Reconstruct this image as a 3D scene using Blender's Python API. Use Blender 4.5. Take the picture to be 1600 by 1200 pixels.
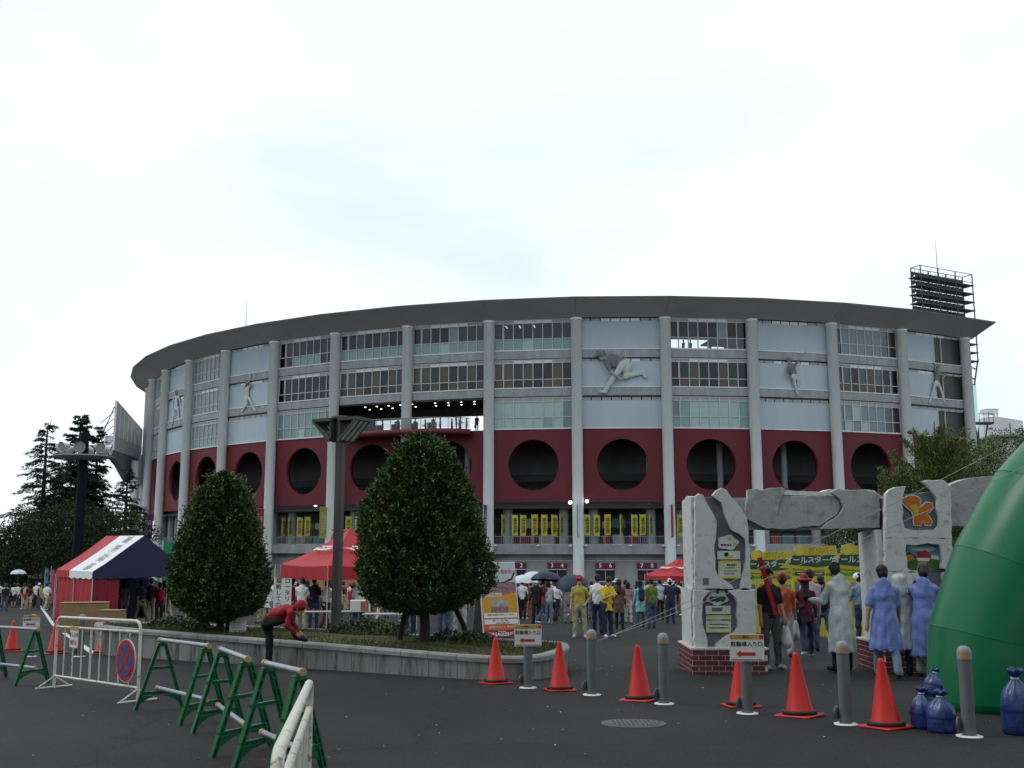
import bpy, math, random
import numpy as np
from mathutils import Vector, Matrix
for _o in list(bpy.data.objects): bpy.data.objects.remove(_o)
sc = bpy.context.scene
col = sc.collection
R = math.radians
rnd = random.Random(7)
# ------------------------------------------------------------------ camera
PITCH = 8.88
CAMZ = 1.5
cd = bpy.data.cameras.new('camera'); cam = bpy.data.objects.new('camera', cd); col.objects.link(cam)
cd.sensor_fit = 'HORIZONTAL'; cd.sensor_width = 36; cd.lens = 36; cd.clip_start = 0.1; cd.clip_end = 6000
cam.location = (0, 0, CAMZ); cam.rotation_euler = (R(90 + PITCH), 0, 0)
sc.camera = cam
# ------------------------------------------------------------------ sky and sun (overcast)
SUN_EL, SUN_AZ = 52, -82          # azimuth clockwise from +Y, so the light comes from the left and a little behind the stadium
w = bpy.data.worlds.new('World'); sc.world = w; w.use_nodes = True
nt = w.node_tree; nt.nodes.clear(); N = nt.nodes.new; L = nt.links.new
sky = N('ShaderNodeTexSky'); sky.sky_type = 'NISHITA'; sky.sun_disc = False
sky.sun_elevation = R(SUN_EL); sky.sun_rotation = R(SUN_AZ); sky.dust_density = 3; sky.air_density = 1.2
tc = N('ShaderNodeTexCoord'); mp = N('ShaderNodeMapping'); mp.inputs['Scale'].default_value = (1.0, 1.0, 1.9); mp.inputs['Location'].default_value = (0.35, 0.1, 0.55)
n1 = N('ShaderNodeTexNoise'); n1.inputs['Scale'].default_value = 1.5; n1.inputs['Detail'].default_value = 5; n1.inputs['Roughness'].default_value = 0.5; n1.inputs['Distortion'].default_value = 0.5
n2 = N('ShaderNodeTexNoise'); n2.inputs['Scale'].default_value = 2.2; n2.inputs['Detail'].default_value = 5; n2.inputs['Distortion'].default_value = 0.6
r1 = N('ShaderNodeValToRGB'); r1.color_ramp.elements[0].position = 0.3; r1.color_ramp.elements[1].position = 0.62
r1.color_ramp.elements[0].color = (0.78, 0.78, 0.78, 1); r1.color_ramp.elements[1].color = (0.97, 0.97, 0.97, 1)
r2 = N('ShaderNodeValToRGB'); r2.color_ramp.elements[0].position = 0.33; r2.color_ramp.elements[1].position = 0.66
r2.color_ramp.elements[0].color = (8.9, 10.1, 10.6, 1); r2.color_ramp.elements[1].color = (12.0, 12.7, 12.8, 1)
mixs = N('ShaderNodeMix'); mixs.data_type = 'RGBA'; mixs.clamp_result = False
bg = N('ShaderNodeBackground'); bg.inputs['Strength'].default_value = 0.1
wo = N('ShaderNodeOutputWorld')
mp2 = N('ShaderNodeMapping'); mp2.inputs['Location'].default_value = (3.1, 0.4, 1.7); mp2.inputs['Scale'].default_value = (1, 1, 2)
L(tc.outputs['Generated'], mp.inputs['Vector']); L(mp.outputs[0], n1.inputs['Vector']); L(tc.outputs['Generated'], mp2.inputs['Vector']); L(mp2.outputs[0], n2.inputs['Vector'])
L(n1.outputs['Fac'], r1.inputs['Fac']); L(n2.outputs['Fac'], r2.inputs['Fac'])
L(r1.outputs['Color'], mixs.inputs['Factor']); L(sky.outputs[0], mixs.inputs['A']); L(r2.outputs['Color'], mixs.inputs['B'])
L(mixs.outputs['Result'], bg.inputs['Color']); L(bg.outputs[0], wo.inputs['Surface'])
sd = bpy.data.lights.new('sun', 'SUN'); sd.energy = 0.9; sd.angle = R(18); sd.color = (1, 0.97, 0.92)
sun = bpy.data.objects.new('sun', sd); col.objects.link(sun)
_sv = Vector((math.sin(R(SUN_AZ)) * math.cos(R(SUN_EL)), math.cos(R(SUN_AZ)) * math.cos(R(SUN_EL)), math.sin(R(SUN_EL))))
sun.rotation_euler = (-_sv).to_track_quat('-Z', 'Y').to_euler()
sc.view_settings.view_transform = 'Standard'; sc.view_settings.look = 'None'
sc.view_settings.exposure = 0.0; sc.view_settings.gamma = 1; sc.view_settings.use_curve_mapping = False
sc.cycles.max_bounces = 6; sc.cycles.transparent_max_bounces = 12; sc.cycles.diffuse_bounces = 3
sc.cycles.use_denoising = True

# ------------------------------------------------------------------ where things stand
GS = 0.04                                           # the forecourt falls 4 % towards the stadium
def gz(y): return -GS * min(y, 90.0)
_s, _c = math.sin(R(PITCH)), math.cos(R(PITCH))
def ray(px, py):
    u = (px - 800) / 1600; v = (600 - py) / 1600
    return u, _c - v * _s, _s + v * _c
def gp(px, py, h=0.0):                              # point h above the sloping ground
    u, f, up = ray(px, py); t = (CAMZ - h) / (-up - GS * f)
    if t < 0 or t * f > 90: t = (CAMZ - h + GS * 90) / (-up)
    return Vector((t * u, t * f, CAMZ + t * up))
def at(px, py, Y):                                  # point at distance Y
    u, f, up = ray(px, py); t = Y / f
    return Vector((t * u, Y, CAMZ + t * up))
def ppm(Y): return 1600 / (Y * _c)                  # rough pixels per metre at distance Y

# ------------------------------------------------------------------ mesh helpers
class MB:
    def __init__(s): s.v = []; s.f = []; s.m = []; s.sm = []; s.M = Matrix.Identity(4)
    def vert(s, p): s.v.append(tuple(s.M @ Vector(p))); return len(s.v) - 1
    def face(s, idx, m=0, smooth=False): s.f.append(tuple(idx)); s.m.append(m); s.sm.append(smooth)
    def poly(s, pts, m=0): s.face([s.vert(p) for p in pts], m)
    def box(s, x0, x1, y0, y1, z0, z1, m=0):
        i = [s.vert(p) for p in ((x0,y0,z0),(x1,y0,z0),(x1,y1,z0),(x0,y1,z0),(x0,y0,z1),(x1,y0,z1),(x1,y1,z1),(x0,y1,z1))]
        for q in ((0,3,2,1),(4,5,6,7),(0,1,5,4),(1,2,6,5),(2,3,7,6),(3,0,4,7)): s.face([i[k] for k in q], m)
        return s
    def cbox(s, x0, x1, y0, y1, z0, z1, c=0.02, m=0):   # chamfered box
        def ring(z, d): return [s.vert(p) for p in ((x0+d+c,y0+d,z),(x1-d-c,y0+d,z),(x1-d,y0+d+c,z),(x1-d,y1-d-c,z),(x1-d-c,y1-d,z),(x0+d+c,y1-d,z),(x0+d,y1-d-c,z),(x0+d,y0+d+c,z))]
        rs = [ring(z0, c), ring(z0 + c, 0), ring(z1 - c, 0), ring(z1, c)]
        s.face(rs[0][::-1], m); s.face(rs[3], m)
        for a, b in zip(rs, rs[1:]):
            for k in range(8): s.face((a[k], a[(k+1)%8], b[(k+1)%8], b[k]), m)
        return s
    def rings(s, rs, m=0, smooth=True, cap0=True, cap1=True, closed=True):   # loft through rings of points
        ix = [[s.vert(p) for p in r] for r in rs]
        n = len(rs[0])
        for a, b in zip(ix, ix[1:]):
            for k in range(n if closed else n - 1): s.face((a[k], a[(k+1)%n], b[(k+1)%n], b[k]), m, smooth)
        if cap0: s.face([s.vert(p) for p in rs[0]][::-1], m)
        if cap1: s.face([s.vert(p) for p in rs[-1]], m)
        return s
    def tube(s, path, r, n=8, m=0, cap=True, smooth=True):
        path = [Vector(p) for p in path]; rs = []
        rr = r if isinstance(r, (list, tuple)) else [r] * len(path)
        up = None
        for i, p in enumerate(path):
            d = (path[min(i+1, len(path)-1)] - path[max(i-1, 0)]).normalized()
            if up is None: up = d.orthogonal().normalized()
            up = (up - d * up.dot(d));
            up = up.normalized() if up.length > 1e-6 else d.orthogonal().normalized()
            sd_ = d.cross(up)
            rs.append([p + (up * math.cos(2*math.pi*k/n) + sd_ * math.sin(2*math.pi*k/n)) * rr[i] for k in range(n)])
        return s.rings(rs, m, smooth, cap, cap)
    def lathe(s, prof, n=24, m=0, c=(0,0,0), smooth=True, cap0=True, cap1=True):
        return s.rings([[(c[0] + r_*math.cos(2*math.pi*k/n), c[1] + r_*math.sin(2*math.pi*k/n), c[2] + z_) for k in range(n)] for r_, z_ in prof], m, smooth, cap0, cap1)
    def prism(s, pts, y0, y1, m=0, ms=None):           # outline in x,z extruded in y
        a = [s.vert((p[0], y0, p[1])) for p in pts]; b = [s.vert((p[0], y1, p[1])) for p in pts]; n = len(pts)
        s.face(a, m); s.face(b[::-1], m)
        for k in range(n): s.face((a[(k+1)%n], a[k], b[k], b[(k+1)%n]), m if ms is None else ms)
        return s
    def mesh(s, name, mats):
        me = bpy.data.meshes.new(name); me.from_pydata(s.v, [], s.f)
        for t in (mats if isinstance(mats, (list, tuple)) else [mats]): me.materials.append(t)
        me.polygons.foreach_set('material_index', s.m); me.polygons.foreach_set('use_smooth', s.sm); me.update()
        return me
    def build(s, name, mats, parent=None, loc=None, rz=0): return place(name, s.mesh(name, mats), parent, loc, rz)
def place(name, me, parent=None, loc=None, rz=0, M=None):
    o = bpy.data.objects.new(name, me); col.objects.link(o)
    if parent: o.parent = parent
    if M is not None: o.matrix_local = M
    else:
        if loc is not None: o.location = loc
        o.rotation_euler = (0, 0, rz)
    return o
ALL = []
def tag(o, label=None, cat=None, group=None, kind=None):
    if label: o['label'] = label
    if cat: o['category'] = cat; ALL.append(o)
    if group: o['group'] = group
    if kind: o['kind'] = kind
    return o
def empty(name, loc=(0,0,0), rz=0):
    o = bpy.data.objects.new(name, None); col.objects.link(o); o.location = loc; o.rotation_euler = (0, 0, rz); o.empty_display_size = 0.2
    return o
def copy_tree(o, parent=None):
    c_ = o.copy(); col.objects.link(c_); c_.parent = parent
    for ch in list(o.children): copy_tree(ch, c_)
    return c_
def setmat(o, mats):
    for i, m_ in enumerate(mats):
        o.material_slots[i].link = 'OBJECT'; o.material_slots[i].material = m_
# ------------------------------------------------------------------ materials
_mc = {}
def pm(name, c, rough=0.6, var=0.12, scale=4.0, bump=0.0, bscale=60.0, metal=0.0, spec=0.25, dirt=None, dscale=1.5, stretch=None, emit=None, alpha=1.0, trans=0.0):
    if name in _mc: return _mc[name]
    m = bpy.data.materials.new(name); m.use_nodes = True; t = m.node_tree; b = t.nodes['Principled BSDF']; nn = t.nodes.new; ll = t.links.new
    b.inputs['Roughness'].default_value = rough; b.inputs['Metallic'].default_value = metal; b.inputs['Specular IOR Level'].default_value = spec
    if trans: b.inputs['Transmission Weight'].default_value = trans
    if alpha < 1: b.inputs['Alpha'].default_value = alpha
    tcx = nn('ShaderNodeTexCoord'); src = tcx.outputs['Object']
    if stretch:
        mpx = nn('ShaderNodeMapping'); mpx.inputs['Scale'].default_value = stretch; ll(src, mpx.inputs['Vector']); src = mpx.outputs[0]
    nz = nn('ShaderNodeTexNoise'); nz.inputs['Scale'].default_value = scale; nz.inputs['Detail'].default_value = 5; nz.inputs['Roughness'].default_value = 0.6
    ll(src, nz.inputs['Vector'])
    rp = nn('ShaderNodeValToRGB'); rp.color_ramp.elements[0].position = 0.3; rp.color_ramp.elements[1].position = 0.7
    rp.color_ramp.elements[0].color = tuple(x * (1 - var) for x in c) + (1,); rp.color_ramp.elements[1].color = tuple(min(1, x * (1 + var)) for x in c) + (1,)
    ll(nz.outputs['Fac'], rp.inputs['Fac']); out = rp.outputs['Color']
    if dirt:
        n_ = nn('ShaderNodeTexNoise'); n_.inputs['Scale'].default_value = dscale; n_.inputs['Detail'].default_value = 6; n_.inputs['Roughness'].default_value = 0.7; ll(src, n_.inputs['Vector'])
        rq = nn('ShaderNodeValToRGB'); rq.color_ramp.elements[0].position = dirt[3]; rq.color_ramp.elements[1].position = dirt[4]
        rq.color_ramp.elements[0].color = (0, 0, 0, 1); rq.color_ramp.elements[1].color = (dirt[5],) * 3 + (1,)
        ll(n_.outputs['Fac'], rq.inputs['Fac'])
        mx = nn('ShaderNodeMix'); mx.data_type = 'RGBA'; ll(rq.outputs['Color'], mx.inputs['Factor']); ll(out, mx.inputs['A']); mx.inputs['B'].default_value = tuple(dirt[:3]) + (1,); out = mx.outputs['Result']
    ll(out, b.inputs['Base Color'])
    if bump:
        nb = nn('ShaderNodeTexNoise'); nb.inputs['Scale'].default_value = bscale; nb.inputs['Detail'].default_value = 4; ll(src, nb.inputs['Vector'])
        bp = nn('ShaderNodeBump'); bp.inputs['Strength'].default_value = bump; bp.inputs['Distance'].default_value = 0.02; ll(nb.outputs['Fac'], bp.inputs['Height']); ll(bp.outputs[0], b.inputs['Normal'])
    if emit: b.inputs['Emission Color'].default_value = tuple(emit[:3]) + (1,); b.inputs['Emission Strength'].default_value = emit[3]
    _mc[name] = m
    return m
def glass_mat(name, tint, gloss=(0.8, 0.9, 0.95), ior=1.5, rough=0.03):
    m = bpy.data.materials.new(name); m.use_nodes = True; t = m.node_tree; t.nodes.clear(); nn = t.nodes.new; ll = t.links.new
    tr = nn('ShaderNodeBsdfTransparent'); tr.inputs[0].default_value = tuple(tint) + (1,)
    gl = nn('ShaderNodeBsdfGlossy'); gl.inputs[0].default_value = tuple(gloss) + (1,); gl.inputs['Roughness'].default_value = rough
    fr = nn('ShaderNodeFresnel'); fr.inputs[0].default_value = ior
    mx = nn('ShaderNodeMixShader'); ou = nn('ShaderNodeOutputMaterial')
    ll(fr.outputs[0], mx.inputs[0]); ll(tr.outputs[0], mx.inputs[1]); ll(gl.outputs[0], mx.inputs[2]); ll(mx.outputs[0], ou.inputs[0])
    return m
# lettering, turned into meshes
def text_mesh(txt, size, mat_, align='CENTER', bold=0.0, extrude=0.002, spacing=1.0, xs=1.0):
    cu = bpy.data.curves.new('lettering', 'FONT'); cu.body = txt; cu.size = size; cu.align_x = align; cu.align_y = 'CENTER'
    cu.offset = bold * size; cu.extrude = extrude; cu.resolution_u = 2; cu.space_character = spacing
    o = bpy.data.objects.new('lettering', cu); col.objects.link(o)
    dg = bpy.context.evaluated_depsgraph_get(); me = bpy.data.meshes.new_from_object(o.evaluated_get(dg))
    bpy.data.objects.remove(o); bpy.data.curves.remove(cu)
    me.materials.clear(); me.materials.append(mat_)
    me.transform(Matrix.Diagonal((xs, 1, 1, 1)) )
    me.transform(Matrix.Rotation(R(90), 4, 'X'))      # reads facing -Y
    return me
# ================================================================== GROUND
def asphalt_mat():
    m = bpy.data.materials.new('asphalt'); m.use_nodes = True; t = m.node_tree; b = t.nodes['Principled BSDF']; nn = t.nodes.new; ll = t.links.new
    b.inputs['Roughness'].default_value = 0.8; b.inputs['Specular IOR Level'].default_value = 0.15
    g = nn('ShaderNodeNewGeometry')
    def nz(scale, det=5, ro=0.6):
        n_ = nn('ShaderNodeTexNoise'); n_.inputs['Scale'].default_value = scale; n_.inputs['Detail'].default_value = det; n_.inputs['Roughness'].default_value = ro; ll(g.outputs['Position'], n_.inputs['Vector']); return n_
    def rampc(src, p0, c0, p1, c1):
        r_ = nn('ShaderNodeValToRGB'); e = r_.color_ramp.elements; e[0].position = p0; e[0].color = tuple(c0) + (1,); e[1].position = p1; e[1].color = tuple(c1) + (1,); ll(src, r_.inputs['Fac']); return r_
    big = rampc(nz(0.22, 6).outputs['Fac'], 0.32, (0.0165, 0.0157, 0.0172), 0.7, (0.0315, 0.0298, 0.0322))
    fine = rampc(nz(55, 3).outputs['Fac'], 0.3, (0.5,) * 3, 0.72, (1.55,) * 3)
    mx = nn('ShaderNodeMix'); mx.data_type = 'RGBA'; mx.blend_type = 'MULTIPLY'; mx.inputs['Factor'].default_value = 1; mx.clamp_result = False
    ll(big.outputs[0], mx.inputs['A']); ll(fine.outputs[0], mx.inputs['B'])
    st = rampc(nz(0.9, 8, 0.75).outputs['Fac'], 0.56, (0, 0, 0), 0.72, (0.55,) * 3)      # old water and tyre stains
    m2 = nn('ShaderNodeMix'); m2.data_type = 'RGBA'; ll(st.outputs[0], m2.inputs['Factor']); ll(mx.outputs['Result'], m2.inputs['A']); m2.inputs['B'].default_value = (0.019, 0.018, 0.02, 1)
    vo = nn('ShaderNodeTexVoronoi'); vo.inputs['Scale'].default_value = 1.7; ll(g.outputs['Position'], vo.inputs['Vector'])        # pale gum spots
    sp = rampc(vo.outputs['Distance'], 0.028, (0.6,) * 3, 0.05, (0, 0, 0))
    m3 = nn('ShaderNodeMix'); m3.data_type = 'RGBA'; ll(sp.outputs[0], m3.inputs['Factor']); ll(m2.outputs['Result'], m3.inputs['A']); m3.inputs['B'].default_value = (0.09, 0.088, 0.085, 1)
    # hairline cracks
    vc = nn('ShaderNodeTexVoronoi'); vc.feature = 'DISTANCE_TO_EDGE'; vc.inputs['Scale'].default_value = 0.16
    nd = nz(1.2, 4); vm = nn('ShaderNodeVectorMath'); vm.operation = 'SCALE'; vm.inputs['Scale'].default_value = 0.9; ll(nd.outputs['Color'], vm.inputs[0])
    va = nn('ShaderNodeVectorMath'); va.operation = 'ADD'; ll(vm.outputs[0], va.inputs[0]); ll(g.outputs['Position'], va.inputs[1]); ll(va.outputs[0], vc.inputs['Vector'])
    ck = rampc(vc.outputs['Distance'], 0.0, (0.6,) * 3, 0.006, (0, 0, 0))
    m4 = nn('ShaderNodeMix'); m4.data_type = 'RGBA'; ll(ck.outputs[0], m4.inputs['Factor']); ll(m3.outputs['Result'], m4.inputs['A']); m4.inputs['B'].default_value = (0.010, 0.010, 0.010, 1)
    ll(m4.outputs['Result'], b.inputs['Base Color'])
    bp = nn('ShaderNodeBump'); bp.inputs['Strength'].default_value = 0.5; bp.inputs['Distance'].default_value = 0.01; ll(nz(120, 3).outputs['Fac'], bp.inputs['Height']); ll(bp.outputs[0], b.inputs['Normal'])
    return m
mb = MB()
for (y0, y1) in ((-80, 0), (0, 30), (30, 90), (90, 400), (400, 4000)):
    mb.poly([(-2500, y0, gz(y0)), (2500, y0, gz(y0)), (2500, y1, gz(y1)), (-2500, y1, gz(y1))])
tag(mb.build('ground', asphalt_mat()), kind='structure')

# ================================================================== STADIUM
CX, CY, RC = 13.97, 181.36, 74.3
GZ = -3.6
def ring_pt(az, r, z): return Vector((CX + r * math.sin(R(az)), CY - r * math.cos(R(az)), z))
AZ = {k: -5.48 + 7.32 * (k - 8) for k in range(-3, 13)}; AZ[13] = 31.9
M_col = pm('column_paint', (0.74, 0.80, 0.81), 0.6, 0.06, 0.6, dirt=(0.42, 0.44, 0.43, 0.48, 0.75, 0.7), dscale=1.2, stretch=(1, 1, 0.12))
M_panel = pm('facade_panel', (0.37, 0.44, 0.505), 0.5, 0.05, 0.5, dirt=(0.27, 0.32, 0.36, 0.45, 0.85, 0.4), dscale=0.35, stretch=(1, 1, 0.25))
M_span = pm('spandrel_concrete', (0.28, 0.31, 0.325), 0.75, 0.12, 1.0, dirt=(0.14, 0.15, 0.16, 0.45, 0.75, 0.6), dscale=1.4, stretch=(1, 1, 0.4))
M_red = pm('red_wall_paint', (0.125, 0.020, 0.032), 0.65, 0.08, 0.4, dirt=(0.085, 0.015, 0.024, 0.45, 0.75, 0.65), dscale=0.8, stretch=(1, 1, 0.15), spec=0.25)
M_soff = pm('soffit_metal', (0.42, 0.405, 0.405), 0.6, 0.06, 0.3, dirt=(0.33, 0.32, 0.32, 0.5, 0.8, 0.5), dscale=0.5)
M_roof = pm('roof_sheet', (0.16, 0.2, 0.19), 0.5, 0.1, 1.0)
M_frame = pm('window_frame_aluminium', (0.46, 0.48, 0.49), 0.45, 0.05, 2.0)
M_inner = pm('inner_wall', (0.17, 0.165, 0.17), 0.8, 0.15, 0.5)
M_beige = pm('inner_partition', (0.33, 0.27, 0.19), 0.8, 0.1, 0.5)
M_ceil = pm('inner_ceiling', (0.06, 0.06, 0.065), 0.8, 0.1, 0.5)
M_white = pm('white_trim', (0.62, 0.64, 0.66), 0.6, 0.08, 2.0)
M_tgrey = pm('transom_louvre', (0.30, 0.31, 0.32), 0.6, 0.1, 2.0)
M_tick = pm('ticket_wall_tile', (0.30, 0.32, 0.32), 0.6, 0.1, 0.8, dirt=(0.2, 0.21, 0.21, 0.45, 0.75, 0.5))
G_dark = glass_mat('clear_dark_glass', (0.36, 0.40, 0.42))
G_clear = glass_mat('clear_glass', (0.86, 0.89, 0.9))
G_teal = pm('frosted_teal_glass', (0.20, 0.30, 0.305), 0.25, 0.12, 0.7)
G_pale = pm('frosted_pale_glass', (0.31, 0.43, 0.42), 0.25, 0.12, 0.7)
G_blue = pm('blue_grey_blind_glass', (0.17, 0.22, 0.26), 0.2, 0.15, 0.8)
G_brown = pm('brown_blind_glass', (0.085, 0.073, 0.062), 0.2, 0.25, 0.9)
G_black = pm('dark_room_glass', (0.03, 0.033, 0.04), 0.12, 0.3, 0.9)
G_green = pm('dark_green_louvre', (0.032, 0.048, 0.045), 0.35, 0.2, 0.8)
M_lampw = pm('lit_lamp', (0.9, 0.9, 0.85), 0.4, 0.0, 1.0, emit=(1, 0.95, 0.82, 4.0))
M_rail = pm('railing_steel', (0.23, 0.25, 0.27), 0.5, 0.1, 2.0)

stadium = empty('stadium', ring_pt(-5, 60, GZ))
tag(stadium, 'round grey stadium with red lower wall, round openings and tall columns', 'stadium')
SM = Matrix.Translation(-Vector(stadium.location))
def spart(name, me, M=None, parent=None, label=None):
    o = place(name, me, parent or stadium, M=(SM @ M if parent is None else M) if M is not None else (SM if parent is None else None))
    if label: o['label'] = label
    return o
# columns
mb = MB(); mb.lathe([(0.58, 0), (0.58, 28.75), (0.66, 28.76), (0.66, 29.0)], 20)
ME_col = mb.mesh('column', M_col)
for k in range(-3, 14):
    spart('column', ME_col, Matrix.Translation(ring_pt(AZ[k], RC, GZ)))
# roof: sloping soffit, edge and top sheet, faceted at the columns; each soffit field is a panel
ks = list(range(-3, 14)); azr = [AZ[k] for k in ks]; azr[-1] = 33.4
roof = None
mb = MB()
top = [[ring_pt(a, 77.15, 27.0), ring_pt(a, 77.2, 27.12), ring_pt(a, 70, 27.3), ring_pt(a, 58, 26.4)] for a in azr]
for a, b in zip(top, top[1:]):
    for i in range(3): mb.poly([a[i], b[i], b[i+1], a[i+1]], 0)
roof = spart('roof', mb.mesh('roof', M_roof), label='thin dark edged roof tilting up over the upper windows')
for a0, a1, e in zip(azr, azr[1:], range(99)):
    mb = MB(); g = 0.012
    p = [ring_pt(a0 + g, 74.0, 25.56), ring_pt(a1 - g, 74.0, 25.56), ring_pt(a1 - g, 77.12, 26.99), ring_pt(a0 + g, 77.12, 26.99)]
    q = [v + Vector((0, 0, 0.06)) for v in p]
    ia = [mb.vert(v - Vector(stadium.location)) for v in p]; ib = [mb.vert(v - Vector(stadium.location)) for v in q]
    mb.face(ia[::-1]); mb.face(ib)
    for k in range(4): mb.face((ia[k], ia[(k+1)%4], ib[(k+1)%4], ib[k]))
    place('soffit_panel', mb.mesh('soffit_panel', M_soff), roof, M=Matrix.Translation(Vector(stadium.location)))
# end of roof at the right
mb = MB(); mb.poly([ring_pt(33.4, 74, 25.56), ring_pt(33.4, 77.15, 27.0), ring_pt(33.4, 70, 27.3), ring_pt(33.4, 58, 26.4), ring_pt(33.4, 58, 25.4)])
spart('roof_gable', mb.mesh('roof_gable', M_soff))

def bay_matrix(i, r=73.85):
    p0 = ring_pt(AZ[i], r, 0); p1 = ring_pt(AZ[i+1], r, 0); mid = (p0 + p1) / 2; x = (p1 - p0).normalized(); z = Vector((0, 0, 1)); y = z.cross(x)
    M = Matrix((x, y, z)).transposed().to_4x4(); M.translation = mid
    return M, (p1 - p0).length
BW = bay_matrix(8)[1]; HW = BW / 2
CW = HW - 0.45                        # half clear width
# meshes shared by all bays
def red_panel_mesh(hw):
    mb = MB(); n = 56; zc, r_ = 9.78, 2.7; z0, z1 = 5.85, 13.56
    circ = [(r_ * math.cos(2*math.pi*k/n), zc + r_ * math.sin(2*math.pi*k/n)) for k in range(n)]
    def outer(k):
        a = 2*math.pi*k/n; c_, s_ = math.cos(a), math.sin(a)
        t = min(hw / abs(c_) if abs(c_) > 1e-6 else 1e9, ((z1 - zc) if s_ > 0 else (zc - z0)) / abs(s_) if abs(s_) > 1e-6 else 1e9)
        return (t * c_, zc + t * s_)
    out = [outer(k) for k in range(n)]
    for (cx_, cz_) in ((hw, z1), (-hw, z1), (-hw, z0), (hw, z0)):     # snap the nearest outline point to each corner
        k = min(range(n), key=lambda q: (out[q][0]-cx_)**2 + (out[q][1]-cz_)**2); out[k] = (cx_, cz_)
    f_ = [mb.vert((p[0], 0, p[1])) for p in circ]; g_ = [mb.vert((p[0], 0, p[1])) for p in out]; h_ = [mb.vert((p[0], 0.7, p[1])) for p in circ]; b_ = [mb.vert((p[0], 0.7, p[1])) for p in out]
    for k in range(n):
        j = (k+1) % n
        mb.face((f_[k], f_[j], g_[j], g_[k])); mb.face((h_[k], h_[j], f_[j], f_[k]), 0, True); mb.face((b_[k], b_[j], h_[j], h_[k])); mb.face((g_[k], g_[j], b_[j], b_[k]))
    return mb.mesh('red_panel', M_red)
ME_red = red_panel_mesh(HW)
ST = [dict(tr=(25.13, 25.52), up=(23.39, 25.13), lo=(22.2, 23.39)), dict(tr=(20.75, 21.09), up=(18.95, 20.75), lo=(18.06, 18.95)), dict(tr=(16.55, 16.96), up=(14.85, 16.55), lo=(13.69, 14.85))]
def spandrel_mesh(z0, z1):
    mb = MB(); mb.cbox(-HW, HW, -0.12, 0.3, z0, z1, 0.02, 0); mb.box(-HW, HW, -0.17, 0.1, z1 + 0.003, z1 + 0.1, 1); mb.box(-HW, HW, 0.05, 0.3, z0 - 0.14, z0 - 0.003, 2)
    return mb.mesh('spandrel', [M_span, M_white, G_black])
ME_sp = [spandrel_mesh(21.2, 22.06), spandrel_mesh(17.1, 17.96), None]
mb = MB(); mb.box(-HW, HW, -0.1, 0.2, 13.565, 13.67, 0); ME_sill = mb.mesh('sill', M_white)
NC = 8; PW = 2 * CW / NC
def frame_mesh(st):
    mb = MB(); z0, z1 = st['lo'][0], st['tr'][1]
    for c_ in range(NC + 1):
        x = -CW + c_ * PW; mb.box(x - 0.04, x + 0.04, -0.06, 0.12, z0, z1)
    for z in (st['lo'][0], st['lo'][1], st['up'][1], st['tr'][1]): mb.box(-CW, CW, -0.045, 0.10, z - 0.04, z + 0.04)
    x = -CW if st is not ST[0] else -CW
    mb.box(-CW + 0.06, -CW + 0.13, -0.09, 0.05, st['up'][0] + 0.06, st['up'][1] - 0.06); mb.box(-CW + PW - 0.13, -CW + PW - 0.06, -0.09, 0.05, st['up'][0] + 0.06, st['up'][1] - 0.06)
    return mb.mesh('window_frame', M_frame)
ME_fr = [frame_mesh(s_) for s_ in ST]
def transom_mesh(st, white_cols):  # listed panels are white, the others grey
    mb = MB()
    for c_ in range(NC):
        mb.box(-CW + c_*PW + 0.05, -CW + (c_+1)*PW - 0.05, 0.0, 0.06, st['tr'][0] + 0.05, st['tr'][1] - 0.05, 0 if c_ in white_cols else 1)
    return mb.mesh('transom', [M_white, M_tgrey])
ME_tr = [transom_mesh(ST[0], (2, 3, 4, 5)), transom_mesh(ST[1], (2, 3, 4, 5)), transom_mesh(ST[2], ())]
def pane_mesh(h, n=1):
    mb = MB(); d = PW * n - 0.03
    mb.box(-d/2, d/2, 0, 0.02, 0, h); return mb.mesh('pane', G_dark)
ME_pu = [pane_mesh(s_['up'][1] - s_['up'][0] - 0.02) for s_ in ST]; ME_pl = [pane_mesh(s_['lo'][1] - s_['lo'][0] - 0.02) for s_ in ST]
def window(i, s, pu, pl):
    M, _ = bay_matrix(i); st = ST[s]
    wn = spart('window', ME_fr[s], M)
    place('transom', ME_tr[s], wn)
    if i < 4 or i > 11:
        for (me, z, pat) in ((pane_mesh(st['up'][1]-st['up'][0]-0.02, NC), st['up'][0]+0.01, pu), (pane_mesh(st['lo'][1]-st['lo'][0]-0.02, NC), st['lo'][0]+0.01, pl)):
            o = place('glazing', me, wn, loc=(0, 0.03, z)); setmat(o, [pat[0]])
        return wn
    for c_ in range(NC):
        x = -CW + (c_ + 0.5) * PW
        o = place('pane', ME_pu[s], wn, loc=(x, 0.03, st['up'][0] + 0.01)); setmat(o, [pu[c_ % len(pu)]])
        o = place('pane', ME_pl[s], wn, loc=(x, 0.03, st['lo'][0] + 0.01)); setmat(o, [pl[c_ % len(pl)]])
    return wn
D, T, P, B, W_, K, C_ = G_dark, G_teal, G_pale, G_blue, G_brown, G_black, G_clear
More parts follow.
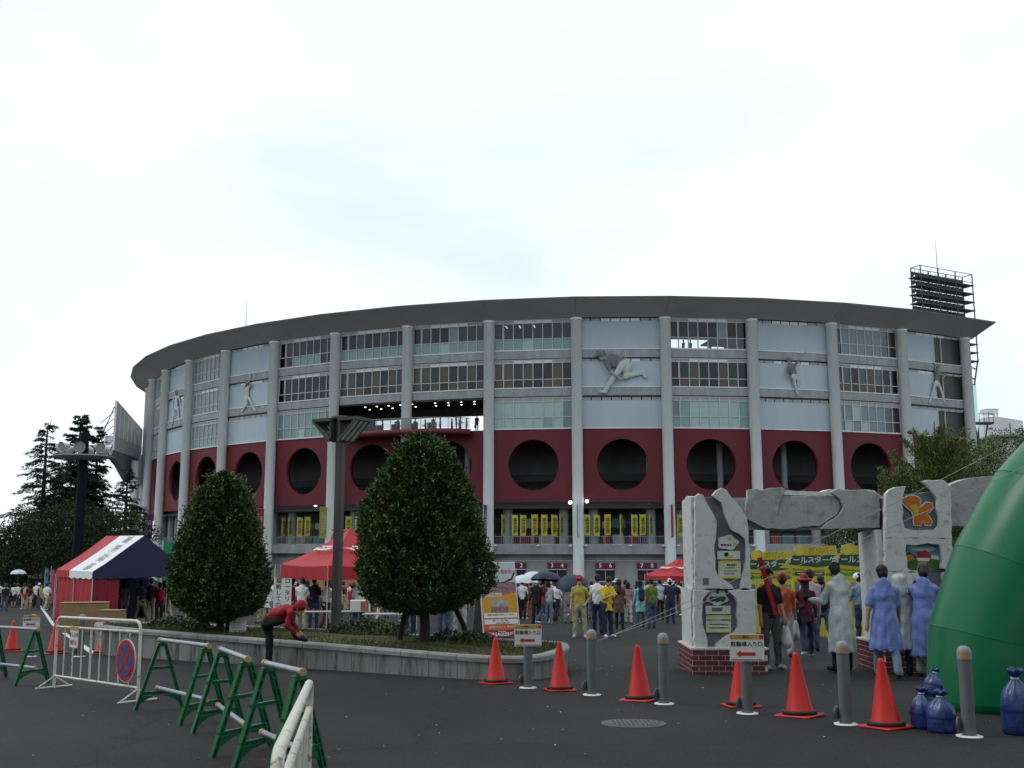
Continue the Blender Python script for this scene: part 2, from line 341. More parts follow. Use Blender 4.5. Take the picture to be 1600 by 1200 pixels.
WIN = {0: ([B], [B], [B], [B], [B], [T]), 2: ([B], [B], [B], [B], [B], [T]), -2: ([B], [B], [B], [B], [B], [T]), -3: ([B],) * 6,
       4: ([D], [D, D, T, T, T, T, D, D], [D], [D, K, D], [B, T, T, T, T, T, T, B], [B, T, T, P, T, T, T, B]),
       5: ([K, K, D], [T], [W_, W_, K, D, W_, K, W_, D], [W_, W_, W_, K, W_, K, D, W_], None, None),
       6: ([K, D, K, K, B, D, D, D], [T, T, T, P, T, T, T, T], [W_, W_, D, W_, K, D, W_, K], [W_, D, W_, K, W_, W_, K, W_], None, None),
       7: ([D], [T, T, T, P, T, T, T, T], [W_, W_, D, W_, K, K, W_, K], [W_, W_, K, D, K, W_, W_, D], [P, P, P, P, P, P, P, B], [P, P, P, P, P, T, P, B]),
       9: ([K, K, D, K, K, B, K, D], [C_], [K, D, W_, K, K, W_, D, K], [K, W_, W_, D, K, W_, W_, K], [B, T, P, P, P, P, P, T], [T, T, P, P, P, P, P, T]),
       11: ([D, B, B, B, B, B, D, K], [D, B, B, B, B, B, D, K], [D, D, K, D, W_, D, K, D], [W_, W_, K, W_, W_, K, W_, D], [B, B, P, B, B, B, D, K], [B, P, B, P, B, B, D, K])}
ME_gp = []
for st in ST:
    mb = MB(); z0, z1 = st['lo'][0] - (0.1 if st is not ST[2] else 0), st['up'][1] + 0.05
    mb.box(-HW, HW, 0.02, 0.2, z0, z1); ME_gp.append(mb.mesh('grey_panel', M_panel))
for i in range(-3, 13):
    M, bw = bay_matrix(i); M = M @ Matrix.Diagonal((bw / BW, 1, 1, 1))
    spart('red_panel', ME_red, M)
    spart('spandrel', ME_sp[0], M); spart('spandrel', ME_sp[1], M)
    if i in WIN:
        wv = WIN[i]
        for s in range(3):
            if wv[2*s]: window(i, s, wv[2*s], wv[2*s+1])
        if wv[4]: spart('sill', ME_sill, M)
    elif i == 12:
        for s, st in enumerate(ST):
            mb = MB(); z0, z1 = st['lo'][0], st['up'][1] + 0.05
            mb.box(-HW, 0.4, 0.02, 0.2, z0 - 0.14, z1 + 0.2, 0); mb.box(0.42, HW, 0.15, 0.25, z0 - 0.14, z1 + 0.2, 1); mb.box(1.5, 1.58, 0.0, 0.15, z0, z1, 2); mb.box(0.4, 0.48, -0.02, 0.15, z0, z1, 2)
            spart('grey_panel', mb.mesh('grey_panel', [M_panel, G_green, M_frame]), M, label='grey wall panel with dark green louvre beside it'); spart('transom', ME_tr[s], M)
        spart('sill', ME_sill, M)
    else:
        for s in range(3):
            spart('grey_panel', ME_gp[s], M); spart('transom', ME_tr[s], M)
        spart('sill', ME_sill, M)
# slabs and inner walls
def ring_band(name, mat_, prof, a0=None, a1=None, bays=None):
    mb = MB()
    for i in (bays if bays is not None else range(-3, 13)):
        sa = [ring_pt(AZ[i], r_, z_) for r_, z_ in prof]; sb = [ring_pt(AZ[i+1], r_, z_) for r_, z_ in prof]
        for k in range(len(prof)): j = (k+1) % len(prof); mb.poly([sa[k], sb[k], sb[j], sa[j]])
        mb.poly(sa); mb.poly(sb[::-1])
    return spart(name, mb.mesh(name, mat_))
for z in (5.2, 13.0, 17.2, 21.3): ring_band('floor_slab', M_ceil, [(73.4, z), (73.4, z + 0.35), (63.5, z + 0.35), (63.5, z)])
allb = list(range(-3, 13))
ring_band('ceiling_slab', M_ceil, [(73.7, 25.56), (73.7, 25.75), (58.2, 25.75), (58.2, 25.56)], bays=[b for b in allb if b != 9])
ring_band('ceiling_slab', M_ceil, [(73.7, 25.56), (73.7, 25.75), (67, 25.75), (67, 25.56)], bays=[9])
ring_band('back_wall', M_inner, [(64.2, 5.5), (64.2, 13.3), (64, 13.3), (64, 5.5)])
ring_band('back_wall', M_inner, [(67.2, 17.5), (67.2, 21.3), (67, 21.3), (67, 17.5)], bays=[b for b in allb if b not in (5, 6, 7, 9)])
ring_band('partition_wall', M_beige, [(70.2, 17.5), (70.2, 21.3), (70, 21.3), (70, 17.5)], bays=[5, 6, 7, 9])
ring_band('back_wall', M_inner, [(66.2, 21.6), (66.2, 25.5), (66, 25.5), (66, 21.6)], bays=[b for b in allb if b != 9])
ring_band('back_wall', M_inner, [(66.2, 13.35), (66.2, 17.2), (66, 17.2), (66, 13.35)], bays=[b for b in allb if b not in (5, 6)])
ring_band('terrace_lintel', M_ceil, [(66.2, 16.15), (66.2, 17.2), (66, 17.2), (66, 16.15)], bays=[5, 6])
for k in range(7):
    a0 = AZ[5] + 7.32*k/7.0
    if k in (1, 3, 5): continue
    mb = MB(); q_ = [ring_pt(a0, 66.3, 13.4), ring_pt(a0 + 1.06, 66.3, 13.4), ring_pt(a0 + 1.06, 66.3, 15.6), ring_pt(a0, 66.3, 15.6)]; q2 = [p + Vector((0, 0.2, 0)) for p in q_]
    ia = [mb.vert(p) for p in q_]; ib = [mb.vert(p) for p in q2]; mb.face(ia); mb.face(ib[::-1])
    for j in range(4): mb.face((ia[(j+1) % 4], ia[j], ib[j], ib[(j+1) % 4]))
    spart('terrace_pier', mb.mesh('terrace_pier', M_inner))
# storey behind the round openings: mid beams and pillars seen through them
ring_band('mid_beam', M_ceil, [(67.5, 8.4), (67.5, 9.2), (66.8, 9.2), (66.8, 8.4)])
mb = MB(); mb.lathe([(0.35, 0), (0.35, 7.4)], 12); ME_ip = mb.mesh('inner_pillar', M_span)
for k, da in ((4, 5.4), (5, 4.6), (8, 6.2), (9, 5.2), (10, 3.9), (6, 4.6)):
    spart('inner_pillar', ME_ip, Matrix.Translation(ring_pt(AZ[k] + da, 70.5, 5.56)))
for a_ in (AZ[-3] + 0.2, 31.7):
    mb = MB(); t_ = Vector((math.cos(R(a_)), math.sin(R(a_)), 0)) * 0.15; q_ = [ring_pt(a_, 73.3, GZ), ring_pt(a_, 58.5, GZ), ring_pt(a_, 58.5, 25.5), ring_pt(a_, 73.3, 25.5)]
    ia = [mb.vert(p + t_) for p in q_]; ib = [mb.vert(p - t_) for p in q_]; mb.face(ia); mb.face(ib[::-1])
    for k in range(4): mb.face((ia[k], ib[k], ib[(k+1) % 4], ia[(k+1) % 4]))
    spart('end_wall', mb.mesh('end_wall', M_inner))
# concourse deck with its edge band, railing, back wall, pillars
ring_band('concourse_deck', M_span, [(74.15, 0.45), (74.15, 1.43), (62, 1.43), (62, 0.45)])
ring_band('concourse_wall', M_inner, [(65.2, 1.44), (65.2, 5.19), (65, 5.19), (65, 1.44)])
mb = MB(); mb.lathe([(0.5, 0), (0.5, 3.75)], 16); ME_cp = mb.mesh('concourse_pillar', M_span)
for i in range(0, 13):
    for da in (1.25, 6.05): spart('concourse_pillar', ME_cp, Matrix.Translation(ring_pt(AZ[i] + da, 72.0, 1.44)))
mb = MB(); mb.box(-CW, CW, -0.03, 0.03, 2.25, 2.32); mb.box(-CW, CW, -0.02, 0.02, 1.5, 1.54)
for k in range(42): x = -CW + 2*CW*(k+0.5)/42; mb.box(x - 0.012, x + 0.012, -0.012, 0.012, 1.43, 2.25)
for x in (-CW, -CW/2, 0, CW/2, CW): mb.box(x - 0.03, x + 0.03, -0.028, 0.028, 1.43, 2.26)
ME_rl = mb.mesh('railing', M_rail)
M_shop = [pm('shop_front_orange', (0.5, 0.16, 0.04), 0.6), pm('shop_front_red', (0.30, 0.03, 0.04), 0.6), pm('shop_front_teal', (0.10, 0.2, 0.2), 0.6), pm('shop_front_white', (0.5, 0.48, 0.46), 0.6)]
shop_text = {8: 'たこ焼き ビール', 7: '売店'}
for i in range(0, 13):
    M, _ = bay_matrix(i, 73.85)
    spart('railing', ME_rl, M @ Matrix.Translation((0, -0.1, 0)))
    if i >= 4:
        mb = MB(); r_ = random.Random(i); x = -3.4
        while x < 2.2:
            w_ = r_.uniform(0.9, 2.2); mb.box(x, min(x + w_, 3.5), 3.2, 3.6, r_.choice([3.2, 3.5, 3.7]), r_.choice([3.9, 4.2, 4.4]), r_.choice([0, 1, 1, 2, 3])); mb.box(x, x + w_ * 0.8, 3.0, 3.5, 1.45, 2.5, r_.choice([1, 3, 2])); x += w_ + 0.15
        spart('kiosk', mb.mesh('kiosk', M_shop), M)
# ticket level
M_tsign = pm('maroon_number_plate', (0.16, 0.02, 0.05), 0.5)
M_wl = pm('white_lettering', (0.8, 0.8, 0.8), 0.6, 0.02)
ring_band('ticket_wall', M_tick, [(73.1, -3.7), (73.1, 0.44), (72.9, 0.44), (72.9, -3.7)])
mb = MB()
for k in range(6): mb.box(-CW + k*2*CW/6 + 0.03, -CW + (k+1)*2*CW/6 - 0.03, 0.72, 0.8, -0.15, 0.40, 1 if k in (0, 5) else 0)
mb.box(-CW, CW, 0.66, 0.8, -0.24, -0.18, 2)
ME_tu = mb.mesh('ticket_fascia', [M_tick, M_rail, M_white])
mb = MB(); mb.box(-0.95, 0.95, 0.62, 0.8, -2.3, -1.2, 0); mb.box(-1.05, 1.05, 0.45, 0.8, -2.42, -2.303, 1); mb.box(-0.03, 0.03, 0.59, 0.66, -2.3, -1.2, 1); mb.box(-1.0, 1.0, 0.4, 0.8, -1.19, -1.1, 1)
ME_tw = mb.mesh('ticket_window', [G_black, M_frame])
mb = MB(); mb.box(-0.5, 0.5, 0.55, 0.7, -1.02, -0.44); ME_tp = mb.mesh('number_plate', M_tsign)
num = 1
for i in range(4, 12):
    M, _ = bay_matrix(i); spart('ticket_fascia', ME_tu, M)
    for xc in (-1.92, 2.4):
        spart('ticket_window', ME_tw, M @ Matrix.Translation((xc, 0, 0)))
        if i in (7, 8):
            for dx in (-0.53, 0.53):
                pl_ = spart('number_plate', ME_tp, M @ Matrix.Translation((xc + dx, 0, 0)))
                place('lettering', text_mesh(str(num), 0.62, M_wl, bold=0.02), pl_, loc=(0, 0.545, -0.73)); num += 1
# terrace balcony bulging out below the open storey, with a glass rail
Mt = bay_matrix(5)[0]; cA = ring_pt(AZ[6], RC, 0); xdir = Vector((math.cos(R(AZ[6])), math.sin(R(AZ[6])), 0)); ydir = Vector((0, 0, 1)).cross(xdir)
MB6 = Matrix((xdir, ydir, Vector((0, 0, 1)))).transposed().to_4x4(); MB6.translation = cA
def bulge(x, wd=7.6, pr=2.7): return -pr * math.sqrt(max(0.0, 1 - (abs(x) / wd) ** 2.4))
xs_ = [-7.6 * math.cos(math.pi * k / 40) for k in range(41)]
mb = MB(); a = []; b = []
for x in xs_: a.append(mb.vert((x, bulge(x), 13.05))); b.append(mb.vert((x, bulge(x), 13.62)))
for k in range(40): mb.face((a[k], a[k+1], b[k+1], b[k]), 0, True)
fr_ = [mb.vert((7.6, 0.9, 13.05)), mb.vert((-7.6, 0.9, 13.05))]; ft_ = [mb.vert((7.6, 0.9, 13.62)), mb.vert((-7.6, 0.9, 13.62))]
mb.face(a[::-1] + fr_[::-1]); mb.face(b + ft_)
spart('balcony', mb.mesh('balcony', M_red), MB6, label='red balcony slab bulging out round a column')
mb = MB()
for k in range(1, 39): mb.poly([(xs_[k], bulge(xs_[k]) + 0.1, 13.7), (xs_[k+1], bulge(xs_[k+1]) + 0.1, 13.7), (xs_[k+1], bulge(xs_[k+1]) + 0.1, 14.75), (xs_[k], bulge(xs_[k]) + 0.1, 14.75)], 0)
mb.tube([(x, bulge(x) + 0.1, 14.8) for x in xs_], 0.04, 6, 1)
for k in range(1, 40, 3): mb.box(xs_[k] - 0.025, xs_[k] + 0.025, bulge(xs_[k]) + 0.08, bulge(xs_[k]) + 0.13, 13.6, 14.8, 1)
spart('balcony_railing', mb.mesh('balcony_railing', [glass_mat('rail_glass', (0.55, 0.6, 0.63)), M_rail]), MB6)
mb = MB(); mb.box(-0.08, 0.08, -0.08, 0.08, -0.05, 0); ME_dl = mb.mesh('downlight', M_lampw)
for i in (5, 6):
    M, _ = bay_matrix(i)
    for q in range(3):
        for c_ in range(5): spart('downlight', ME_dl, M @ Matrix.Translation((-3.4 + c_ * 1.55 + 0.7 * (q % 2), 0.9 + q * 2.1, 17.19)))
# ceiling strip lights behind the top windows
mb = MB(); mb.box(-0.06, 0.06, -0.6, 0.6, -0.06, 0); ME_st = mb.mesh('strip_light', M_lampw)
for i, xs in ((7, (-3.2, -1.7, -0.1)), (4, (2.4,))):
    for x in xs: spart('strip_light', ME_st, bay_matrix(i)[0] @ Matrix.Translation((x, 1.8, 25.2)))
for i, xs in ((4, (-1.4, 1.2, 2.3)),):
    for x in xs: spart('strip_light', ME_st, bay_matrix(i)[0] @ Matrix.Translation((x, 2.2, 24.0)) @ Matrix.Rotation(R(90), 4, 'Z'))
# floodlit spots under the red wall, wall cameras
mb = MB(); mb.lathe([(0.02, -0.2), (0.16, -0.14), (0.2, 0.0), (0.14, 0.14), (0.02, 0.18)], 12); ME_sp2 = mb.mesh('spotlight', M_lampw)
for (px, py, Y) in ((891, 785, 106.0), (917, 783, 107.2), (493, 789, 117.5)): spart('spotlight', ME_sp2, Matrix.Translation(at(px, py, Y)))
mb = MB(); mb.box(-0.1, 0.1, -0.5, 0.2, -0.06, 0.06); mb.lathe([(0.02, -0.16), (0.14, -0.1), (0.16, 0), (0.1, 0.08), (0.02, 0.1)], 10, c=(0, -0.45, 0)); ME_dome = mb.mesh('dome_camera', M_white)
for i in (7, 8, 9):
    for x in (-CW + 0.3, CW - 0.3, 0.6): spart('dome_camera', ME_dome, bay_matrix(i)[0] @ Matrix.Translation((x, -0.4, 1.35)))
# mast on the roof
mb = MB(); mb.tube([(0, 0, 0), (0, 0, 3.6)], [0.05, 0.02], 5); spart('roof_mast', mb.mesh('roof_mast', M_rail), Matrix.Translation(at(384, 513, 126)))
# stand wing with its slatted board at the far left end
M_wing = pm('wing_concrete', (0.66, 0.67, 0.71), 0.7, 0.1, 0.4)
M_bd = [pm('board_strip_%d' % k, c_, 0.5, 0.15, 0.3) for k, c_ in enumerate([(0.78, 0.66, 0.68), (0.66, 0.74, 0.84), (0.80, 0.80, 0.55), (0.78, 0.74, 0.72), (0.74, 0.74, 0.82), (0.70, 0.70, 0.70), (0.78, 0.80, 0.82)])]
pA, pB = Vector((-55.3, 142, 0)), Vector((-57.6, 159, 0)); dv = (pB - pA); sv = Vector((-1, 0.12, 0))
mb = MB()
def wp(t, s, z): p = pA + dv * t + sv * s; return (p.x, p.y, z)
o_ = [[wp(t, 0, 16.4), wp(t, 0, zl_), wp(t, 1.4, zl_), wp(t, 1.4, 16.4)] for t, zl_ in ((0, 14.4), (0.5, 14.4), (1, 14.4))]
for A_, B_ in zip(o_, o_[1:]):
    for k in range(4): j = (k+1) % 4; mb.poly([A_[k], A_[j], B_[j], B_[k]])
mb.poly(o_[0]); mb.poly(o_[-1][::-1])
wing = spart('stand_wing', mb.mesh('stand_wing', M_wing), label='grey end of the outer stand carrying a slatted board')
for k in range(7):
    mb = MB(); t0, t1 = k / 7 + 0.006, (k + 1) / 7 - 0.006
    za, zb = 21.4 - 2.3 * t0, 21.4 - 2.3 * t1
    lo = -Vector(stadium.location)
    f_ = [wp(t0, 0, 16.45), wp(t1, 0, 16.45), wp(t1, 0, zb), wp(t0, 0, za)]; g_ = [wp(t0, 0.3, 16.45), wp(t1, 0.3, 16.45), wp(t1, 0.3, zb), wp(t0, 0.3, za)]
    ia = [mb.vert(p) for p in f_]; ib = [mb.vert(p) for p in g_]
    mb.face(ia[::-1]); mb.face(ib)
    for q in range(4): mb.face((ia[q], ia[(q+1)%4], ib[(q+1)%4], ib[q]))
    place('board_panel', mb.mesh('board_panel', M_bd[k]), wing)
mb = MB(); o_ = [[wp(t, 0.12, 14.39), wp(t, 0.3, z_), wp(t, 1.2, z_), wp(t, 1.3, 14.39)] for t, z_ in ((0, 13.7), (0.3, 12.6), (0.6, 10.9), (1, 10.4))]
for A_, B_ in zip(o_, o_[1:]):
    for k in range(4): j = (k+1) % 4; mb.poly([A_[k], A_[j], B_[j], B_[k]])
mb.poly(o_[0]); mb.poly(o_[-1][::-1]); place('haunch', mb.mesh('haunch', M_span), wing)
mb = MB()
for z in (14.6, 15.6, 16.6, 17.6, 18.6): mb.tube([wp(0, 0.3, z + 1.2), wp(0.0, 2.2, z - 0.4)], 0.06, 5)
mb.tube([wp(0, 0.3, 20.5), wp(0, 2.3, 15.5), wp(0, 2.0, 14.2), wp(0, 0.3, 14.4)], 0.08, 5)
place('end_railing', mb.mesh('end_railing', M_rail), wing)
for (px, Y, zt) in ((209, 150, 13.5), (217, 158, 15.0)):
    p = at(px, 780, Y); mb = MB(); mb.lathe([(0.6, 0), (0.6, zt - GZ)], 14); spart('wing_column', mb.mesh('wing_column', M_col), Matrix.Translation((p.x, p.y, GZ)))
# ================================================================== FORECOURT PROPS
M_orange = pm('cone_red_plastic', (0.47, 0.019, 0.014), 0.4, 0.08, 6, dirt=(0.3, 0.02, 0.015, 0.5, 0.85, 0.6), dscale=9)
M_black = pm('black_rubber', (0.02, 0.02, 0.02), 0.6)
M_bol = pm('bollard_grey_paint', (0.12, 0.132, 0.14), 0.5, 0.08, 5, dirt=(0.13, 0.13, 0.13, 0.5, 0.8, 0.7), dscale=7)
M_bcap = pm('bollard_cap_grey', (0.22, 0.23, 0.24), 0.45, 0.06, 5)
M_amber = pm('amber_reflector', (0.5, 0.20, 0.03), 0.35)
M_paper = pm('white_sheet', (0.62, 0.62, 0.61), 0.6, 0.04, 3)
M_ink = pm('black_print', (0.02, 0.02, 0.02), 0.6)
M_redink = pm('red_print', (0.42, 0.03, 0.03), 0.6)
M_ochre = pm('ochre_print', (0.45, 0.24, 0.04), 0.6)
M_conc = pm('planter_concrete', (0.20, 0.205, 0.20), 0.85, 0.15, 2.5, 0.3, 40, dirt=(0.045, 0.045, 0.042, 0.46, 0.64, 0.9), dscale=3.0, stretch=(1.6, 1.6, 0.22))
M_conct = pm('coping_concrete', (0.25, 0.26, 0.255), 0.85, 0.15, 2.5, 0.3, 40, dirt=(0.11, 0.115, 0.1, 0.45, 0.72, 0.7), dscale=2.2)
M_green = pm('green_plastic', (0.008, 0.105, 0.045), 0.4, 0.12, 6, dirt=(0.01, 0.05, 0.03, 0.5, 0.8, 0.6), dscale=10)
M_pipe = pm('grey_pipe', (0.30, 0.31, 0.36), 0.35, 0.08, 6, metal=0.2, dirt=(0.14, 0.13, 0.13, 0.5, 0.78, 0.6), dscale=12)
M_pend = pm('yellowed_pipe_plug', (0.42, 0.28, 0.12), 0.5)
M_wfence = pm('white_barrier_paint', (0.58, 0.57, 0.53), 0.45, 0.06, 5, dirt=(0.17, 0.09, 0.045, 0.56, 0.66, 0.9), dscale=14)

def cone_proto():
    root = empty('traffic_cone')
    mb = MB(); mb.lathe([(0.165, 0.035), (0.15, 0.05), (0.036, 0.66), (0.03, 0.69), (0.012, 0.70)], 24, cap0=False); mb.build('cone_body', M_orange, root)
    mb = MB(); mb.cbox(-0.21, 0.21, -0.21, 0.21, 0, 0.028, 0.012); mb.build('base_plate', M_orange, root)
    mb = MB(); mb.lathe([(0.17, 0.029), (0.195, 0.03), (0.195, 0.065), (0.15, 0.067)], 24, cap0=False, cap1=False); mb.build('weight_ring', M_black, root)
    return root
cone = cone_proto(); first = True
CONES = [(775, 1068, 1.0, 'red traffic cone beside the left bicycle parking sign, at the planter'), (875, 1079, 1.0, 'red traffic cone between the left direction sign and the next grey bollard'),
         (1000, 1094, 1.03, 'red traffic cone between the two plain bollards left of the rock gate'), (1158, 1104, 0.98, 'red traffic cone half hidden behind the right direction sign'),
         (1250, 1119, 1.04, 'red traffic cone standing just right of the right direction sign'), (1385, 1137, 1.04, 'red traffic cone next to the blue weight bags'),
         (18, 1018, 1.0, 'leftmost red traffic cone, by the picture edge'), (86, 1021, 1.05, 'red traffic cone at the left end of the white pipe barrier'), (160, 1022, 1.0, 'red traffic cone seen through the bars of the white pipe barrier')]
for px, py, s_, lb in CONES:
    o = cone if first else copy_tree(cone); first = False
    o.location = gp(px, py); o.rotation_euler = (R(-2.3), 0, rnd.uniform(0, 1.5)); o.scale = (s_,) * 3
    tag(o, lb, 'traffic cone', 'red traffic cones on the forecourt')

def bollard_proto():
    root = empty('bollard')
    mb = MB(); mb.lathe([(0.068, 0.0), (0.068, 0.76)], 20); mb.build('post', M_bol, root)
    mb = MB(); mb.lathe([(0.072, 0.765), (0.072, 0.835), (0.066, 0.862), (0.05, 0.885), (0.028, 0.897), (0.004, 0.9)], 20); c_ = mb.build('cap', M_bcap, root)
    mb = MB()
    for k in range(5):
        a0, a1 = R(-128 + k*8), R(-120 + k*8)
        mb.poly([(0.0745*math.cos(a0), 0.0745*math.sin(a0), 0.775), (0.0745*math.cos(a1), 0.0745*math.sin(a1), 0.775), (0.0745*math.cos(a1), 0.0745*math.sin(a1), 0.83), (0.0745*math.cos(a0), 0.0745*math.sin(a0), 0.83)])
    mb.build('reflector', M_amber, c_)
    mb = MB(); mb.lathe([(0.13, 0.002), (0.13, 0.010), (0.07, 0.016)], 20); mb.build('flange', M_white, root)
    mb = MB(); mb.M = Matrix.Translation((-0.095, 0.02, 0.12)) @ Matrix.Rotation(R(-35), 4, 'Z') @ Matrix.Rotation(R(90), 4, 'Y'); mb.lathe([(0.02, -0.014), (0.07, -0.012), (0.075, 0.0), (0.07, 0.012), (0.02, 0.014)], 20); mb.build('lock_disc', pm('lock_disc_grey', (0.09, 0.095, 0.1), 0.45), root)
    return root
bol = bollard_proto(); first = True
BOL = [(825, 1075, 'grey bollard carrying the left direction sign'), (925, 1086, 'grey bollard with a rope tied round its neck'), (1038, 1100, 'plain grey bollard left of the rock gate'), (1168, 1115, 'grey bollard carrying the right direction sign'),
       (1322, 1132, 'grey bollard in front of the person in the clear raincoat'), (1515, 1151, 'rightmost grey bollard in front of the green inflatable arch'),
       (48, 1026, 'grey bollard behind the small sign at the far left'), (125, 1026, 'grey bollard behind the white pipe barrier')]
for px, py, lb in BOL:
    o = bol if first else copy_tree(bol); first = False
    o.location = gp(px, py); tag(o, lb, 'bollard', 'grey bollards across the forecourt')

def dir_sign(px, py, lb, yaw=0, s_=1.0):
    p = gp(px, py); root = empty('direction_sign', (p.x, p.y - 0.085, p.z + 0.62), R(yaw)); root.scale = (s_,) * 3
    mb = MB(); mb.box(-0.205, 0.205, -0.004, 0.004, 0, 0.315); mb.build('board', M_paper, root)
    mb = MB(); mb.box(-0.20, 0.145, -0.008, -0.0045, 0.258, 0.308); mb.build('header_strip', M_ochre, root)
    mb = MB(); mb.box(0.15, 0.20, -0.008, -0.0045, 0.258, 0.308); mb.build('corner_mark', M_redink, root)
    place('lettering', text_mesh('駐輪場入り口', 0.064, M_ink, bold=0.012, extrude=0.001), root, loc=(0, -0.0065, 0.197))
    place('lettering', text_mesh('ご案内', 0.036, M_ink, bold=0.005, extrude=0.001), root, loc=(-0.03, -0.0095, 0.283))
    mb = MB(); mb.prism([(-0.13, 0.085), (-0.075, 0.045), (-0.075, 0.066), (0.10, 0.066), (0.10, 0.104), (-0.075, 0.104), (-0.075, 0.125)][::-1], -0.008, -0.0045); mb.build('arrow', M_redink, root)
    mb = MB(); mb.box(-0.19, 0.19, -0.007, -0.0045, 0.012, 0.02); mb.build('rule_line', M_ink, root)
    return tag(root, lb, 'sign', 'bicycle parking signs on bollards')
dir_sign(825, 1075, 'white sign with a red left arrow in front of the planter wall', 4)
dir_sign(1168, 1115, 'white sign with a red left arrow in front of the gate\'s brick base', -3)
dir_sign(48, 1026, 'small white sign with a red left arrow at the far left', 8, 0.85)

# ---- green A-frame barricades with pipes
def strip(mb, p, q, wd, dp, nrm, m=0, holes=0):
    p, q = Vector(p), Vector(q); d = (q - p); ln = d.length; d.normalize(); n_ = Vector(nrm).normalized(); sdv = d.cross(n_).normalized()
    def bar(a, b, off, w2):
        pts = [[a + sdv*(off - w2) - n_*dp, a + sdv*(off + w2) - n_*dp, a + sdv*(off + w2) + n_*dp, a + sdv*(off - w2) + n_*dp], [b + sdv*(off - w2) - n_*dp, b + sdv*(off + w2) - n_*dp, b + sdv*(off + w2) + n_*dp, b + sdv*(off - w2) + n_*dp]]
        mb.rings(pts, m, False)
    if not holes: bar(p, q, 0, wd/2); return
    bar(p, q, -wd/2 + 0.006, 0.006); bar(p, q, wd/2 - 0.006, 0.006)
    for k in range(holes + 1):
        c_ = p + d * (ln * k / holes); a = c_ - d*0.012; b = c_ + d*0.012
        pts = [[a - sdv*(wd/2 - 0.004) - n_*dp*0.8, a + sdv*(wd/2 - 0.004) - n_*dp*0.8, a + sdv*(wd/2 - 0.004) + n_*dp*0.8, a - sdv*(wd/2 - 0.004) + n_*dp*0.8], [b - sdv*(wd/2 - 0.004) - n_*dp*0.8, b + sdv*(wd/2 - 0.004) - n_*dp*0.8, b + sdv*(wd/2 - 0.004) + n_*dp*0.8, b - sdv*(wd/2 - 0.004) + n_*dp*0.8]]
        mb.rings(pts, m, False)
    # thin web so the strip is solid, set back between the ribs
    pts = [[p - sdv*(wd/2-0.005) - n_*0.003, p + sdv*(wd/2-0.005) - n_*0.003, p + sdv*(wd/2-0.005) + n_*0.003, p - sdv*(wd/2-0.005) + n_*0.003], [q - sdv*(wd/2-0.005) - n_*0.003, q + sdv*(wd/2-0.005) - n_*0.003, q + sdv*(wd/2-0.005) + n_*0.003, q - sdv*(wd/2-0.005) + n_*0.003]]
    mb.rings(pts, m, False)
AH = 0.80; AWD = 0.60
def aframe_proto():
    root = empty('barricade_frame')
    for s_ in (-1, 1):
        mb = MB(); strip(mb, (s_*AWD/2, 0, 0), (s_*0.035, 0, AH), 0.044, 0.020, (0, 1, 0), 0, 9); mb.build('leg', M_green, root)
    mb = MB(); strip(mb, (-0.15, 0, 0.50), (0.15, 0, 0.50), 0.036, 0.018, (0, 1, 0), 0, 4); mb.build('crossbar', M_green, root)
    mb = MB(); strip(mb, (-0.245, 0, 0.20), (0.245, 0, 0.20), 0.042, 0.018, (0, 1, 0), 0, 6); mb.build('crossbar', M_green, root)
    mb = MB()                                                     # curved web under the low bar
    top_ = [(-0.24 + 0.48*k/10, 0.172) for k in range(11)]; bot = [(-0.275 + 0.55*k/10, 0.172 - 0.115*((abs(k-5)/5.0)**2) - 0.004) for k in range(11)]
    mb.prism(bot + top_[::-1], -0.008, 0.008); mb.build('arched_web', M_green, root)
    mb = MB(); mb.cbox(-0.06, 0.06, -0.03, 0.03, AH - 0.04, AH + 0.012, 0.01); mb.build('apex_block', M_green, root)
    return root
afr = aframe_proto(); first = True
AF = [((211, 1110), (285, 1106), 'green barricade frame nearest the round no parking sign'), ((279, 1134), (352, 1122), 'second green barricade frame from the white barrier with the round sign'),
      ((300, 1146), (381, 1137), 'third green barricade frame, holding a pipe with its plug to the right'), ((330, 1184), (425, 1166), 'fourth green barricade frame, at the end of the middle pipe'),
      ((364, 1203), (458, 1184), 'fifth green barricade frame, holding the nearest pipe'), ((413, 1240), (506, 1203), 'green barricade frame half hidden behind the near white barrier'),
      ((22, 1072), (76, 1066), 'green barricade frame at the left end of the white barrier with round sign'), ((-34, 1064), (10, 1058), 'green barricade frame cut off by the left picture edge')]
AP = []
for l_, r_, lb in AF:
    a, b = gp(*l_), gp(*r_); c_ = (a + b) / 2; ang = math.atan2(b.y - a.y, b.x - a.x)
    o = afr if first else copy_tree(afr); first = False
    o.location = c_; o.rotation_euler = (0, 0, ang); sx = (b - a).length / AWD; o.scale = (sx * 0.98, 1, 1.0)
    AP.append((c_, ang)); tag(o, lb, 'barricade', 'green barricade frames with pipes')
def pipe(i, j, z, lb, off=0.0, ext=0.09):
    a = AP[i][0] + Vector((0, 0, z)); b = AP[j][0] + Vector((0, 0, z)); d = (b - a).normalized()
    root = empty('barrier_pipe', a)
    p, q = -d*ext, (b - a) + d*ext
    mb = MB(); mb.tube([p, q], 0.0243, 14); mb.build('tube', M_pipe, root)
    for e, s_ in ((p, -1), (q, 1)):
        mb = MB(); mb.tube([e - d*s_*0.035, e + d*s_*0.012], 0.030, 14); mb.build('end_plug', M_pend, root)
    tag(root, lb, 'pipe', 'pipes resting in the green frames')
pipe(0, 1, AH + 0.037, 'grey top pipe across the first two green frames'); pipe(0, 1, 0.25, 'grey low pipe across the first two green frames')
pipe(2, 3, AH + 0.037, 'grey top pipe across the third and fourth green frames'); pipe(2, 3, 0.25, 'grey low pipe across the third and fourth green frames')
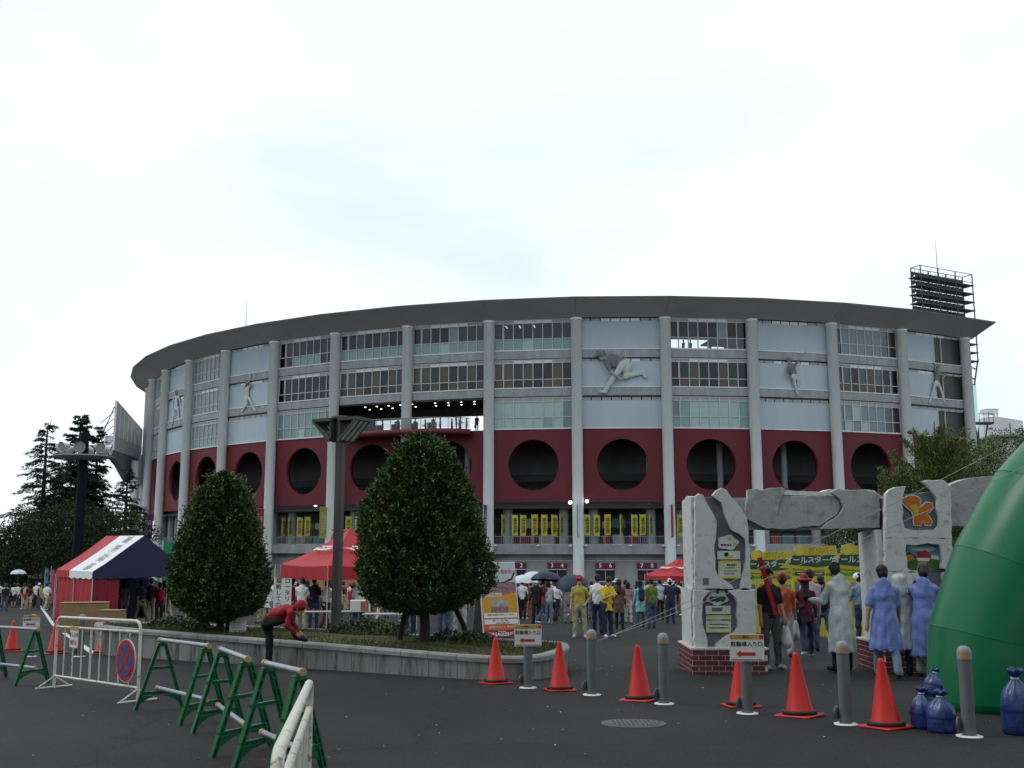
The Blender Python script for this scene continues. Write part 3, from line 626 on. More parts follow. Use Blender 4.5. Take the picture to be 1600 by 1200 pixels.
pipe(4, 5, AH + 0.037, 'grey top pipe nearest the camera, ending at the rusty white barrier'); pipe(4, 5, 0.25, 'grey low pipe nearest the camera, behind the rusty white barrier')
pipe(7, 6, AH + 0.037, 'grey top pipe at the left picture edge'); pipe(7, 6, 0.25, 'grey low pipe at the left picture edge')

# ---- white pipe barriers
def white_barrier(a, b, lb, h=1.0, nbar=8):
    a, b = Vector(a), Vector(b); d = b - a; ln = d.length; ang = math.atan2(d.y, d.x); tilt = math.atan2(d.z, math.hypot(d.x, d.y))
    root = empty('pipe_barrier', a); root.rotation_euler = (0, -tilt, ang)
    rc = 0.12
    path = [(0, 0, 0.05)] + [(0, 0, h - rc)] + [(rc - rc*math.cos(t), 0, h - rc + rc*math.sin(t)) for t in (R(30), R(60), R(90))] + [(ln - rc + rc*math.sin(t), 0, h - rc + rc*math.cos(t)) for t in (0, R(30), R(60))] + [(ln, 0, h - rc), (ln, 0, 0.05)]
    mb = MB(); mb.tube(path, 0.021, 12); mb.build('frame_tube', M_wfence, root)
    for z in (h - 0.14, 0.18):
        mb = MB(); mb.tube([(0.01, 0, z), (ln - 0.01, 0, z)], 0.017, 10); mb.build('rail', M_wfence, root)
    for k in range(1, nbar + 1):
        x = ln * k / (nbar + 1); mb = MB(); mb.tube([(x, 0, 0.18), (x, 0, h - 0.14)], 0.0105 if k != (nbar+1)//2 else 0.017, 8); mb.build('bar', M_wfence, root)
    for x in (0.0, ln):
        mb = MB(); mb.tube([(x, -0.27, 0.015), (x, 0.27, 0.015)], 0.015, 8); mb.tube([(x, -0.24, 0.02), (x, 0, 0.17)], 0.011, 6); mb.tube([(x, 0.24, 0.02), (x, 0, 0.17)], 0.011, 6); mb.tube([(x, 0, 0.0), (x, 0, 0.09)], 0.02, 8); mb.build('foot', M_wfence, root)
    tag(root, lb, 'barrier', 'white pipe barriers')
    return root, ln
b1a, b1b = gp(84, 1075), gp(215, 1097)
wb, wl = white_barrier(b1a, b1b, 'white pipe barrier with a round no parking sign on it', 1.04)
n2a, n2b = gp(484, 1066, 1.0), gp(431, 1185, 1.0)
white_barrier((n2a.x, n2a.y, gz(n2a.y)), (n2b.x, n2b.y, gz(n2b.y)), 'near white pipe barrier with rusty chipped paint at the bottom edge', 1.0, 7)
# round no parking sign hanging on the barrier
ang = math.atan2(b1b.y - b1a.y, b1b.x - b1a.x); dd = (b1b - b1a)
pc = b1a + dd * 0.885; pc.z += 0.52
sg = empty('no_parking_sign', pc, ang)
M_blue = pm('sign_blue', (0.035, 0.075, 0.22), 0.4, 0.1, 5); M_sred = pm('sign_red', (0.33, 0.025, 0.04), 0.4, 0.1, 5); M_srim = pm('sign_rim', (0.5, 0.5, 0.52), 0.4)
def disc(mb, r_, y0, y1, n=36): mb.prism([(r_*math.cos(2*math.pi*k/n), r_*math.sin(2*math.pi*k/n)) for k in range(n)], y0, y1)
mb = MB(); disc(mb, 0.285, -0.05, -0.035); mb.build('rim', M_srim, sg)
mb = MB(); disc(mb, 0.272, -0.054, -0.0505); mb.build('red_disc', M_sred, sg)
mb = MB(); disc(mb, 0.205, -0.058, -0.0545); mb.build('blue_disc', M_blue, sg)
for s_ in (-1, 1):
    mb = MB(); mb.M = Matrix.Rotation(R(45 * s_), 4, 'Y'); mb.box(-0.215, 0.215, -0.0615 - (0.002 if s_ > 0 else 0), -0.0585, -0.027, 0.027); mb.build('cross_bar', M_sred, sg)
mb = MB(); mb.tube([(0.05, -0.04, 0.27), (0.06, -0.01, 0.37)], 0.008, 6); mb.tube([(-0.05, -0.04, 0.27), (-0.05, -0.01, 0.37)], 0.008, 6); mb.build('hook', M_rail, sg)
tag(sg, 'round red and blue no parking sign hanging on the white barrier', 'sign')
pc = b1a + dd * 0.25; pc.z += 0.62
ns = empty('notice_sheet', pc, ang)
mb = MB(); mb.box(-0.14, 0.14, -0.035, -0.03, 0.0, 0.30); mb.build('sheet', M_paper, ns)
mb = MB(); mb.box(-0.135, 0.135, -0.039, -0.0355, 0.25, 0.295); mb.build('header_strip', M_ochre, ns)
for z, t_, m_ in ((0.18, 'おしらせ', M_ink), (0.07, '通行止', M_redink)): place('lettering', text_mesh(t_, 0.075, m_, bold=0.01, extrude=0.001), ns, loc=(0, -0.037, z))
tag(ns, 'small white notice tied to the left half of the white barrier', 'notice')

# ---- planter
PLW = [(150, 977), (222, 984), (330, 992), (430, 1000), (535, 1008), (640, 1016.5), (720, 1023), (775, 1026), (825, 1026), (858, 1021.5), (878, 1015), (888, 1009)]
PLB = [(884, 1004), (868, 1001.5), (830, 1000), (770, 997), (690, 993), (560, 985), (430, 979), (310, 974.5), (200, 971), (150, 971)]
PZ = -0.31                                          # the coping is level, the forecourt falls away along it
def zpt(px, py, z):                                 # point on the level z
    u, f, up = ray(px, py); t = (z - CAMZ) / up; return Vector((t * u, t * f, z))
front = [zpt(p[0], p[1], PZ) for p in PLW]; back = [zpt(p[0], p[1], PZ) for p in PLB]
pts2 = [Vector((p.x, p.y)) for p in front] + [Vector((p.x, p.y)) for p in back]
def smooth_poly(P, it=2):
    for _ in range(it):
        Q = []
        for k in range(len(P)):
            a, b = P[k], P[(k+1) % len(P)]; Q += [a*0.75 + b*0.25, a*0.25 + b*0.75]
        P = Q
    return P
PO = smooth_poly(pts2, 2)
def offset(P, d):
    out = []
    for k in range(len(P)):
        t = (P[(k+1) % len(P)] - P[k-1]).normalized(); out.append(P[k] + Vector((-t.y, t.x)) * d)
    return out
_ar = sum(PO[k].x*PO[(k+1)%len(PO)].y - PO[(k+1)%len(PO)].x*PO[k].y for k in range(len(PO)))
if _ar < 0: PO = PO[::-1]
PI_ = offset(PO, 0.16)
planter = empty('planter', (PO[0].x, PO[0].y, gz(PO[0].y))); PLM = Matrix.Translation(-Vector(planter.location))
def pz(p, h): return Vector((p.x, p.y, PZ + h))
def g3(p, h): return Vector((p.x, p.y, gz(p.y) + h))
# wall cast in lengths with open joints, each length a piece of its own
per = [0.0]
for k in range(len(PO)): per.append(per[-1] + (PO[(k+1) % len(PO)] - PO[k]).length)
def along(P, s):
    s = s % per[-1]
    for k in range(len(PO)):
        if per[k+1] >= s:
            t = (s - per[k]) / max(1e-6, per[k+1] - per[k]); return P[k].lerp(P[(k+1) % len(P)], t)
    return P[0]
nseg = int(per[-1] / 0.6)
for k in range(nseg):
    s0 = per[-1]*k/nseg + 0.006; s1 = per[-1]*(k+1)/nseg - 0.006; mb = MB(); rs = []
    for q in range(5):
        s_ = s0 + (s1 - s0)*q/4; po, pi = along(PO, s_), along(PI_, s_)
        rs.append([g3(po, -0.05), pz(po, -0.10), pz(po.lerp(pi, -0.22), -0.097), pz(po.lerp(pi, -0.25), -0.03), pz(po.lerp(pi, -0.1), 0), pz(pi.lerp(po, 0.1), 0), pz(pi, -0.03), g3(pi, -0.05)])
    mb.rings(rs, 0, False)
    for f_i, f_ in enumerate(mb.f[:-2]): mb.m[f_i] = 1 if f_i % 8 in (2, 3, 4, 5) else 0
    place('wall_length', mb.mesh('wall_length', [M_conc, M_conct]), planter, M=PLM)
M_soil = pm('soil_and_litter', (0.075, 0.062, 0.040), 0.95, 0.45, 3.0, 0.6, 25, dirt=(0.05, 0.07, 0.025, 0.45, 0.6, 0.8), dscale=1.3)
mb = MB(); cen = sum((p for p in PI_), Vector((0, 0))) / len(PI_)
c0 = mb.vert(pz(cen, 0.04)); rings_ = []
for t in (1.0, 0.85, 0.6, 0.3): rings_.append([mb.vert(pz(cen.lerp(p, t), -0.08 + (1 - t)*0.13 + (0.02*math.sin(7*k) if t < 1 else 0))) for k, p in enumerate(PI_)])
for a, b in zip(rings_, rings_[1:]):
    for k in range(len(PI_)): j = (k+1) % len(PI_); mb.face((a[k], a[j], b[j], b[k]), 0, True)
for k in range(len(PI_)): mb.face((rings_[-1][k], rings_[-1][(k+1) % len(PI_)], c0), 0, True)
place('soil', mb.mesh('soil', M_soil), planter, M=PLM)
tag(planter, 'long low concrete planter bed with rounded right end under two clipped trees', 'planter')
def in_poly(x, y, P):
    c_ = False; j = len(P) - 1
    for i in range(len(P)):
        if (P[i].y > y) != (P[j].y > y) and x < (P[j].x - P[i].x)*(y - P[i].y)/(P[j].y - P[i].y) + P[i].x: c_ = not c_
        j = i
    return c_
def soil_z(x, y):
    return PZ - 0.02

# ---- manhole cover
p = gp(990, 1131); mh = MB(); mh.lathe([(0.36, 0.0), (0.36, 0.010), (0.33, 0.012)], 40); mhe = empty('manhole_cover', (p.x, p.y, p.z)); mhe.rotation_euler = (R(-2.29), 0, 0)
mh.build('rim', pm('cast_iron', (0.10, 0.10, 0.105), 0.55, 0.2, 8, 0.4, 80), mhe)
mb = MB(); mb.lathe([(0.31, 0.013), (0.31, 0.016)], 40); li = mb.build('lid', pm('worn_iron_lid', (0.075, 0.075, 0.08), 0.45, 0.25, 10, 0.5, 60), mhe)
mb = MB()
for k in range(12):
    for q in range(12):
        x, y = -0.28 + k*0.05, -0.28 + q*0.05
        if x*x + y*y < 0.075: mb.box(x, x + 0.026, y, y + 0.026, 0.0165, 0.021)
o = mb.build('lid_studs', _mc['cast_iron'], li); o['kind'] = 'stuff'
tag(mhe, 'round cast iron manhole cover in the asphalt', 'manhole')
# drain grate strip near the gate and painted white line at the left
# ---- litter, fallen leaves
mb = MB(); rr = random.Random(3)
for k in range(420):
    if k < 90: p = gp(rr.gauss(900, 30), rr.gauss(1048, 6))
    else:
        y = rr.uniform(9.3, 40); p = Vector((rr.uniform(-0.5, 0.5)*y*1.05, y, gz(y)))
    if in_poly(p.x, p.y, PO): continue
    s_ = rr.uniform(0.012, 0.03); a = rr.uniform(0, 6.3); t = rr.uniform(-0.3, 0.3)
    mb.poly([(p.x + s_*math.cos(a + q*1.57)*(1 if q % 2 else 0.55), p.y + s_*math.sin(a + q*1.57)*(1 if q % 2 else 0.55), gz(p.y) + 0.006 + 0.008*(q % 2)) for q in range(4)], rr.choice([0, 0, 1]))
tag(mb.build('fallen_leaves', [pm('dry_leaf', (0.18, 0.14, 0.07), 0.8, 0.3, 9), pm('paper_scrap', (0.4, 0.4, 0.38), 0.8, 0.1, 9)]), 'scattered dry leaves and paper scraps on the asphalt', 'litter', kind='stuff')

# ---- painted line at the far left
wl_ = [gp(*p) for p in ((58, 941), (70, 957), (84, 977), (104, 992), (124, 1005), (148, 1023))]
mb = MB(); prev = None
for k, p in enumerate(wl_):
    d = (wl_[min(k+1, 5)] - wl_[max(k-1, 0)]); n_ = Vector((-d.y, d.x, 0)).normalized() * 0.07
    cur = (mb.vert(p + n_ + Vector((0, 0, 0.005 + GS*0))), mb.vert(p - n_ + Vector((0, 0, 0.005))))
    if prev: mb.face((prev[0], cur[0], cur[1], prev[1]))
    prev = cur
tag(mb.build('painted_line', pm('worn_white_line', (0.5, 0.5, 0.49), 0.7, 0.2, 6)), kind='structure')
# ================================================================== LAMP POST
M_post = pm('brown_grey_post', (0.068, 0.062, 0.062), 0.55, 0.1, 3, dirt=(0.05, 0.045, 0.045, 0.5, 0.8, 0.6), dscale=5)
M_lglass = pm('milky_lamp_glass', (0.42, 0.47, 0.46), 0.25, 0.2, 4, dirt=(0.2, 0.2, 0.17, 0.45, 0.7, 0.6), dscale=6)
lp = at(525, 975, 22.4); lpz = soil_z(lp.x, lp.y) - 0.05; ltop = at(525, 655, 22.4).z
lamp = empty('lamp_post', (lp.x, lp.y, lpz), R(-28)); H = ltop - lpz
mb = MB(); mb.cbox(-0.082, 0.082, -0.082, 0.082, 0, H, 0.012); mb.build('post', M_post, lamp)
mb = MB(); mb.cbox(-0.16, 0.16, -0.16, 0.16, 0.0, 0.1, 0.01); mb.build('base_collar', M_post, lamp)
mb = MB(); mb.box(-0.05, 0.05, -0.088, -0.0825, 1.5, 1.9); mb.build('access_door', M_post, lamp)
mb = MB(); mb.cbox(-0.16, 0.16, -0.16, 0.16, H, H + 0.06, 0.01); mb.build('top_cap', M_post, lamp)
for q in range(4):
    Mq = Matrix.Rotation(R(90*q), 4, 'Z')
    if q in (1, 3): continue
    lan = MB(); lan.M = Mq; z1 = H - 0.01; z0 = H - 0.50
    lan.box(0.10, 0.60, -0.27, 0.27, z1 - 0.05, z1 + 0.02)                                # top tray
    lan.box(0.10, 0.14, -0.23, 0.23, z0, z1 - 0.052)
    for y_ in (-0.27, -0.10, 0.07, 0.24):                                       # side and dividing ribs
        pts = [(0.10, z0), (0.14, z0 - 0.02), (0.60, z1 - 0.05), (0.53, z1 - 0.052), (0.14, z0 + 0.06), (0.10, z0 + 0.06)]
        a = [lan.vert((x, y_, z)) for x, z in pts]; b = [lan.vert((x, y_ + 0.03, z)) for x, z in pts]
        lan.face(a); lan.face(b[::-1])
        for k in range(6): lan.face((a[(k+1) % 6], a[k], b[k], b[(k+1) % 6]))
    hd = lan.build('lantern', M_post, lamp)
    gl = MB(); gl.M = Mq
    for y_ in (-0.24, -0.07, 0.10):
        gl.rings([[(0.145, y_ + 0.003, z0 + 0.02), (0.145, y_ + 0.137, z0 + 0.02), (0.165, y_ + 0.137, z0 + 0.02), (0.165, y_ + 0.003, z0 + 0.02)], [(0.55, y_ + 0.003, z1 - 0.06), (0.55, y_ + 0.137, z1 - 0.06), (0.57, y_ + 0.137, z1 - 0.06), (0.57, y_ + 0.003, z1 - 0.06)]], 0, False)
    gl.build('glass_panel', M_lglass, hd)
tag(lamp, 'square brown grey lamp post with wedge shaped lanterns rising from the planter', 'lamp post')

# ---- high mast with ring of floodlights at the left
p = at(125, 800, 70); hm = empty('floodlight_mast', (p.x, p.y, gz(70))); H = at(125, 676, 70).z - gz(70); zp = at(125, 714, 70).z - gz(70)
M_dark = pm('dark_mast_steel', (0.006, 0.008, 0.010), 0.7, 0.1, 2, spec=0.1)
mb = MB(); mb.lathe([(0.36, 0), (0.30, zp), (0.29, H)], 20); mb.build('mast', M_dark, hm)
mb = MB(); mb.lathe([(0.3, zp - 0.22), (0.6, zp - 0.18), (1.98, zp - 0.02), (2.0, zp + 0.04), (1.9, zp + 0.06), (0.3, zp + 0.06)], 32); mb.build('platform', pm('platform_grey', (0.30, 0.30, 0.32), 0.5), hm)
for k in range(8):
    a = 2*math.pi*(k + 0.3)/8; c_ = Vector((1.5*math.cos(a), 1.5*math.sin(a), zp + 0.6)); d = Vector((math.cos(a), math.sin(a), -0.25)).normalized()
    mb = MB(); mb.M = Matrix.Translation(c_) @ d.to_track_quat('Z', 'Y').to_matrix().to_4x4()
    mb.lathe([(0.06, -0.4), (0.14, -0.35), (0.2, -0.15), (0.36, 0.2), (0.38, 0.24)], 18, cap1=False)
    fl = mb.build('floodlight', pm('floodlight_shell', (0.42, 0.43, 0.42), 0.35, metal=0.3), hm)
    mb = MB(); mb.M = Matrix.Translation(c_) @ d.to_track_quat('Z', 'Y').to_matrix().to_4x4(); mb.lathe([(0.01, 0.2), (0.35, 0.19)], 18, cap0=False, cap1=False); mb.build('lens', pm('floodlight_lens', (0.25, 0.28, 0.28), 0.1), fl)
    mb = MB(); mb.box(c_.x - 0.08, c_.x + 0.08, c_.y - 0.08, c_.y + 0.08, zp + 0.06, zp + 0.5); mb.build('bracket', M_rail, hm)
tag(hm, 'tall dark mast with a round platform of floodlights before the conifers', 'floodlight mast')

# ---- stadium floodlight tower behind the right end
ft = empty('floodlight_tower', (at(1483, 600, 138).x, 138, GZ)); Yt = 138
M_tow = pm('tower_steel', (0.045, 0.06, 0.06), 0.5, 0.1, 2)
zt = at(1480, 424, Yt).z - GZ; zb = at(1480, 558, Yt).z - GZ; W2 = 5.2; dpt = 1.6; ft.rotation_euler = (0, 0, R(28))
mb = MB()
for x in (-W2, -W2/3, W2/3, W2):
    for y in (-dpt/2, dpt/2): mb.tube([(x, y, zb), (x, y, zt)], 0.09, 5)
for y in (-dpt/2, dpt/2):
    for z in (zt, zt - 1.2): mb.tube([(-W2, y, z), (W2, y, z)], 0.05, 5)
for x in (-W2, W2): mb.tube([(x, -dpt/2, zt), (x, dpt/2, zt)], 0.06, 5)
for k in range(14): x = -W2 + 2*W2*k/13; mb.tube([(x, dpt/2, zt - 1.2), (x, dpt/2, zt)], 0.03, 4)
mb.build('tower_frame', M_tow, ft)
lv = [zt - 1.5 - k*1.2 for k in range(10)]
for li_, z in enumerate(lv):
    mb = MB(); mb.box(-W2 - 0.6, W2 + 0.3, -dpt/2, dpt/2, z - 0.12, z); mb.build('platform', M_tow, ft)
mb = MB(); d = Vector((-0.9, 0.3, -0.35)).normalized(); mb.M = d.to_track_quat('Z', 'Y').to_matrix().to_4x4(); mb.lathe([(0.06, -0.35), (0.2, -0.25), (0.34, 0.15), (0.36, 0.2)], 10); ME_fl = mb.mesh('floodlight', M_tow)
for z in lv[:6]:
    for k in range(12): place('floodlight', ME_fl, ft, loc=(-W2 - 0.4 + k*2*W2/12, 0.1, z + 0.5))
mb = MB(); mb.tube([(-0.6, 0.2, zt - 1), (-0.6, 0.2, zt + 4.2)], [0.06, 0.02], 5); mb.build('antenna', M_tow, ft)
mb = MB()                                                        # tapering lattice below the lamps
bx_, by_ = 0.4, 1.2
legs = [((-W2*0.1, -dpt/2), (2.2, -0.5)), ((W2, -dpt/2), (3.0, -0.5)), ((-W2*0.1, dpt/2), (2.2, 0.6)), ((W2, dpt/2), (3.0, 0.6))]
zl = zb - 8.5
for (a, b) in legs: mb.tube([(a[0], a[1], zb), (b[0], b[1], zl), (b[0], b[1], 0)], 0.11, 5)
for k in range(6):
    t0, t1 = k/6, (k+1)/6
    for q in (0, 2):
        A0, A1 = legs[q]; B0, B1 = legs[q+1]
        pa = Vector((A0[0] + (A1[0]-A0[0])*t0, A0[1] + (A1[1]-A0[1])*t0, zb + (zl - zb)*t0)); pb = Vector((B0[0] + (B1[0]-B0[0])*t1, B0[1] + (B1[1]-B0[1])*t1, zb + (zl - zb)*t1))
        pc_ = Vector((A0[0] + (A1[0]-A0[0])*t1, A0[1] + (A1[1]-A0[1])*t1, zb + (zl - zb)*t1))
        mb.tube([pa, pb], 0.06, 4); mb.tube([pb, pc_], 0.06, 4)
mb.build('lattice_leg', M_tow, ft)
tag(ft, 'dark lattice floodlight tower rising behind the right end of the roof', 'floodlight tower')
# stair tower and gangway below it
p = at(1531, 640, 128); sg2 = empty('service_gangway', (p.x, p.y, GZ))
z1, z0 = at(1531, 618, 128).z - GZ, at(1531, 660, 128).z - GZ; mb = MB()
M_pgreen = pm('pale_green_steel', (0.22, 0.30, 0.26), 0.5)
mb.box(-1.6, -0.5, -0.5, 0.5, z0 - 2, z1 + 1.4); mb.build('ladder_cage', glass_mat('cage_mesh', (0.75, 0.85, 0.8)), sg2)
mb = MB(); mb.box(-1.2, 1.4, -0.6, 0.6, z0 - 0.25, z0); mb.build('gangway_deck', M_tow, sg2)
mb = MB()
for x in (-0.4, 0.2, 0.8, 1.35): mb.tube([(x, -0.55, z0), (x, -0.55, z0 + 1.1)], 0.04, 5)
mb.tube([(-0.5, -0.55, z0 + 1.1), (1.35, -0.55, z0 + 1.1)], 0.04, 5); mb.tube([(-0.5, -0.55, z0 + 0.6), (1.35, -0.55, z0 + 0.6)], 0.03, 5); mb.build('railing', M_tow, sg2)
mb = MB(); mb.tube([(-1.0, 0, z0), (-0.1, 0, z0 - 4), (0.3, 0, 0)], 0.2, 6); mb.tube([(0.9, 0, z0), (0.0, 0, z0 - 4)], 0.1, 6); mb.build('prop', pm('green_prop', (0.03, 0.10, 0.09), 0.5), sg2)
tag(sg2, 'steel service gangway sticking out at the right end of the stadium', 'gangway')

# ---- far white block with a water tank
p = at(1566, 690, 230); ab = empty('apartment_building', (p.x, p.y, GZ)); ab.rotation_euler = (0, 0, R(0))
M_bl = pm('pale_building', (0.62, 0.64, 0.65), 0.7, 0.06, 0.2); M_bw = pm('building_window', (0.1, 0.12, 0.13), 0.3)
zt = at(1566, 651, 230).z - GZ
mb = MB(); mb.prism([(-4.0, 0), (5.0, 0), (5.0, zt - 0.9), (-0.6, zt), (-4.0, zt - 0.3)], 0, 12); mb.build('wall', M_bl, ab)
mb = MB(); mb.box(-2.2, 0.6, 2, 5, zt + 0.9, zt + 1.9)
for x in (-2, -0.3, 0.3): mb.box(x, x + 0.25, 2.2, 2.5, zt - 0.3, zt + 0.9)
mb.box(-2.3, 0.7, 1.9, 5.1, zt + 1.9, zt + 2.1); mb.build('water_tank', M_bl, ab)
for k in range(4):
    mb = MB(); mb.box(-2.9, -2.0, -0.05, 0.05, zt - 2.9 - k*1.6, zt - 2.5 - k*1.6); mb.build('window', M_bw, ab)
for x in (0.4, 3.0):
    mb = MB(); mb.box(x, x + 1.0, -0.05, 0.05, zt - 5.6, zt - 5.2); mb.build('window', M_bw, ab)
mb = MB(); mb.tube([(2, -0.1, 2), (2, -0.1, zt - 1.5)], 0.1, 5); mb.build('drain_pipe', M_bw, ab)
tag(ab, 'plain white apartment block with a roof water tank at the far right', 'building')
p = at(1600, 705, 150); lb_ = empty('low_building', (p.x + 4, p.y, GZ))
zt = at(1600, 683, 150).z - GZ
mb = MB(); mb.box(-8, 14, 0, 10, 0, zt); mb.build('wall', pm('low_building_wall', (0.35, 0.36, 0.38), 0.7), lb_)
mb = MB(); mb.box(-8.4, 14.4, -0.5, 10.5, zt + 0.003, zt + 0.35); mb.build('roof', M_span, lb_)
for k in range(8):
    mb = MB(); mb.box(-7.3 + k*2.6, -5.4 + k*2.6, -0.06, 0.05, zt - 2.2, zt - 0.8); mb.build('window', M_white, lb_)
tag(lb_, 'low grey flat roofed building behind the trees at the right edge', 'building')

# ================================================================== INFLATABLE ARCH
def arch():
    root = empty('inflatable_arch', (9.68, 13.2, gz(13.2)), R(-2)); z_ = gz(13.2); r_ = 0.84
    E_ = [(5.22, z_), (5.19, z_ + 0.12), (5.275, 0.483), (5.656, 1.48), (6.26, 2.44), (7.04, 3.22), (7.99, 3.77), (9.06, 4.04)]
    E_ = E_ + [(19.2 - x, z) for x, z in E_[::-1]]; E_ = [Vector((x - 9.6, 0, z - z_)) for x, z in E_]
    n = len(E_); rings_ = []
    for k in range(n):
        d0 = (E_[k] - E_[k-1]).normalized() if k else Vector((0, 0, 1)); d1 = (E_[k+1] - E_[k]).normalized() if k < n - 1 else Vector((0, 0, -1))
        t = (d0 + d1).normalized() if 1 < k < n - 2 else (Vector((0, 0, 1)) if k < 3 else Vector((0, 0, -1))); nr = Vector((-t.z, 0, t.x)); rr_ = r_ * (0.9 if k in (0, n - 1) else 1.0)
        c_ = E_[k] - nr * rr_; rings_.append([c_ + nr * rr_ * math.cos(2*math.pi*q/48) + Vector((0, 1, 0)) * rr_ * math.sin(2*math.pi*q/48) for q in range(48)])
    M_inf = pm('green_pvc', (0.002, 0.125, 0.048), 0.33, 0.10, 0.9, 0.25, 2.2, spec=0.3, dirt=(0.002, 0.085, 0.033, 0.5, 0.8, 0.6), dscale=1.2)
    for k in range(n - 1):
        a, b = rings_[k], rings_[k+1]; N2 = 6; rs = []
        for q in range(N2 + 1):                      # slight inflation between the seams
            t = q/N2; ca = sum((p for p in a), Vector()) / 48; cb = sum((p for p in b), Vector()) / 48; c_ = ca.lerp(cb, t); s_ = 1 + 0.012*math.sin(math.pi*t)
            rs.append([c_ + (p.lerp(p2, t) - c_) * s_ for p, p2 in zip(a, b)])
        mb = MB(); mb.rings(rs, 0, True, k == 0, k == n - 2); mb.build('arch_segment', M_inf, root)
    for k in range(2, n - 2):
        mb = MB(); mb.tube(rings_[k] + rings_[k][:1], 0.006, 4); mb.build('seam', pm('seam_tape', (0.02, 0.13, 0.065), 0.5), root)
    return tag(root, 'big shiny green inflatable arch leaning in at the right edge', 'inflatable arch')
ARCH = arch()
M_bag = pm('blue_vinyl', (0.014, 0.035, 0.15), 0.32, 0.15, 8, 0.5, 14, spec=0.6)
def bag(loc, r_, h, lb, seed, tilt=(0, 0)):
    rr = random.Random(seed); root = empty('weight_bag', loc); root.rotation_euler = (tilt[0], tilt[1], rr.uniform(0, 6))
    n = 40; rs = []
    for (f_, z, pl_) in ((0.8, 0, 0), (0.97, 0.02, 0), (1.0, 0.10*h, 0.01), (0.99, 0.34*h, 0.015), (1.0, 0.40*h, 0.03), (0.97, 0.50*h, 0.05), (0.86, 0.60*h, 0.08), (0.66, 0.69*h, 0.12), (0.42, 0.77*h, 0.16), (0.22, 0.83*h, 0.16), (0.19, 0.86*h, 0.14), (0.30, 0.91*h, 0.25), (0.44, 0.96*h, 0.30), (0.36, h, 0.3), (0.05, 0.93*h, 0.1)):
        rs.append([(r_*f_*(1 + pl_*math.sin(9*a + seed + 2*math.sin(2*a)) + pl_*0.5*math.sin(5*a - z*9))*math.cos(a) + 0.25*r_*max(0, z/h - 0.7)*math.sin(seed), r_*f_*(1 + pl_*math.sin(9*a + seed + 2*math.sin(2*a)))*math.sin(a), z - 0.03*pl_*math.sin(4*a + seed)) for a in [2*math.pi*k/n for k in range(n)]])
    mb = MB(); mb.rings(rs, 0, True); mb.build('bag_body', M_bag, root)
    mb = MB(); mb.lathe([(r_*1.015, 0.345*h), (r_*1.03, 0.37*h), (r_*1.02, 0.395*h)], n, cap0=False, cap1=False); mb.build('band', pm('dark_blue_band', (0.012, 0.025, 0.11), 0.5), root)
    mb = MB(); mb.lathe([(r_*0.24, 0.835*h), (r_*0.26, 0.85*h), (r_*0.24, 0.865*h)], 14, cap0=False, cap1=False); mb.build('tie', M_white, root)
    tag(root, lb, 'weight bag', 'blue weight bags at the arch foot')
p = gp(1443, 1138); bag((p.x, p.y, p.z), 0.13, 0.43, 'blue weight bag on the ground, left of the near pair', 1)
p = gp(1466, 1143); bag((p.x + 0.02, p.y - 0.05, p.z), 0.145, 0.43, 'blue weight bag on the ground, right of the near pair', 2)
p = gp(1463, 1138); bag((p.x - 0.02, p.y + 0.03, p.z + 0.33), 0.10, 0.30, 'small blue weight bag lying on top of the near pair', 3, (0.25, 0.2))
p = gp(1592, 1147); bag((p.x, p.y, p.z), 0.16, 0.66, 'blue weight bag at the right picture edge', 4)

# ================================================================== ROPES
M_rope = pm('pale_rope', (0.36, 0.35, 0.31), 0.8)
bp_ = gp(925, 1086)
def rope(a, b, sag, lb):
    a, b = Vector(a), Vector(b); root = MB(); pts = []
    for k in range(25): t = k/24; p = a.lerp(b, t); p.z -= sag*4*t*(1 - t); pts.append(p - a)
    root.tube(pts, 0.0045, 5)
    o = root.build('guy_rope', M_rope, None, a); tag(o, lb, 'rope', 'guy ropes of the arch')
rope((bp_.x + 0.07, bp_.y, bp_.z + 0.72), (8.3, 13.3, 3.72), 0.10, 'pale guy rope from the bollard to the upper arch')
rope((bp_.x + 0.07, bp_.y, bp_.z + 0.74), (6.75, 12.75, 2.62), 0.10, 'lower pale guy rope from the bollard to the arch')
# ================================================================== ROCK GATE
M_rock = pm('painted_plaster_rock', (0.50, 0.525, 0.52), 0.9, 0.08, 2.0, 0.35, 22, dirt=(0.22, 0.23, 0.23, 0.54, 0.70, 0.85), dscale=6.0)
M_rockd = pm('grey_recess_board', (0.13, 0.145, 0.165), 0.8, 0.12, 2.5, 0.2, 20)
M_rockb = pm('beam_plaster_rock', (0.34, 0.35, 0.345), 0.9, 0.12, 2.2, 0.4, 22, dirt=(0.15, 0.16, 0.16, 0.5, 0.70, 0.8), dscale=4.5)
GY = 18.45
rg = random.Random(11)
gate = empty('rock_gate', (at(1130, 1050, GY).x, GY, gz(GY)))
def G(px, py, Y=GY): p = at(px, py, Y); return (p.x - gate.location.x, p.z - gate.location.z)
def rough(P, j=0.012, step=0.09, r_=rg):
    out = []
    for k in range(len(P)):
        a, b = Vector(P[k]), Vector(P[(k+1) % len(P)]); n = max(1, int((b - a).length / step))
        for q in range(n):
            p = a.lerp(b, q/n); out.append((p.x + (r_.uniform(-j, j) if q else 0), p.y + (r_.uniform(-j, j) if q else 0)))
    return out
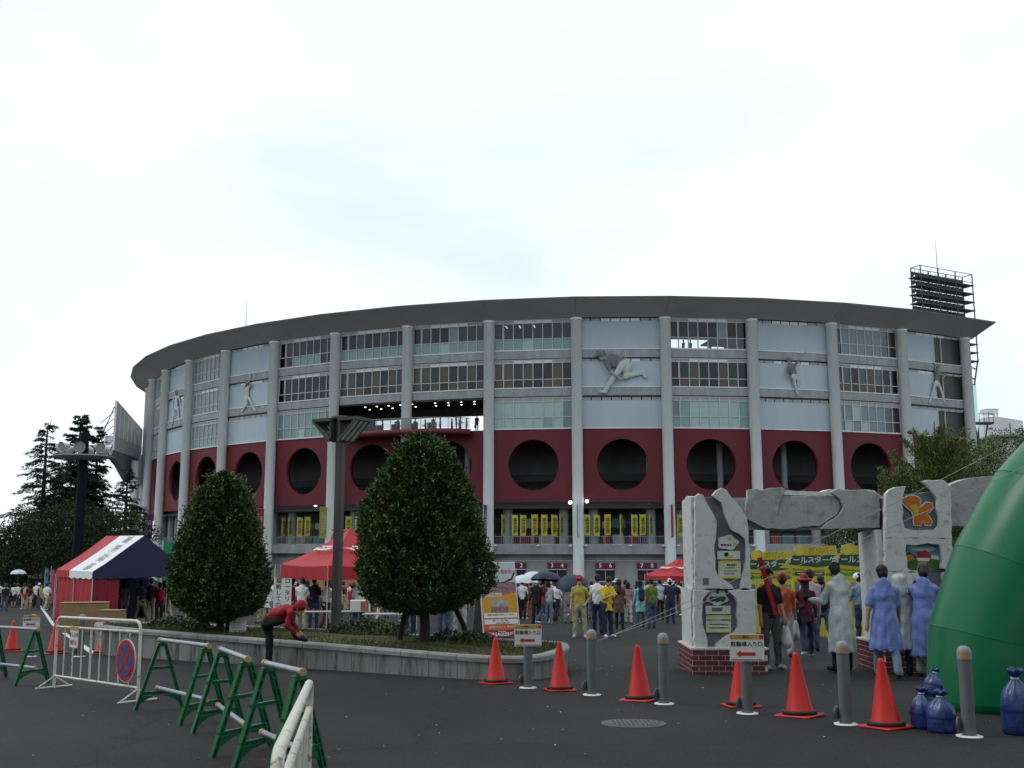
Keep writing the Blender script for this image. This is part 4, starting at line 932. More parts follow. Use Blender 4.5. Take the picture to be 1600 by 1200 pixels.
def slab(name, P, y0, y1, m, parent=gate, j=0.012, px=True, Y=GY):
    if px: P = [G(*p, Y) for p in P]
    P = rough(P, j); ar = sum(P[k][0]*P[(k+1) % len(P)][1] - P[(k+1) % len(P)][0]*P[k][1] for k in range(len(P)))
    if ar < 0: P = P[::-1]
    cxm = sum(p[0] for p in P)/len(P); czm = sum(p[1] for p in P)/len(P)
    mb = MB(); f_ = 0.008                                        # broken, bevelled front rim
    d_ = [Vector((p[0] - cxm, p[1] - czm)).normalized() for p in P]
    a = [mb.vert((p[0] - d.x*f_, y0, p[1] - d.y*f_)) for p, d in zip(P, d_)]; b = [mb.vert((p[0], y0 + f_, p[1])) for p in P]; c_ = [mb.vert((p[0], y1, p[1])) for p in P]; n = len(P)
    mb.face(a); mb.face(c_[::-1])
    for k in range(n): mb.face((a[(k+1) % n], a[k], b[k], b[(k+1) % n])); mb.face((b[(k+1) % n], b[k], c_[k], c_[(k+1) % n]))
    return mb.build(name, m, parent)
# ---- left pillar
slab('pillar_core', [(1089, 780), (1101, 777), (1118, 776), (1168, 812), (1171, 919), (1177, 924), (1177, 1016), (1089, 1016)], 0.12, 1.05, M_rockd)
UL = [(1086, 776), (1092, 771), (1099, 774), (1105, 787), (1113, 800), (1120, 815), (1119, 834), (1116, 852), (1118, 871), (1118, 890), (1122.5, 901), (1136, 909), (1143, 914), (1147, 920), (1086, 920)]
slab('rock_slab', UL, 0.0, 0.119, M_rock)
slab('rock_slab', [(1113, 774), (1120, 766), (1128, 762), (1136, 766), (1142, 776), (1156, 792), (1167, 809), (1170, 830), (1172, 871), (1174, 920), (1157, 920), (1160, 903), (1165, 886), (1166, 862), (1165, 842), (1156, 834), (1143, 828), (1137, 815), (1132, 802), (1128, 785)], 0.0, 0.119, M_rock)
slab('rock_slab', [(1084, 921.5), (1109, 923), (1098, 934), (1096, 964), (1100, 985), (1105, 1002), (1104, 1017), (1084, 1017)], -0.06, 0.119, M_rock)
slab('rock_slab', [(1137, 923), (1179, 921), (1180, 960), (1181, 1017), (1113, 1017), (1119, 1007), (1132, 996), (1147, 989), (1153, 981), (1151.5, 964), (1152.5, 944), (1148, 932)], -0.06, 0.119, M_rock)
# side slabs of the pillar, left and right
def side(name, px, z0p, z1p, y0, y1, m, w_=0.1, sgn=-1):
    x, z0 = G(px, z0p); _, z1 = G(px, z1p)
    P = rough([(y0, z0), (y1, z0), (y1, z1 - 0.05), ((y0+y1)/2, z1 + 0.03), (y0, z1)], 0.012)
    mb = MB(); a = [mb.vert((x, p[0], p[1])) for p in P]; b = [mb.vert((x - sgn*w_, p[0], p[1])) for p in P]; n = len(P)
    mb.face(a if sgn > 0 else a[::-1]); mb.face(b[::-1] if sgn > 0 else b)
    for k in range(n): mb.face((a[k], a[(k+1) % n], b[(k+1) % n], b[k]))
    mb.build(name, m, gate)
side('rock_side', 1085, 920, 776, 0.122, 1.1, M_rock); side('rock_side', 1083, 1017, 921.5, 0.122, 1.15, M_rock)
side('rock_side', 1173, 1017, 810, 0.122, 1.08, M_rock, 0.05, 1)
def rivet_hatch():
    x, z = G(1103, 918); mb = MB(); mb.box(x - 0.05, x + 0.05, -0.012, 0.0, z + 0.05, z + 0.17); mb.build('hatch', M_rockd, gate)
rivet_hatch()
# ---- brick bases, brick by brick
M_brick = [pm('brick_red_%d' % k, c_, 0.8, 0.15, 6, 0.4, 50) for k, c_ in enumerate([(0.11, 0.032, 0.033), (0.095, 0.027, 0.03), (0.13, 0.037, 0.038)])]
M_mort = pm('mortar', (0.5, 0.48, 0.47), 0.9, 0.1, 5)
mbk = MB(); mbk.cbox(-0.105, 0.105, -0.012, 0.05, -0.038, 0.038, 0.006); ME_bk = mbk.mesh('brick', M_brick[0])
mbh = MB(); mbh.cbox(-0.05, 0.05, -0.012, 0.05, -0.038, 0.038, 0.006); ME_bh = mbh.mesh('brick', M_brick[0])
def brick_base(xa, xb, y0, y1, z1):
    bs = empty('brick_base', (0, 0, 0)); bs.parent = gate
    mb = MB(); mb.box(xa, xb, y0, y1, -0.12, z1); mb.box(xa - 0.02, xb + 0.02, y0 - 0.02, y1 + 0.02, z1 + 0.002, z1 + 0.03); mb.build('mortar_core', M_mort, bs)
    nrow = int((z1 + 0.05) / 0.088)
    for r_ in range(nrow + 1):
        z = z1 - 0.05 - r_*0.088
        if z < -0.1: break
        for (ln, mk) in ((xb - xa, lambda s: ((xa + s, y0, z), 0)), (y1 - y0, lambda s: ((xa, y1 - s, z), -90))):
            s = 0.0 if r_ % 2 == 0 else -0.115
            while s < ln - 0.04:
                a, b = max(0, s + 0.006), min(ln, s + 0.224)
                if b - a > 0.06:
                    loc, rz = mk((a + b)/2); o = place('brick', ME_bk if b - a > 0.15 else ME_bh, bs, loc=loc, rz=R(rz)); o.scale = ((b - a)/(0.21 if b - a > 0.15 else 0.10), 1, 1); setmat(o, [rg.choice(M_brick)])
                s += 0.23
xa, _ = G(1080, 1050); xb, z1 = G(1196, 1015)
brick_base(xa, xb, -0.14, 1.25, G(1080, 1014)[1])
# ---- beam with broken slabs
GB = GY + 0.25
slab('beam_core', [(1140, 776), (1390, 772), (1390, 826), (1140, 828)], 0.42, 1.0, M_rockb)
slab('beam_slab', [(1174, 764), (1188, 762), (1196, 765), (1209, 761), (1228, 760), (1235, 764), (1229, 774), (1223, 789), (1222, 802), (1237, 811), (1263, 822), (1250, 826), (1205, 826), (1186, 817), (1173, 811), (1170, 796), (1174, 777)], 0.28, 0.419, M_rockb)
slab('beam_slab', [(1226, 774), (1304, 772), (1320, 780), (1324, 792), (1318, 803), (1300, 815), (1288, 822), (1264, 822), (1238, 811), (1224, 802)], 0.36, 0.419, M_rockb)
slab('beam_slab', [(1305, 768), (1317, 762), (1340, 765), (1360, 764), (1383, 771), (1384, 824), (1290, 826), (1301, 816), (1320, 803), (1326, 792), (1321, 779)], 0.28, 0.419, M_rockb)
slab('beam_top', [(1200, 772), (1200, 766), (1212, 763), (1300, 766), (1310, 762), (1382, 764), (1386, 772)], 0.5, 0.95, M_rock)
# ---- middle pillar
slab('pillar_core', [(1387, 778), (1404, 772), (1460, 768), (1483, 772), (1486, 1010), (1387, 1010)], 0.12, 1.0, M_rockd)
MP = [[(1384, 772), (1390, 765), (1400, 761), (1415, 760), (1411, 772), (1409, 785), (1411, 800), (1409, 810), (1413, 825), (1430, 829), (1450, 828), (1461, 829), (1468, 822), (1469, 808), (1465, 795), (1466, 780), (1458, 768), (1450, 758), (1441, 752), (1450, 750), (1475, 750), (1482, 757), (1485, 768), (1487, 790), (1488, 841), (1383, 841)],
      [(1383, 841.2), (1488, 841.2), (1490, 893), (1471, 888), (1473, 870), (1468, 850), (1450, 848), (1430, 851), (1415, 850), (1414, 862), (1417, 875), (1417, 888), (1424, 892), (1435, 892), (1441, 893.8), (1383, 893.8)],
      [(1383, 894), (1441, 894.5), (1437, 903), (1428, 907), (1423, 918), (1419, 930), (1424, 950), (1430, 985), (1440, 1010), (1383, 1010)],
      [(1474, 894), (1490, 894), (1491, 1010), (1466, 1010), (1470, 985), (1474, 950), (1476, 920)]]
for P in MP: slab('rock_slab', P, 0.0, 0.119, M_rock)
side('rock_side', 1384, 1010, 828, 0.122, 1.15, M_rock, 0.08)
xa, z1 = G(1378, 1008); xb, _ = G(1498, 1008)
brick_base(xa, xb, -0.14, 1.3, z1 + 0.0)
# ---- right beam and third pillar, mostly behind the arch
slab('beam_slab', [(1486, 765), (1490, 760), (1500, 754), (1515, 748), (1540, 744), (1560, 743), (1600, 742), (1700, 748), (1700, 822), (1490, 822)], 0.3, 0.6, M_rockb)
slab('beam_core', [(1488, 775), (1690, 770), (1690, 820), (1488, 820)], 0.605, 1.0, M_rockb)
slab('pillar_core', [(1690, 772), (1790, 768), (1795, 1010), (1690, 1010)], 0.12, 1.0, M_rockd)
slab('rock_slab', [(1685, 765), (1740, 755), (1795, 770), (1800, 1010), (1685, 1010)], 0.0, 0.119, M_rock)
xa, z1 = G(1680, 1008); xb, _ = G(1806, 1008); brick_base(xa, xb, -0.14, 1.25, z1)
# ---- plaques on the pillars
def gm(name, P, y, m, th=0.012, parent=gate):
    Q = [G(*p) for p in P]; ar = sum(Q[k][0]*Q[(k+1) % len(Q)][1] - Q[(k+1) % len(Q)][0]*Q[k][1] for k in range(len(Q)))
    if ar < 0: Q = Q[::-1]
    mb = MB(); mb.prism(Q, y - th, y); return mb.build(name, m, parent)
def rect(x0, y0, x1, y1): return [(x0, y0), (x1, y0), (x1, y1), (x0, y1)]
M_pl = pm('plaque_white', (0.55, 0.58, 0.57), 0.6, 0.04); M_ye = pm('plaque_yellow', (0.52, 0.44, 0.05), 0.6, 0.06); M_cr = pm('plaque_cream', (0.50, 0.53, 0.42), 0.6, 0.05)
def blobs(name, x0, y0, x1, y1, cols, y, seed, outline=True):
    r_ = random.Random(seed); cx_, cy_ = (x0+x1)/2, (y0+y1)/2
    def lobes(sx, sy, ph): return [(cx_ + sx*math.cos(t)*(1 + 0.10*math.sin(5*t + ph) + 0.06*math.sin(3*t)), cy_ + sy*math.sin(t)*(1 + 0.10*math.sin(5*t + ph))) for t in [2*math.pi*k/36 for k in range(36)]]
    pl_ = gm(name, lobes((x1-x0)/2, (y1-y0)/2, seed), y, M_pl)
    for k, (fx, fy, r0, m_) in enumerate(cols):
        xx, yy = x0 + (x1-x0)*fx, y0 + (y1-y0)*fy
        gm('printed_shape', [(xx + r0*math.cos(t)*(1 + 0.15*math.sin(3*t + k)), yy + r0*0.9*math.sin(t)) for t in [2*math.pi*q/14 for q in range(14)]], y - 0.0125 - 0.0003*k, m_, 0.002, pl_)
    return pl_
M_pu = pm('print_purple', (0.13, 0.07, 0.2), 0.6); M_bl2 = pm('print_blue', (0.06, 0.12, 0.3), 0.6); M_or = pm('print_orange', (0.5, 0.16, 0.03), 0.6); M_gr = pm('print_green', (0.03, 0.09, 0.055), 0.6)
o = blobs('emblem_plaque', 1123, 836, 1155, 859, [(0.57, 0.25, 3.2, M_ye), (0.82, 0.62, 3.4, M_ye), (0.2, 0.68, 2.2, M_pu), (0.35, 0.68, 2.4, M_redink), (0.5, 0.68, 2.2, M_bl2), (0.63, 0.68, 2.0, M_pu)], 0.10, 2); o['label'] = 'fruit shaped emblem plaque with coloured letters in the upper hollow'
gm('name_plate', rect(1122.5, 861, 1158, 874), 0.10, M_pl); gm('name_mark', [(1132, 864), (1137, 863), (1139, 866), (1147, 867), (1147, 871), (1138, 872), (1134, 869)], 0.087, M_ye, 0.003); gm('name_mark', [(1133, 863.4), (1139, 863), (1140, 867), (1136, 870), (1133, 868)], 0.0835, M_ink, 0.003)
pp = gm('notice_panel', rect(1124, 876, 1159, 904), 0.10, M_cr); gm('edge_strip', rect(1124, 876, 1159, 878.5), 0.0875, M_ye, 0.003); gm('edge_strip', rect(1124, 901.5, 1159, 904), 0.0875, M_ye, 0.003)
def bars(spec, y=0.0875, m=None):
    mb = MB()
    for (x0, y0, x1, y1) in spec:
        (a, b), (c_, d_) = G(x0, y1), G(x1, y0); n = max(2, int((x1-x0)/1.6))
        for q in range(n): mb.box(a + (c_-a)*q/n, a + (c_-a)*(q + rg.uniform(0.55, 0.85))/n, y - 0.003, y, b, d_ - (d_-b)*rg.uniform(0, 0.25))
    mb.build('printed_lines', m or M_ink, gate)['kind'] = 'stuff'
bars([(1137, 881, 1153, 884.5), (1134, 886.5, 1150, 888), (1133, 891.5, 1154, 893), (1133, 896, 1151, 897.5)])
bars([(1128, 882, 1134, 884.5)], m=M_ye)
o = blobs('emblem_plaque', 1106, 922, 1139, 946, [(0.5, 0.15, 2.6, M_gr), (0.25, 0.6, 5.0, M_gr), (0.5, 0.6, 5.5, M_gr), (0.75, 0.6, 5.0, M_gr)], 0.10, 6); o['label'] = 'dark green emblem plaque in the lower hollow'
gm('name_plate', rect(1104, 947, 1143, 960), 0.10, M_pl); gm('name_mark', [(1114, 950), (1131, 949.5), (1130, 955), (1127, 956), (1113.5, 956)], 0.087, M_rockd, 0.003)
gm('notice_panel', rect(1104.5, 961.5, 1144, 989), 0.10, M_cr); gm('edge_strip', rect(1104.5, 961.5, 1144, 963.5), 0.0875, M_ye, 0.003); gm('edge_strip', rect(1104.5, 987, 1144, 989), 0.0875, M_ye, 0.003)
x, z = G(1124, 969.5); place('lettering', text_mesh('12球団マスコット写真撮影会', 0.0335, M_ink, bold=0.012, extrude=0.001), gate, loc=(x, 0.086, z)); bars([(1110, 975, 1140, 977), (1110, 980.5, 1140, 982.5)])
# eagle emblem on the middle pillar
EG = [(590, 215), (640, 190), (690, 180), (735, 195), (752, 215), (748, 240), (755, 258), (738, 290), (770, 270), (800, 238), (850, 247), (855, 285), (830, 318), (790, 342), (822, 352), (848, 400), (838, 430), (800, 428), (775, 392), (752, 430), (700, 428), (695, 340), (680, 310), (630, 268)]
EG = [(1300 + x/5.333, 740 + y/5.333) for x, y in EG]; ex, ey = sum(p[0] for p in EG)/len(EG), sum(p[1] for p in EG)/len(EG)
def grow(P, d):
    out = []; n = len(P)
    ar = sum(P[k][0]*P[(k+1) % n][1] - P[(k+1) % n][0]*P[k][1] for k in range(n)); s_ = 1 if ar > 0 else -1
    for k in range(n):
        t = Vector((P[(k+1) % n][0] - P[k-1][0], P[(k+1) % n][1] - P[k-1][1])).normalized(); out.append((P[k][0] + s_*t.y*d, P[k][1] - s_*t.x*d))
    return out
ego = gm('emblem_plaque', grow(EG, 1.7), 0.10, M_pl); ego['label'] = 'orange bird emblem with white outline'
gm('bird_shape', EG, 0.0875, pm('bird_orange', (0.45, 0.13, 0.02), 0.6, 0.35, 1.2), 0.004, ego)
gm('wing_shape', [(1300 + x/5.333, 740 + y/5.333) for x, y in ((660, 270), (720, 250), (740, 300), (735, 345), (700, 350), (690, 310))], 0.083, pm('bird_yellow', (0.42, 0.34, 0.05), 0.6, 0.3, 1.2), 0.003, ego)
# landscape picture
lnd = gm('picture_panel', rect(1413, 848, 1474, 893), 0.112, pm('picture_sky', (0.10, 0.22, 0.34), 0.6, 0.3, 1.0), 0.006); lnd['label'] = 'painted landscape picture in a wavy frame'
gm('picture_shape', [(1414, 870), (1424, 862), (1433, 868), (1445, 872), (1460, 868), (1472, 872), (1473, 892), (1414, 892)], 0.1055, pm('picture_green', (0.05, 0.12, 0.03), 0.6, 0.4, 3), 0.002, lnd)
gm('picture_shape', [(1436, 862), (1450, 860), (1458, 866), (1455, 872), (1438, 872)], 0.1030, pm('picture_red', (0.28, 0.03, 0.025), 0.6, 0.3, 3), 0.002, lnd)
gm('picture_shape', [(1435, 872), (1457, 872), (1455, 877), (1438, 877)], 0.1028, M_pl, 0.002, lnd); gm('picture_shape', [(1438, 878), (1450, 878), (1454, 892), (1436, 892)], 0.1026, pm('picture_tan', (0.35, 0.22, 0.1), 0.6), 0.002, lnd)
gm('picture_shape', [(1459, 867), (1471, 869), (1471, 875), (1459, 873)], 0.1024, M_pl, 0.002, lnd); gm('picture_shape', [(1419, 868), (1428, 866), (1433, 874), (1420, 878)], 0.1022, M_or, 0.002, lnd); gm('picture_shape', [(1414, 852), (1426, 850), (1440, 855), (1455, 852), (1468, 858), (1455, 862), (1430, 860)], 0.1052, pm('picture_cloud', (0.4, 0.47, 0.5), 0.6), 0.002, lnd)
tg = gm('emblem_plaque', [(1424, 914), (1434, 911), (1438, 905), (1446, 902), (1454, 905), (1458, 911), (1466, 914), (1466, 926), (1424, 926)], 0.10, M_pl); tg['label'] = 'arched red and white team plaque'
gm('printed_shape', rect(1426, 915, 1464, 924), 0.087, M_redink, 0.003, tg); gm('name_plate', rect(1427, 930, 1462, 940), 0.10, M_pl); gm('notice_panel', rect(1430, 943, 1462, 968), 0.10, M_cr); bars([(1434, 948, 1456, 951), (1434, 955, 1450, 957), (1434, 961, 1456, 963)])
tag(gate, 'white plaster rock gate with broken slabs, brick feet and plaques', 'gate')
# ================================================================== TENTS
M_tred = pm('red_tent_cloth', (0.34, 0.02, 0.03), 0.6, 0.1, 1.5, 0.2, 6)
M_tredd = pm('maroon_curtain', (0.22, 0.018, 0.035), 0.65, 0.2, 1.5, 0.3, 5)
M_navy = pm('navy_tent_cloth', (0.022, 0.026, 0.075), 0.6, 0.1, 1.5, 0.2, 6)
M_twh = pm('white_tent_cloth', (0.66, 0.68, 0.70), 0.6, 0.06, 1.5, 0.2, 6)
M_tgr = pm('green_tent_cloth', (0.02, 0.26, 0.11), 0.6, 0.1, 1.5)
M_pole = pm('tent_pole', (0.45, 0.45, 0.46), 0.4, metal=0.3)
M_wood = pm('plywood', (0.33, 0.21, 0.09), 0.7, 0.15, 3, stretch=(1, 1, 6))
M_card = pm('cardboard', (0.24, 0.16, 0.085), 0.8, 0.12, 3)
def popup(loc, rz, size, eave, peak, mat_, lb, legs=True, text=None, valance=0.3, group='pop-up canopies on the forecourt'):
    root = empty('canopy_tent', loc, R(rz)); h = size/2
    cs = [(-h, -h), (h, -h), (h, h), (-h, h)]
    for k in range(4):
        a, b = cs[k], cs[(k+1) % 4]; mb = MB(); N_ = 6
        rows = []
        for i in range(N_ + 1):
            t = i/N_; zz = eave + (peak - eave)*(t ** 1.25)
            rows.append([mb.vert(((a[0]*(1-s) + b[0]*s)*(1-t), (a[1]*(1-s) + b[1]*s)*(1-t), zz - 0.06*math.sin(math.pi*s)*(1-t))) for s in (0, 0.25, 0.5, 0.75, 1)])
        for r0, r1 in zip(rows, rows[1:]):
            for q in range(4): mb.face((r0[q], r0[q+1], r1[q+1], r1[q]), 0, True)
        rp = mb.build('roof_panel', mat_, root)
        mb = MB(); dn = [mb.vert((a[0]*(1-s) + b[0]*s, a[1]*(1-s) + b[1]*s, eave - valance + 0.02*math.sin(9*s))) for s in (0, 0.25, 0.5, 0.75, 1)]; up_ = [mb.vert((a[0]*(1-s) + b[0]*s, a[1]*(1-s) + b[1]*s, eave - 0.06*math.sin(math.pi*s))) for s in (0, 0.25, 0.5, 0.75, 1)]
        for q in range(4): mb.face((dn[q], dn[q+1], up_[q+1], up_[q]))
        mb.build('valance', mat_, root)
        if text and k in (0, 3):
            nx = Vector(((a[0]+b[0])/2, (a[1]+b[1])/2, 0)).normalized(); sl = math.atan2(peak - eave, h)*0.62
            M_ = Matrix.Translation(nx*(h*0.62) + Vector((0, 0, eave + (peak - eave)*0.40))) @ Matrix.Rotation(math.atan2(nx.x, -nx.y), 4, 'Z') @ Matrix.Rotation(-(math.pi/2 - sl), 4, 'X')
            for t_, sz, dz in text: place('lettering', text_mesh(t_, sz, M_wl, bold=0.02, extrude=0.004), root, M=M_ @ Matrix.Translation((0, -0.03, dz)))
            mb = MB()                                            # wing strokes either side of the word
            for s_ in (-1, 1):
                for q in range(3): mb.prism([(s_*(0.42), -0.06 + q*0.07), (s_*(0.78 - 0.08*(2-q)), 0.05 + q*0.085), (s_*0.42, -0.01 + q*0.07)][::s_], -0.02, -0.015)
            place('wing_mark', mb.mesh('wing_mark', M_wl), root, M=M_)
    if legs:
        for (x, y) in cs: mb = MB(); mb.tube([(x*0.99, y*0.99, 0), (x*0.99, y*0.99, eave)], 0.022, 6); mb.build('leg', M_pole, root)
    return tag(root, lb, 'tent', group)
EAG = (('RAKUTEN', 0.16, 0.26), ('EAGLES', 0.30, 0.02))
p = at(545, 880, 37.5); popup((p.x, 37.5, gz(37.5)), 38, 3.6, 2.28, 3.55, M_tred, 'large red canopy tent left of the big clipped tree', text=EAG, valance=0.5)
p = at(1062, 900, 60); popup((p.x, 60, gz(60)), 20, 3.0, 2.15, 3.1, M_tred, 'red canopy tent just left of the rock gate', text=(('EAGLES', 0.3, 0.0),))
p = at(1278, 870, 50); popup((p.x, 50, gz(50)), 30, 3.4, 2.3, 3.25, M_tred, 'red canopy tent with a high peak behind the yellow boards', text=(('RAKUTEN', 0.25, 0.0),))
p = at(1225, 870, 47); popup((p.x, 47, gz(47)), 30, 3.0, 2.2, 3.0, M_tred, 'red canopy tent behind the left yellow board', text=(('EAGLES', 0.25, 0.0),))
p = at(1325, 885, 55); popup((p.x, 55, gz(55)), 10, 3.0, 1.9, 2.5, M_tred, 'low red canopy tent seen left of the middle gate pillar')
p = at(1303, 870, 46); popup((p.x, 46, gz(46)), 15, 1.5, 2.0, 2.75, M_twh, 'small white canopy tent above the yellow boards', valance=0.5)
p = at(1203, 880, 44); o = popup((p.x, 44, gz(44)), 40, 2.0, 1.75, 2.35, M_tgr, 'green canopy tent peeking out right of the left gate pillar', text=(('さくら', 0.3, 0.0),), valance=0.15)
p = at(62, 900, 95); popup((p.x, 95, GZ), 15, 3.0, 2.2, 3.0, M_tred, 'small red canopy tent far left among the crowd', group='far stalls at the left')
p = at(98, 890, 90); popup((p.x, 90, GZ), 5, 4.2, 2.5, 3.1, M_twh, 'white canopy tent far left behind the striped tent', group='far stalls at the left')
p = at(146, 880, 50); popup((p.x, 50, gz(50)), 42, 2.6, 2.1, 3.5, M_tred, 'red pitched tent directly behind the striped tent')
# ---- striped gable tent
A = gp(130, 985); A = Vector((-15.15, 37.6, gz(37.6))); e1 = Vector((0.72, 0.69, 0)).normalized(); e2 = Vector((-0.69, 0.72, 0)).normalized()
st_ = empty('striped_tent', A); WT, LT, EV, PK = 3.7, 3.5, 2.02, 3.32
def tp(a, b, z): v = e1*a + e2*b; return (v.x, v.y, z)
for s_ in (0, 1):
    for (t0, t1, m_) in ((0, 0.62, M_twh), (0.62, 1.0, M_tred)):
        mb = MB(); N_ = 8; rows = []
        for i in range(N_ + 1):
            u_ = i/N_; x = (WT/2*u_) if s_ == 0 else WT - WT/2*u_
            rows.append([mb.vert(tp(x, LT*(t0 + (t1-t0)*q/3), EV + (PK-EV)*u_ - 0.05*math.sin(math.pi*u_) - 0.03*math.sin(math.pi*(t0 + (t1-t0)*q/3)*3)*math.sin(math.pi*u_))) for q in range(4)])
        for r0, r1 in zip(rows, rows[1:]):
            for q in range(3): mb.face((r0[q], r1[q], r1[q+1], r0[q+1]), 0, True)
        mb.build('roof_panel', m_, st_)
        mb = MB(); x = 0 if s_ == 0 else WT; n = 8
        up_ = [mb.vert(tp(x, LT*(t0 + (t1-t0)*q/n), EV)) for q in range(n+1)]; dn = [mb.vert(tp(x - 0.01, LT*(t0 + (t1-t0)*q/n), EV - 0.24 - 0.05*abs(math.sin(q*1.57)))) for q in range(n+1)]
        for q in range(n): mb.face((dn[q], dn[q+1], up_[q+1], up_[q]), 0, True)
        mb.build('scalloped_valance', m_, st_)
mb = MB(); mb.poly([tp(0, -0.01, EV - 0.04), tp(WT, -0.01, EV - 0.04), tp(WT/2, -0.01, PK)]); n = 16
up_ = [mb.vert(tp(WT*q/n, -0.01, EV - 0.04)) for q in range(n+1)]; dn = [mb.vert(tp(WT*q/n, -0.01, EV - 0.24 - 0.05*abs(math.sin(q*1.57)))) for q in range(n+1)]
for q in range(n): mb.face((dn[q], dn[q+1], up_[q+1], up_[q]))
mb.build('gable_panel', M_navy, st_)
mb = MB(); mb.poly([tp(0, LT, EV - 0.04), tp(WT, LT, EV - 0.04), tp(WT/2, LT, PK)]); mb.build('gable_panel', M_navy, st_)
def curtain(P, z0, z1, m_, name='curtain', wv=0.05):
    mb = MB(); n = 24; a, b = Vector(P[0]), Vector(P[1]); nr = Vector((-(b-a).y, (b-a).x, 0)).normalized(); rows = []
    for j in range(7):
        z = z0 + (z1 - z0)*j/6; rows.append([mb.vert(a.lerp(b, q/n) + nr*(wv*(1 - j/8)*math.sin(q*1.9 + 0.4*j)) + Vector((0, 0, z))) for q in range(n+1)])
    for r0, r1 in zip(rows, rows[1:]):
        for q in range(n): mb.face((r0[q], r0[q+1], r1[q+1], r1[q]), 0, True)
    return mb.build(name, m_, st_)
curtain((tp(0.05, 0.05, 0), tp(0.05, LT*0.98, 0)), 0.05, EV - 0.02, M_tred)
curtain((tp(0.08, 0.03, 0), tp(1.05, 0.1, 0)), 0.2, EV - 0.02, M_tredd)
curtain((tp(0.1, LT - 0.1, 0), tp(WT, LT - 0.1, 0)), 0.05, EV - 0.02, M_navy)
for (a_, b_) in ((0.03, 0.03), (WT - 0.03, 0.03), (0.03, LT - 0.03), (WT - 0.03, LT - 0.03), (0.03, LT/2), (WT - 0.03, LT/2)):
    mb = MB(); mb.tube([tp(a_, b_, 0), tp(a_, b_, EV)], 0.024, 6); mb.build('pole', M_pole, st_)
sl = math.atan2(PK - EV, WT/2)
Ml = Matrix((e2*-1, Vector((0, 0, 1)).cross(e2*-1), Vector((0, 0, 1)))).transposed().to_4x4()
Ml.translation = Vector(tp(0.95, 1.0, EV + (PK-EV)*0.5 + 0.02))
place('lettering', text_mesh('宮城球場', 0.5, M_tgrey, bold=0.01, extrude=0.003, spacing=1.3), st_, M=Ml @ Matrix.Rotation(-(math.pi/2 - sl), 4, 'X') @ Matrix.Rotation(R(90), 4, 'Y'))
tag(st_, 'gable tent in navy, white and red cloth with red side curtains', 'tent')
# table and crates under it
def box_thing(name, loc, rz, sx, sy, sz, mats, lb, cat, lid=True):
    root = empty(name, loc, R(rz)); mb = MB(); mb.cbox(-sx/2, sx/2, -sy/2, sy/2, 0, sz, 0.01); mb.build('body', mats, root)
    if lid: mb = MB(); mb.cbox(-sx/2 - 0.02, sx/2 + 0.02, -sy/2 - 0.02, sy/2 + 0.02, sz + 0.003, sz + 0.035, 0.01); mb.build('lid', mats, root)
    return tag(root, lb, cat)
p = gp(130, 988); box_thing('wooden_counter', p, 12, 1.45, 0.6, 0.95, M_card, 'brown cardboard counter in front of the striped tent', 'counter')
p = gp(172, 990); box_thing('carton', p, -8, 0.75, 0.5, 0.72, M_card, 'low brown carton right of the cardboard counter', 'carton')

# ================================================================== FLAGS AND BANNERS ON THE STADIUM
def ring_hit(px, r, py=830):
    u, f, up = ray(px, py); k = u/f; a = k*k + 1; b = -2*(k*CX + CY); c_ = CX*CX + CY*CY - r*r; y = (-b - math.sqrt(b*b - 4*a*c_))/(2*a)
    return Vector((k*y, y, 1.44))
M_fy = [pm('flag_yellow_%d' % k, c_, 0.7, 0.1, 3) for k, c_ in enumerate([(0.50, 0.46, 0.03), (0.46, 0.44, 0.05), (0.52, 0.48, 0.06)])]
ME_fl_ = []
for v in range(3):
    mb = MB(); rows = []
    for j in range(8):
        z = 0.95 + 2.15*j/7; rows.append([mb.vert((0.02 + 0.62*q/3*(0.96 if j < 3 else 1), 0.05*math.sin(1.3*j + v*2 + q), z - 0.02*q*(v - 1))) for q in range(4)])
    for r0, r1 in zip(rows, rows[1:]):
        for q in range(3): mb.face((r0[q], r0[q+1], r1[q+1], r1[q]), 0, True)
    ME_fl_.append(mb.mesh('flag_cloth', M_fy[v]))
mb = MB(); mb.tube([(0, 0, 0), (0, 0, 3.2)], 0.02, 5); mb.tube([(0, 0, 3.1), (0.66, 0, 3.1)], 0.012, 4); ME_fp = mb.mesh('pole', M_white)
fl_txt = text_mesh('楽\n天\n応\n援', 0.42, pm('flag_print', (0.10, 0.09, 0.02), 0.7), bold=0.02, extrude=0.002)
FL = [444, 454, 468, 480, 544, 559, 788, 804, 817, 835, 850, 866, 879, 917, 932, 949, 973, 991, 1004, 1019, 1063]
for k, px in enumerate(FL):
    p = ring_hit(px - 4, 73.0); root = empty('nobori_flag', p, rnd.uniform(-0.15, 0.15) + (1.1 if px in (444, 454, 879, 1019, 788, 973) else 0))
    place('pole', ME_fp, root); c_ = place('flag_cloth', ME_fl_[k % 3], root); setmat(c_, [M_fy[(k*2) % 3]])
    place('lettering', fl_txt, c_, loc=(0.33, -0.075, 1.95))
    side_ = 'left concourse bay' if px < 500 else 'bay behind the big tree' if px < 700 else 'bay above windows one to four' if px < 900 else 'bay above windows five to eight' if px < 1050 else 'bay beside the rock gate'
    tag(root, 'yellow upright flag in the ' + side_, 'flag', 'yellow flags along the concourse rail')
BAN = {-1: (0.42, 0.09, 0.03), 0: (0.35, 0.36, 0.05), 1: (0.11, 0.03, 0.13), 4: (0.36, 0.04, 0.05), 5: (0.33, 0.36, 0.05), 7: (0.13, 0.035, 0.15), 8: (0.03, 0.05, 0.13), 9: (0.36, 0.03, 0.05), 3: (0.11, 0.03, 0.13)}
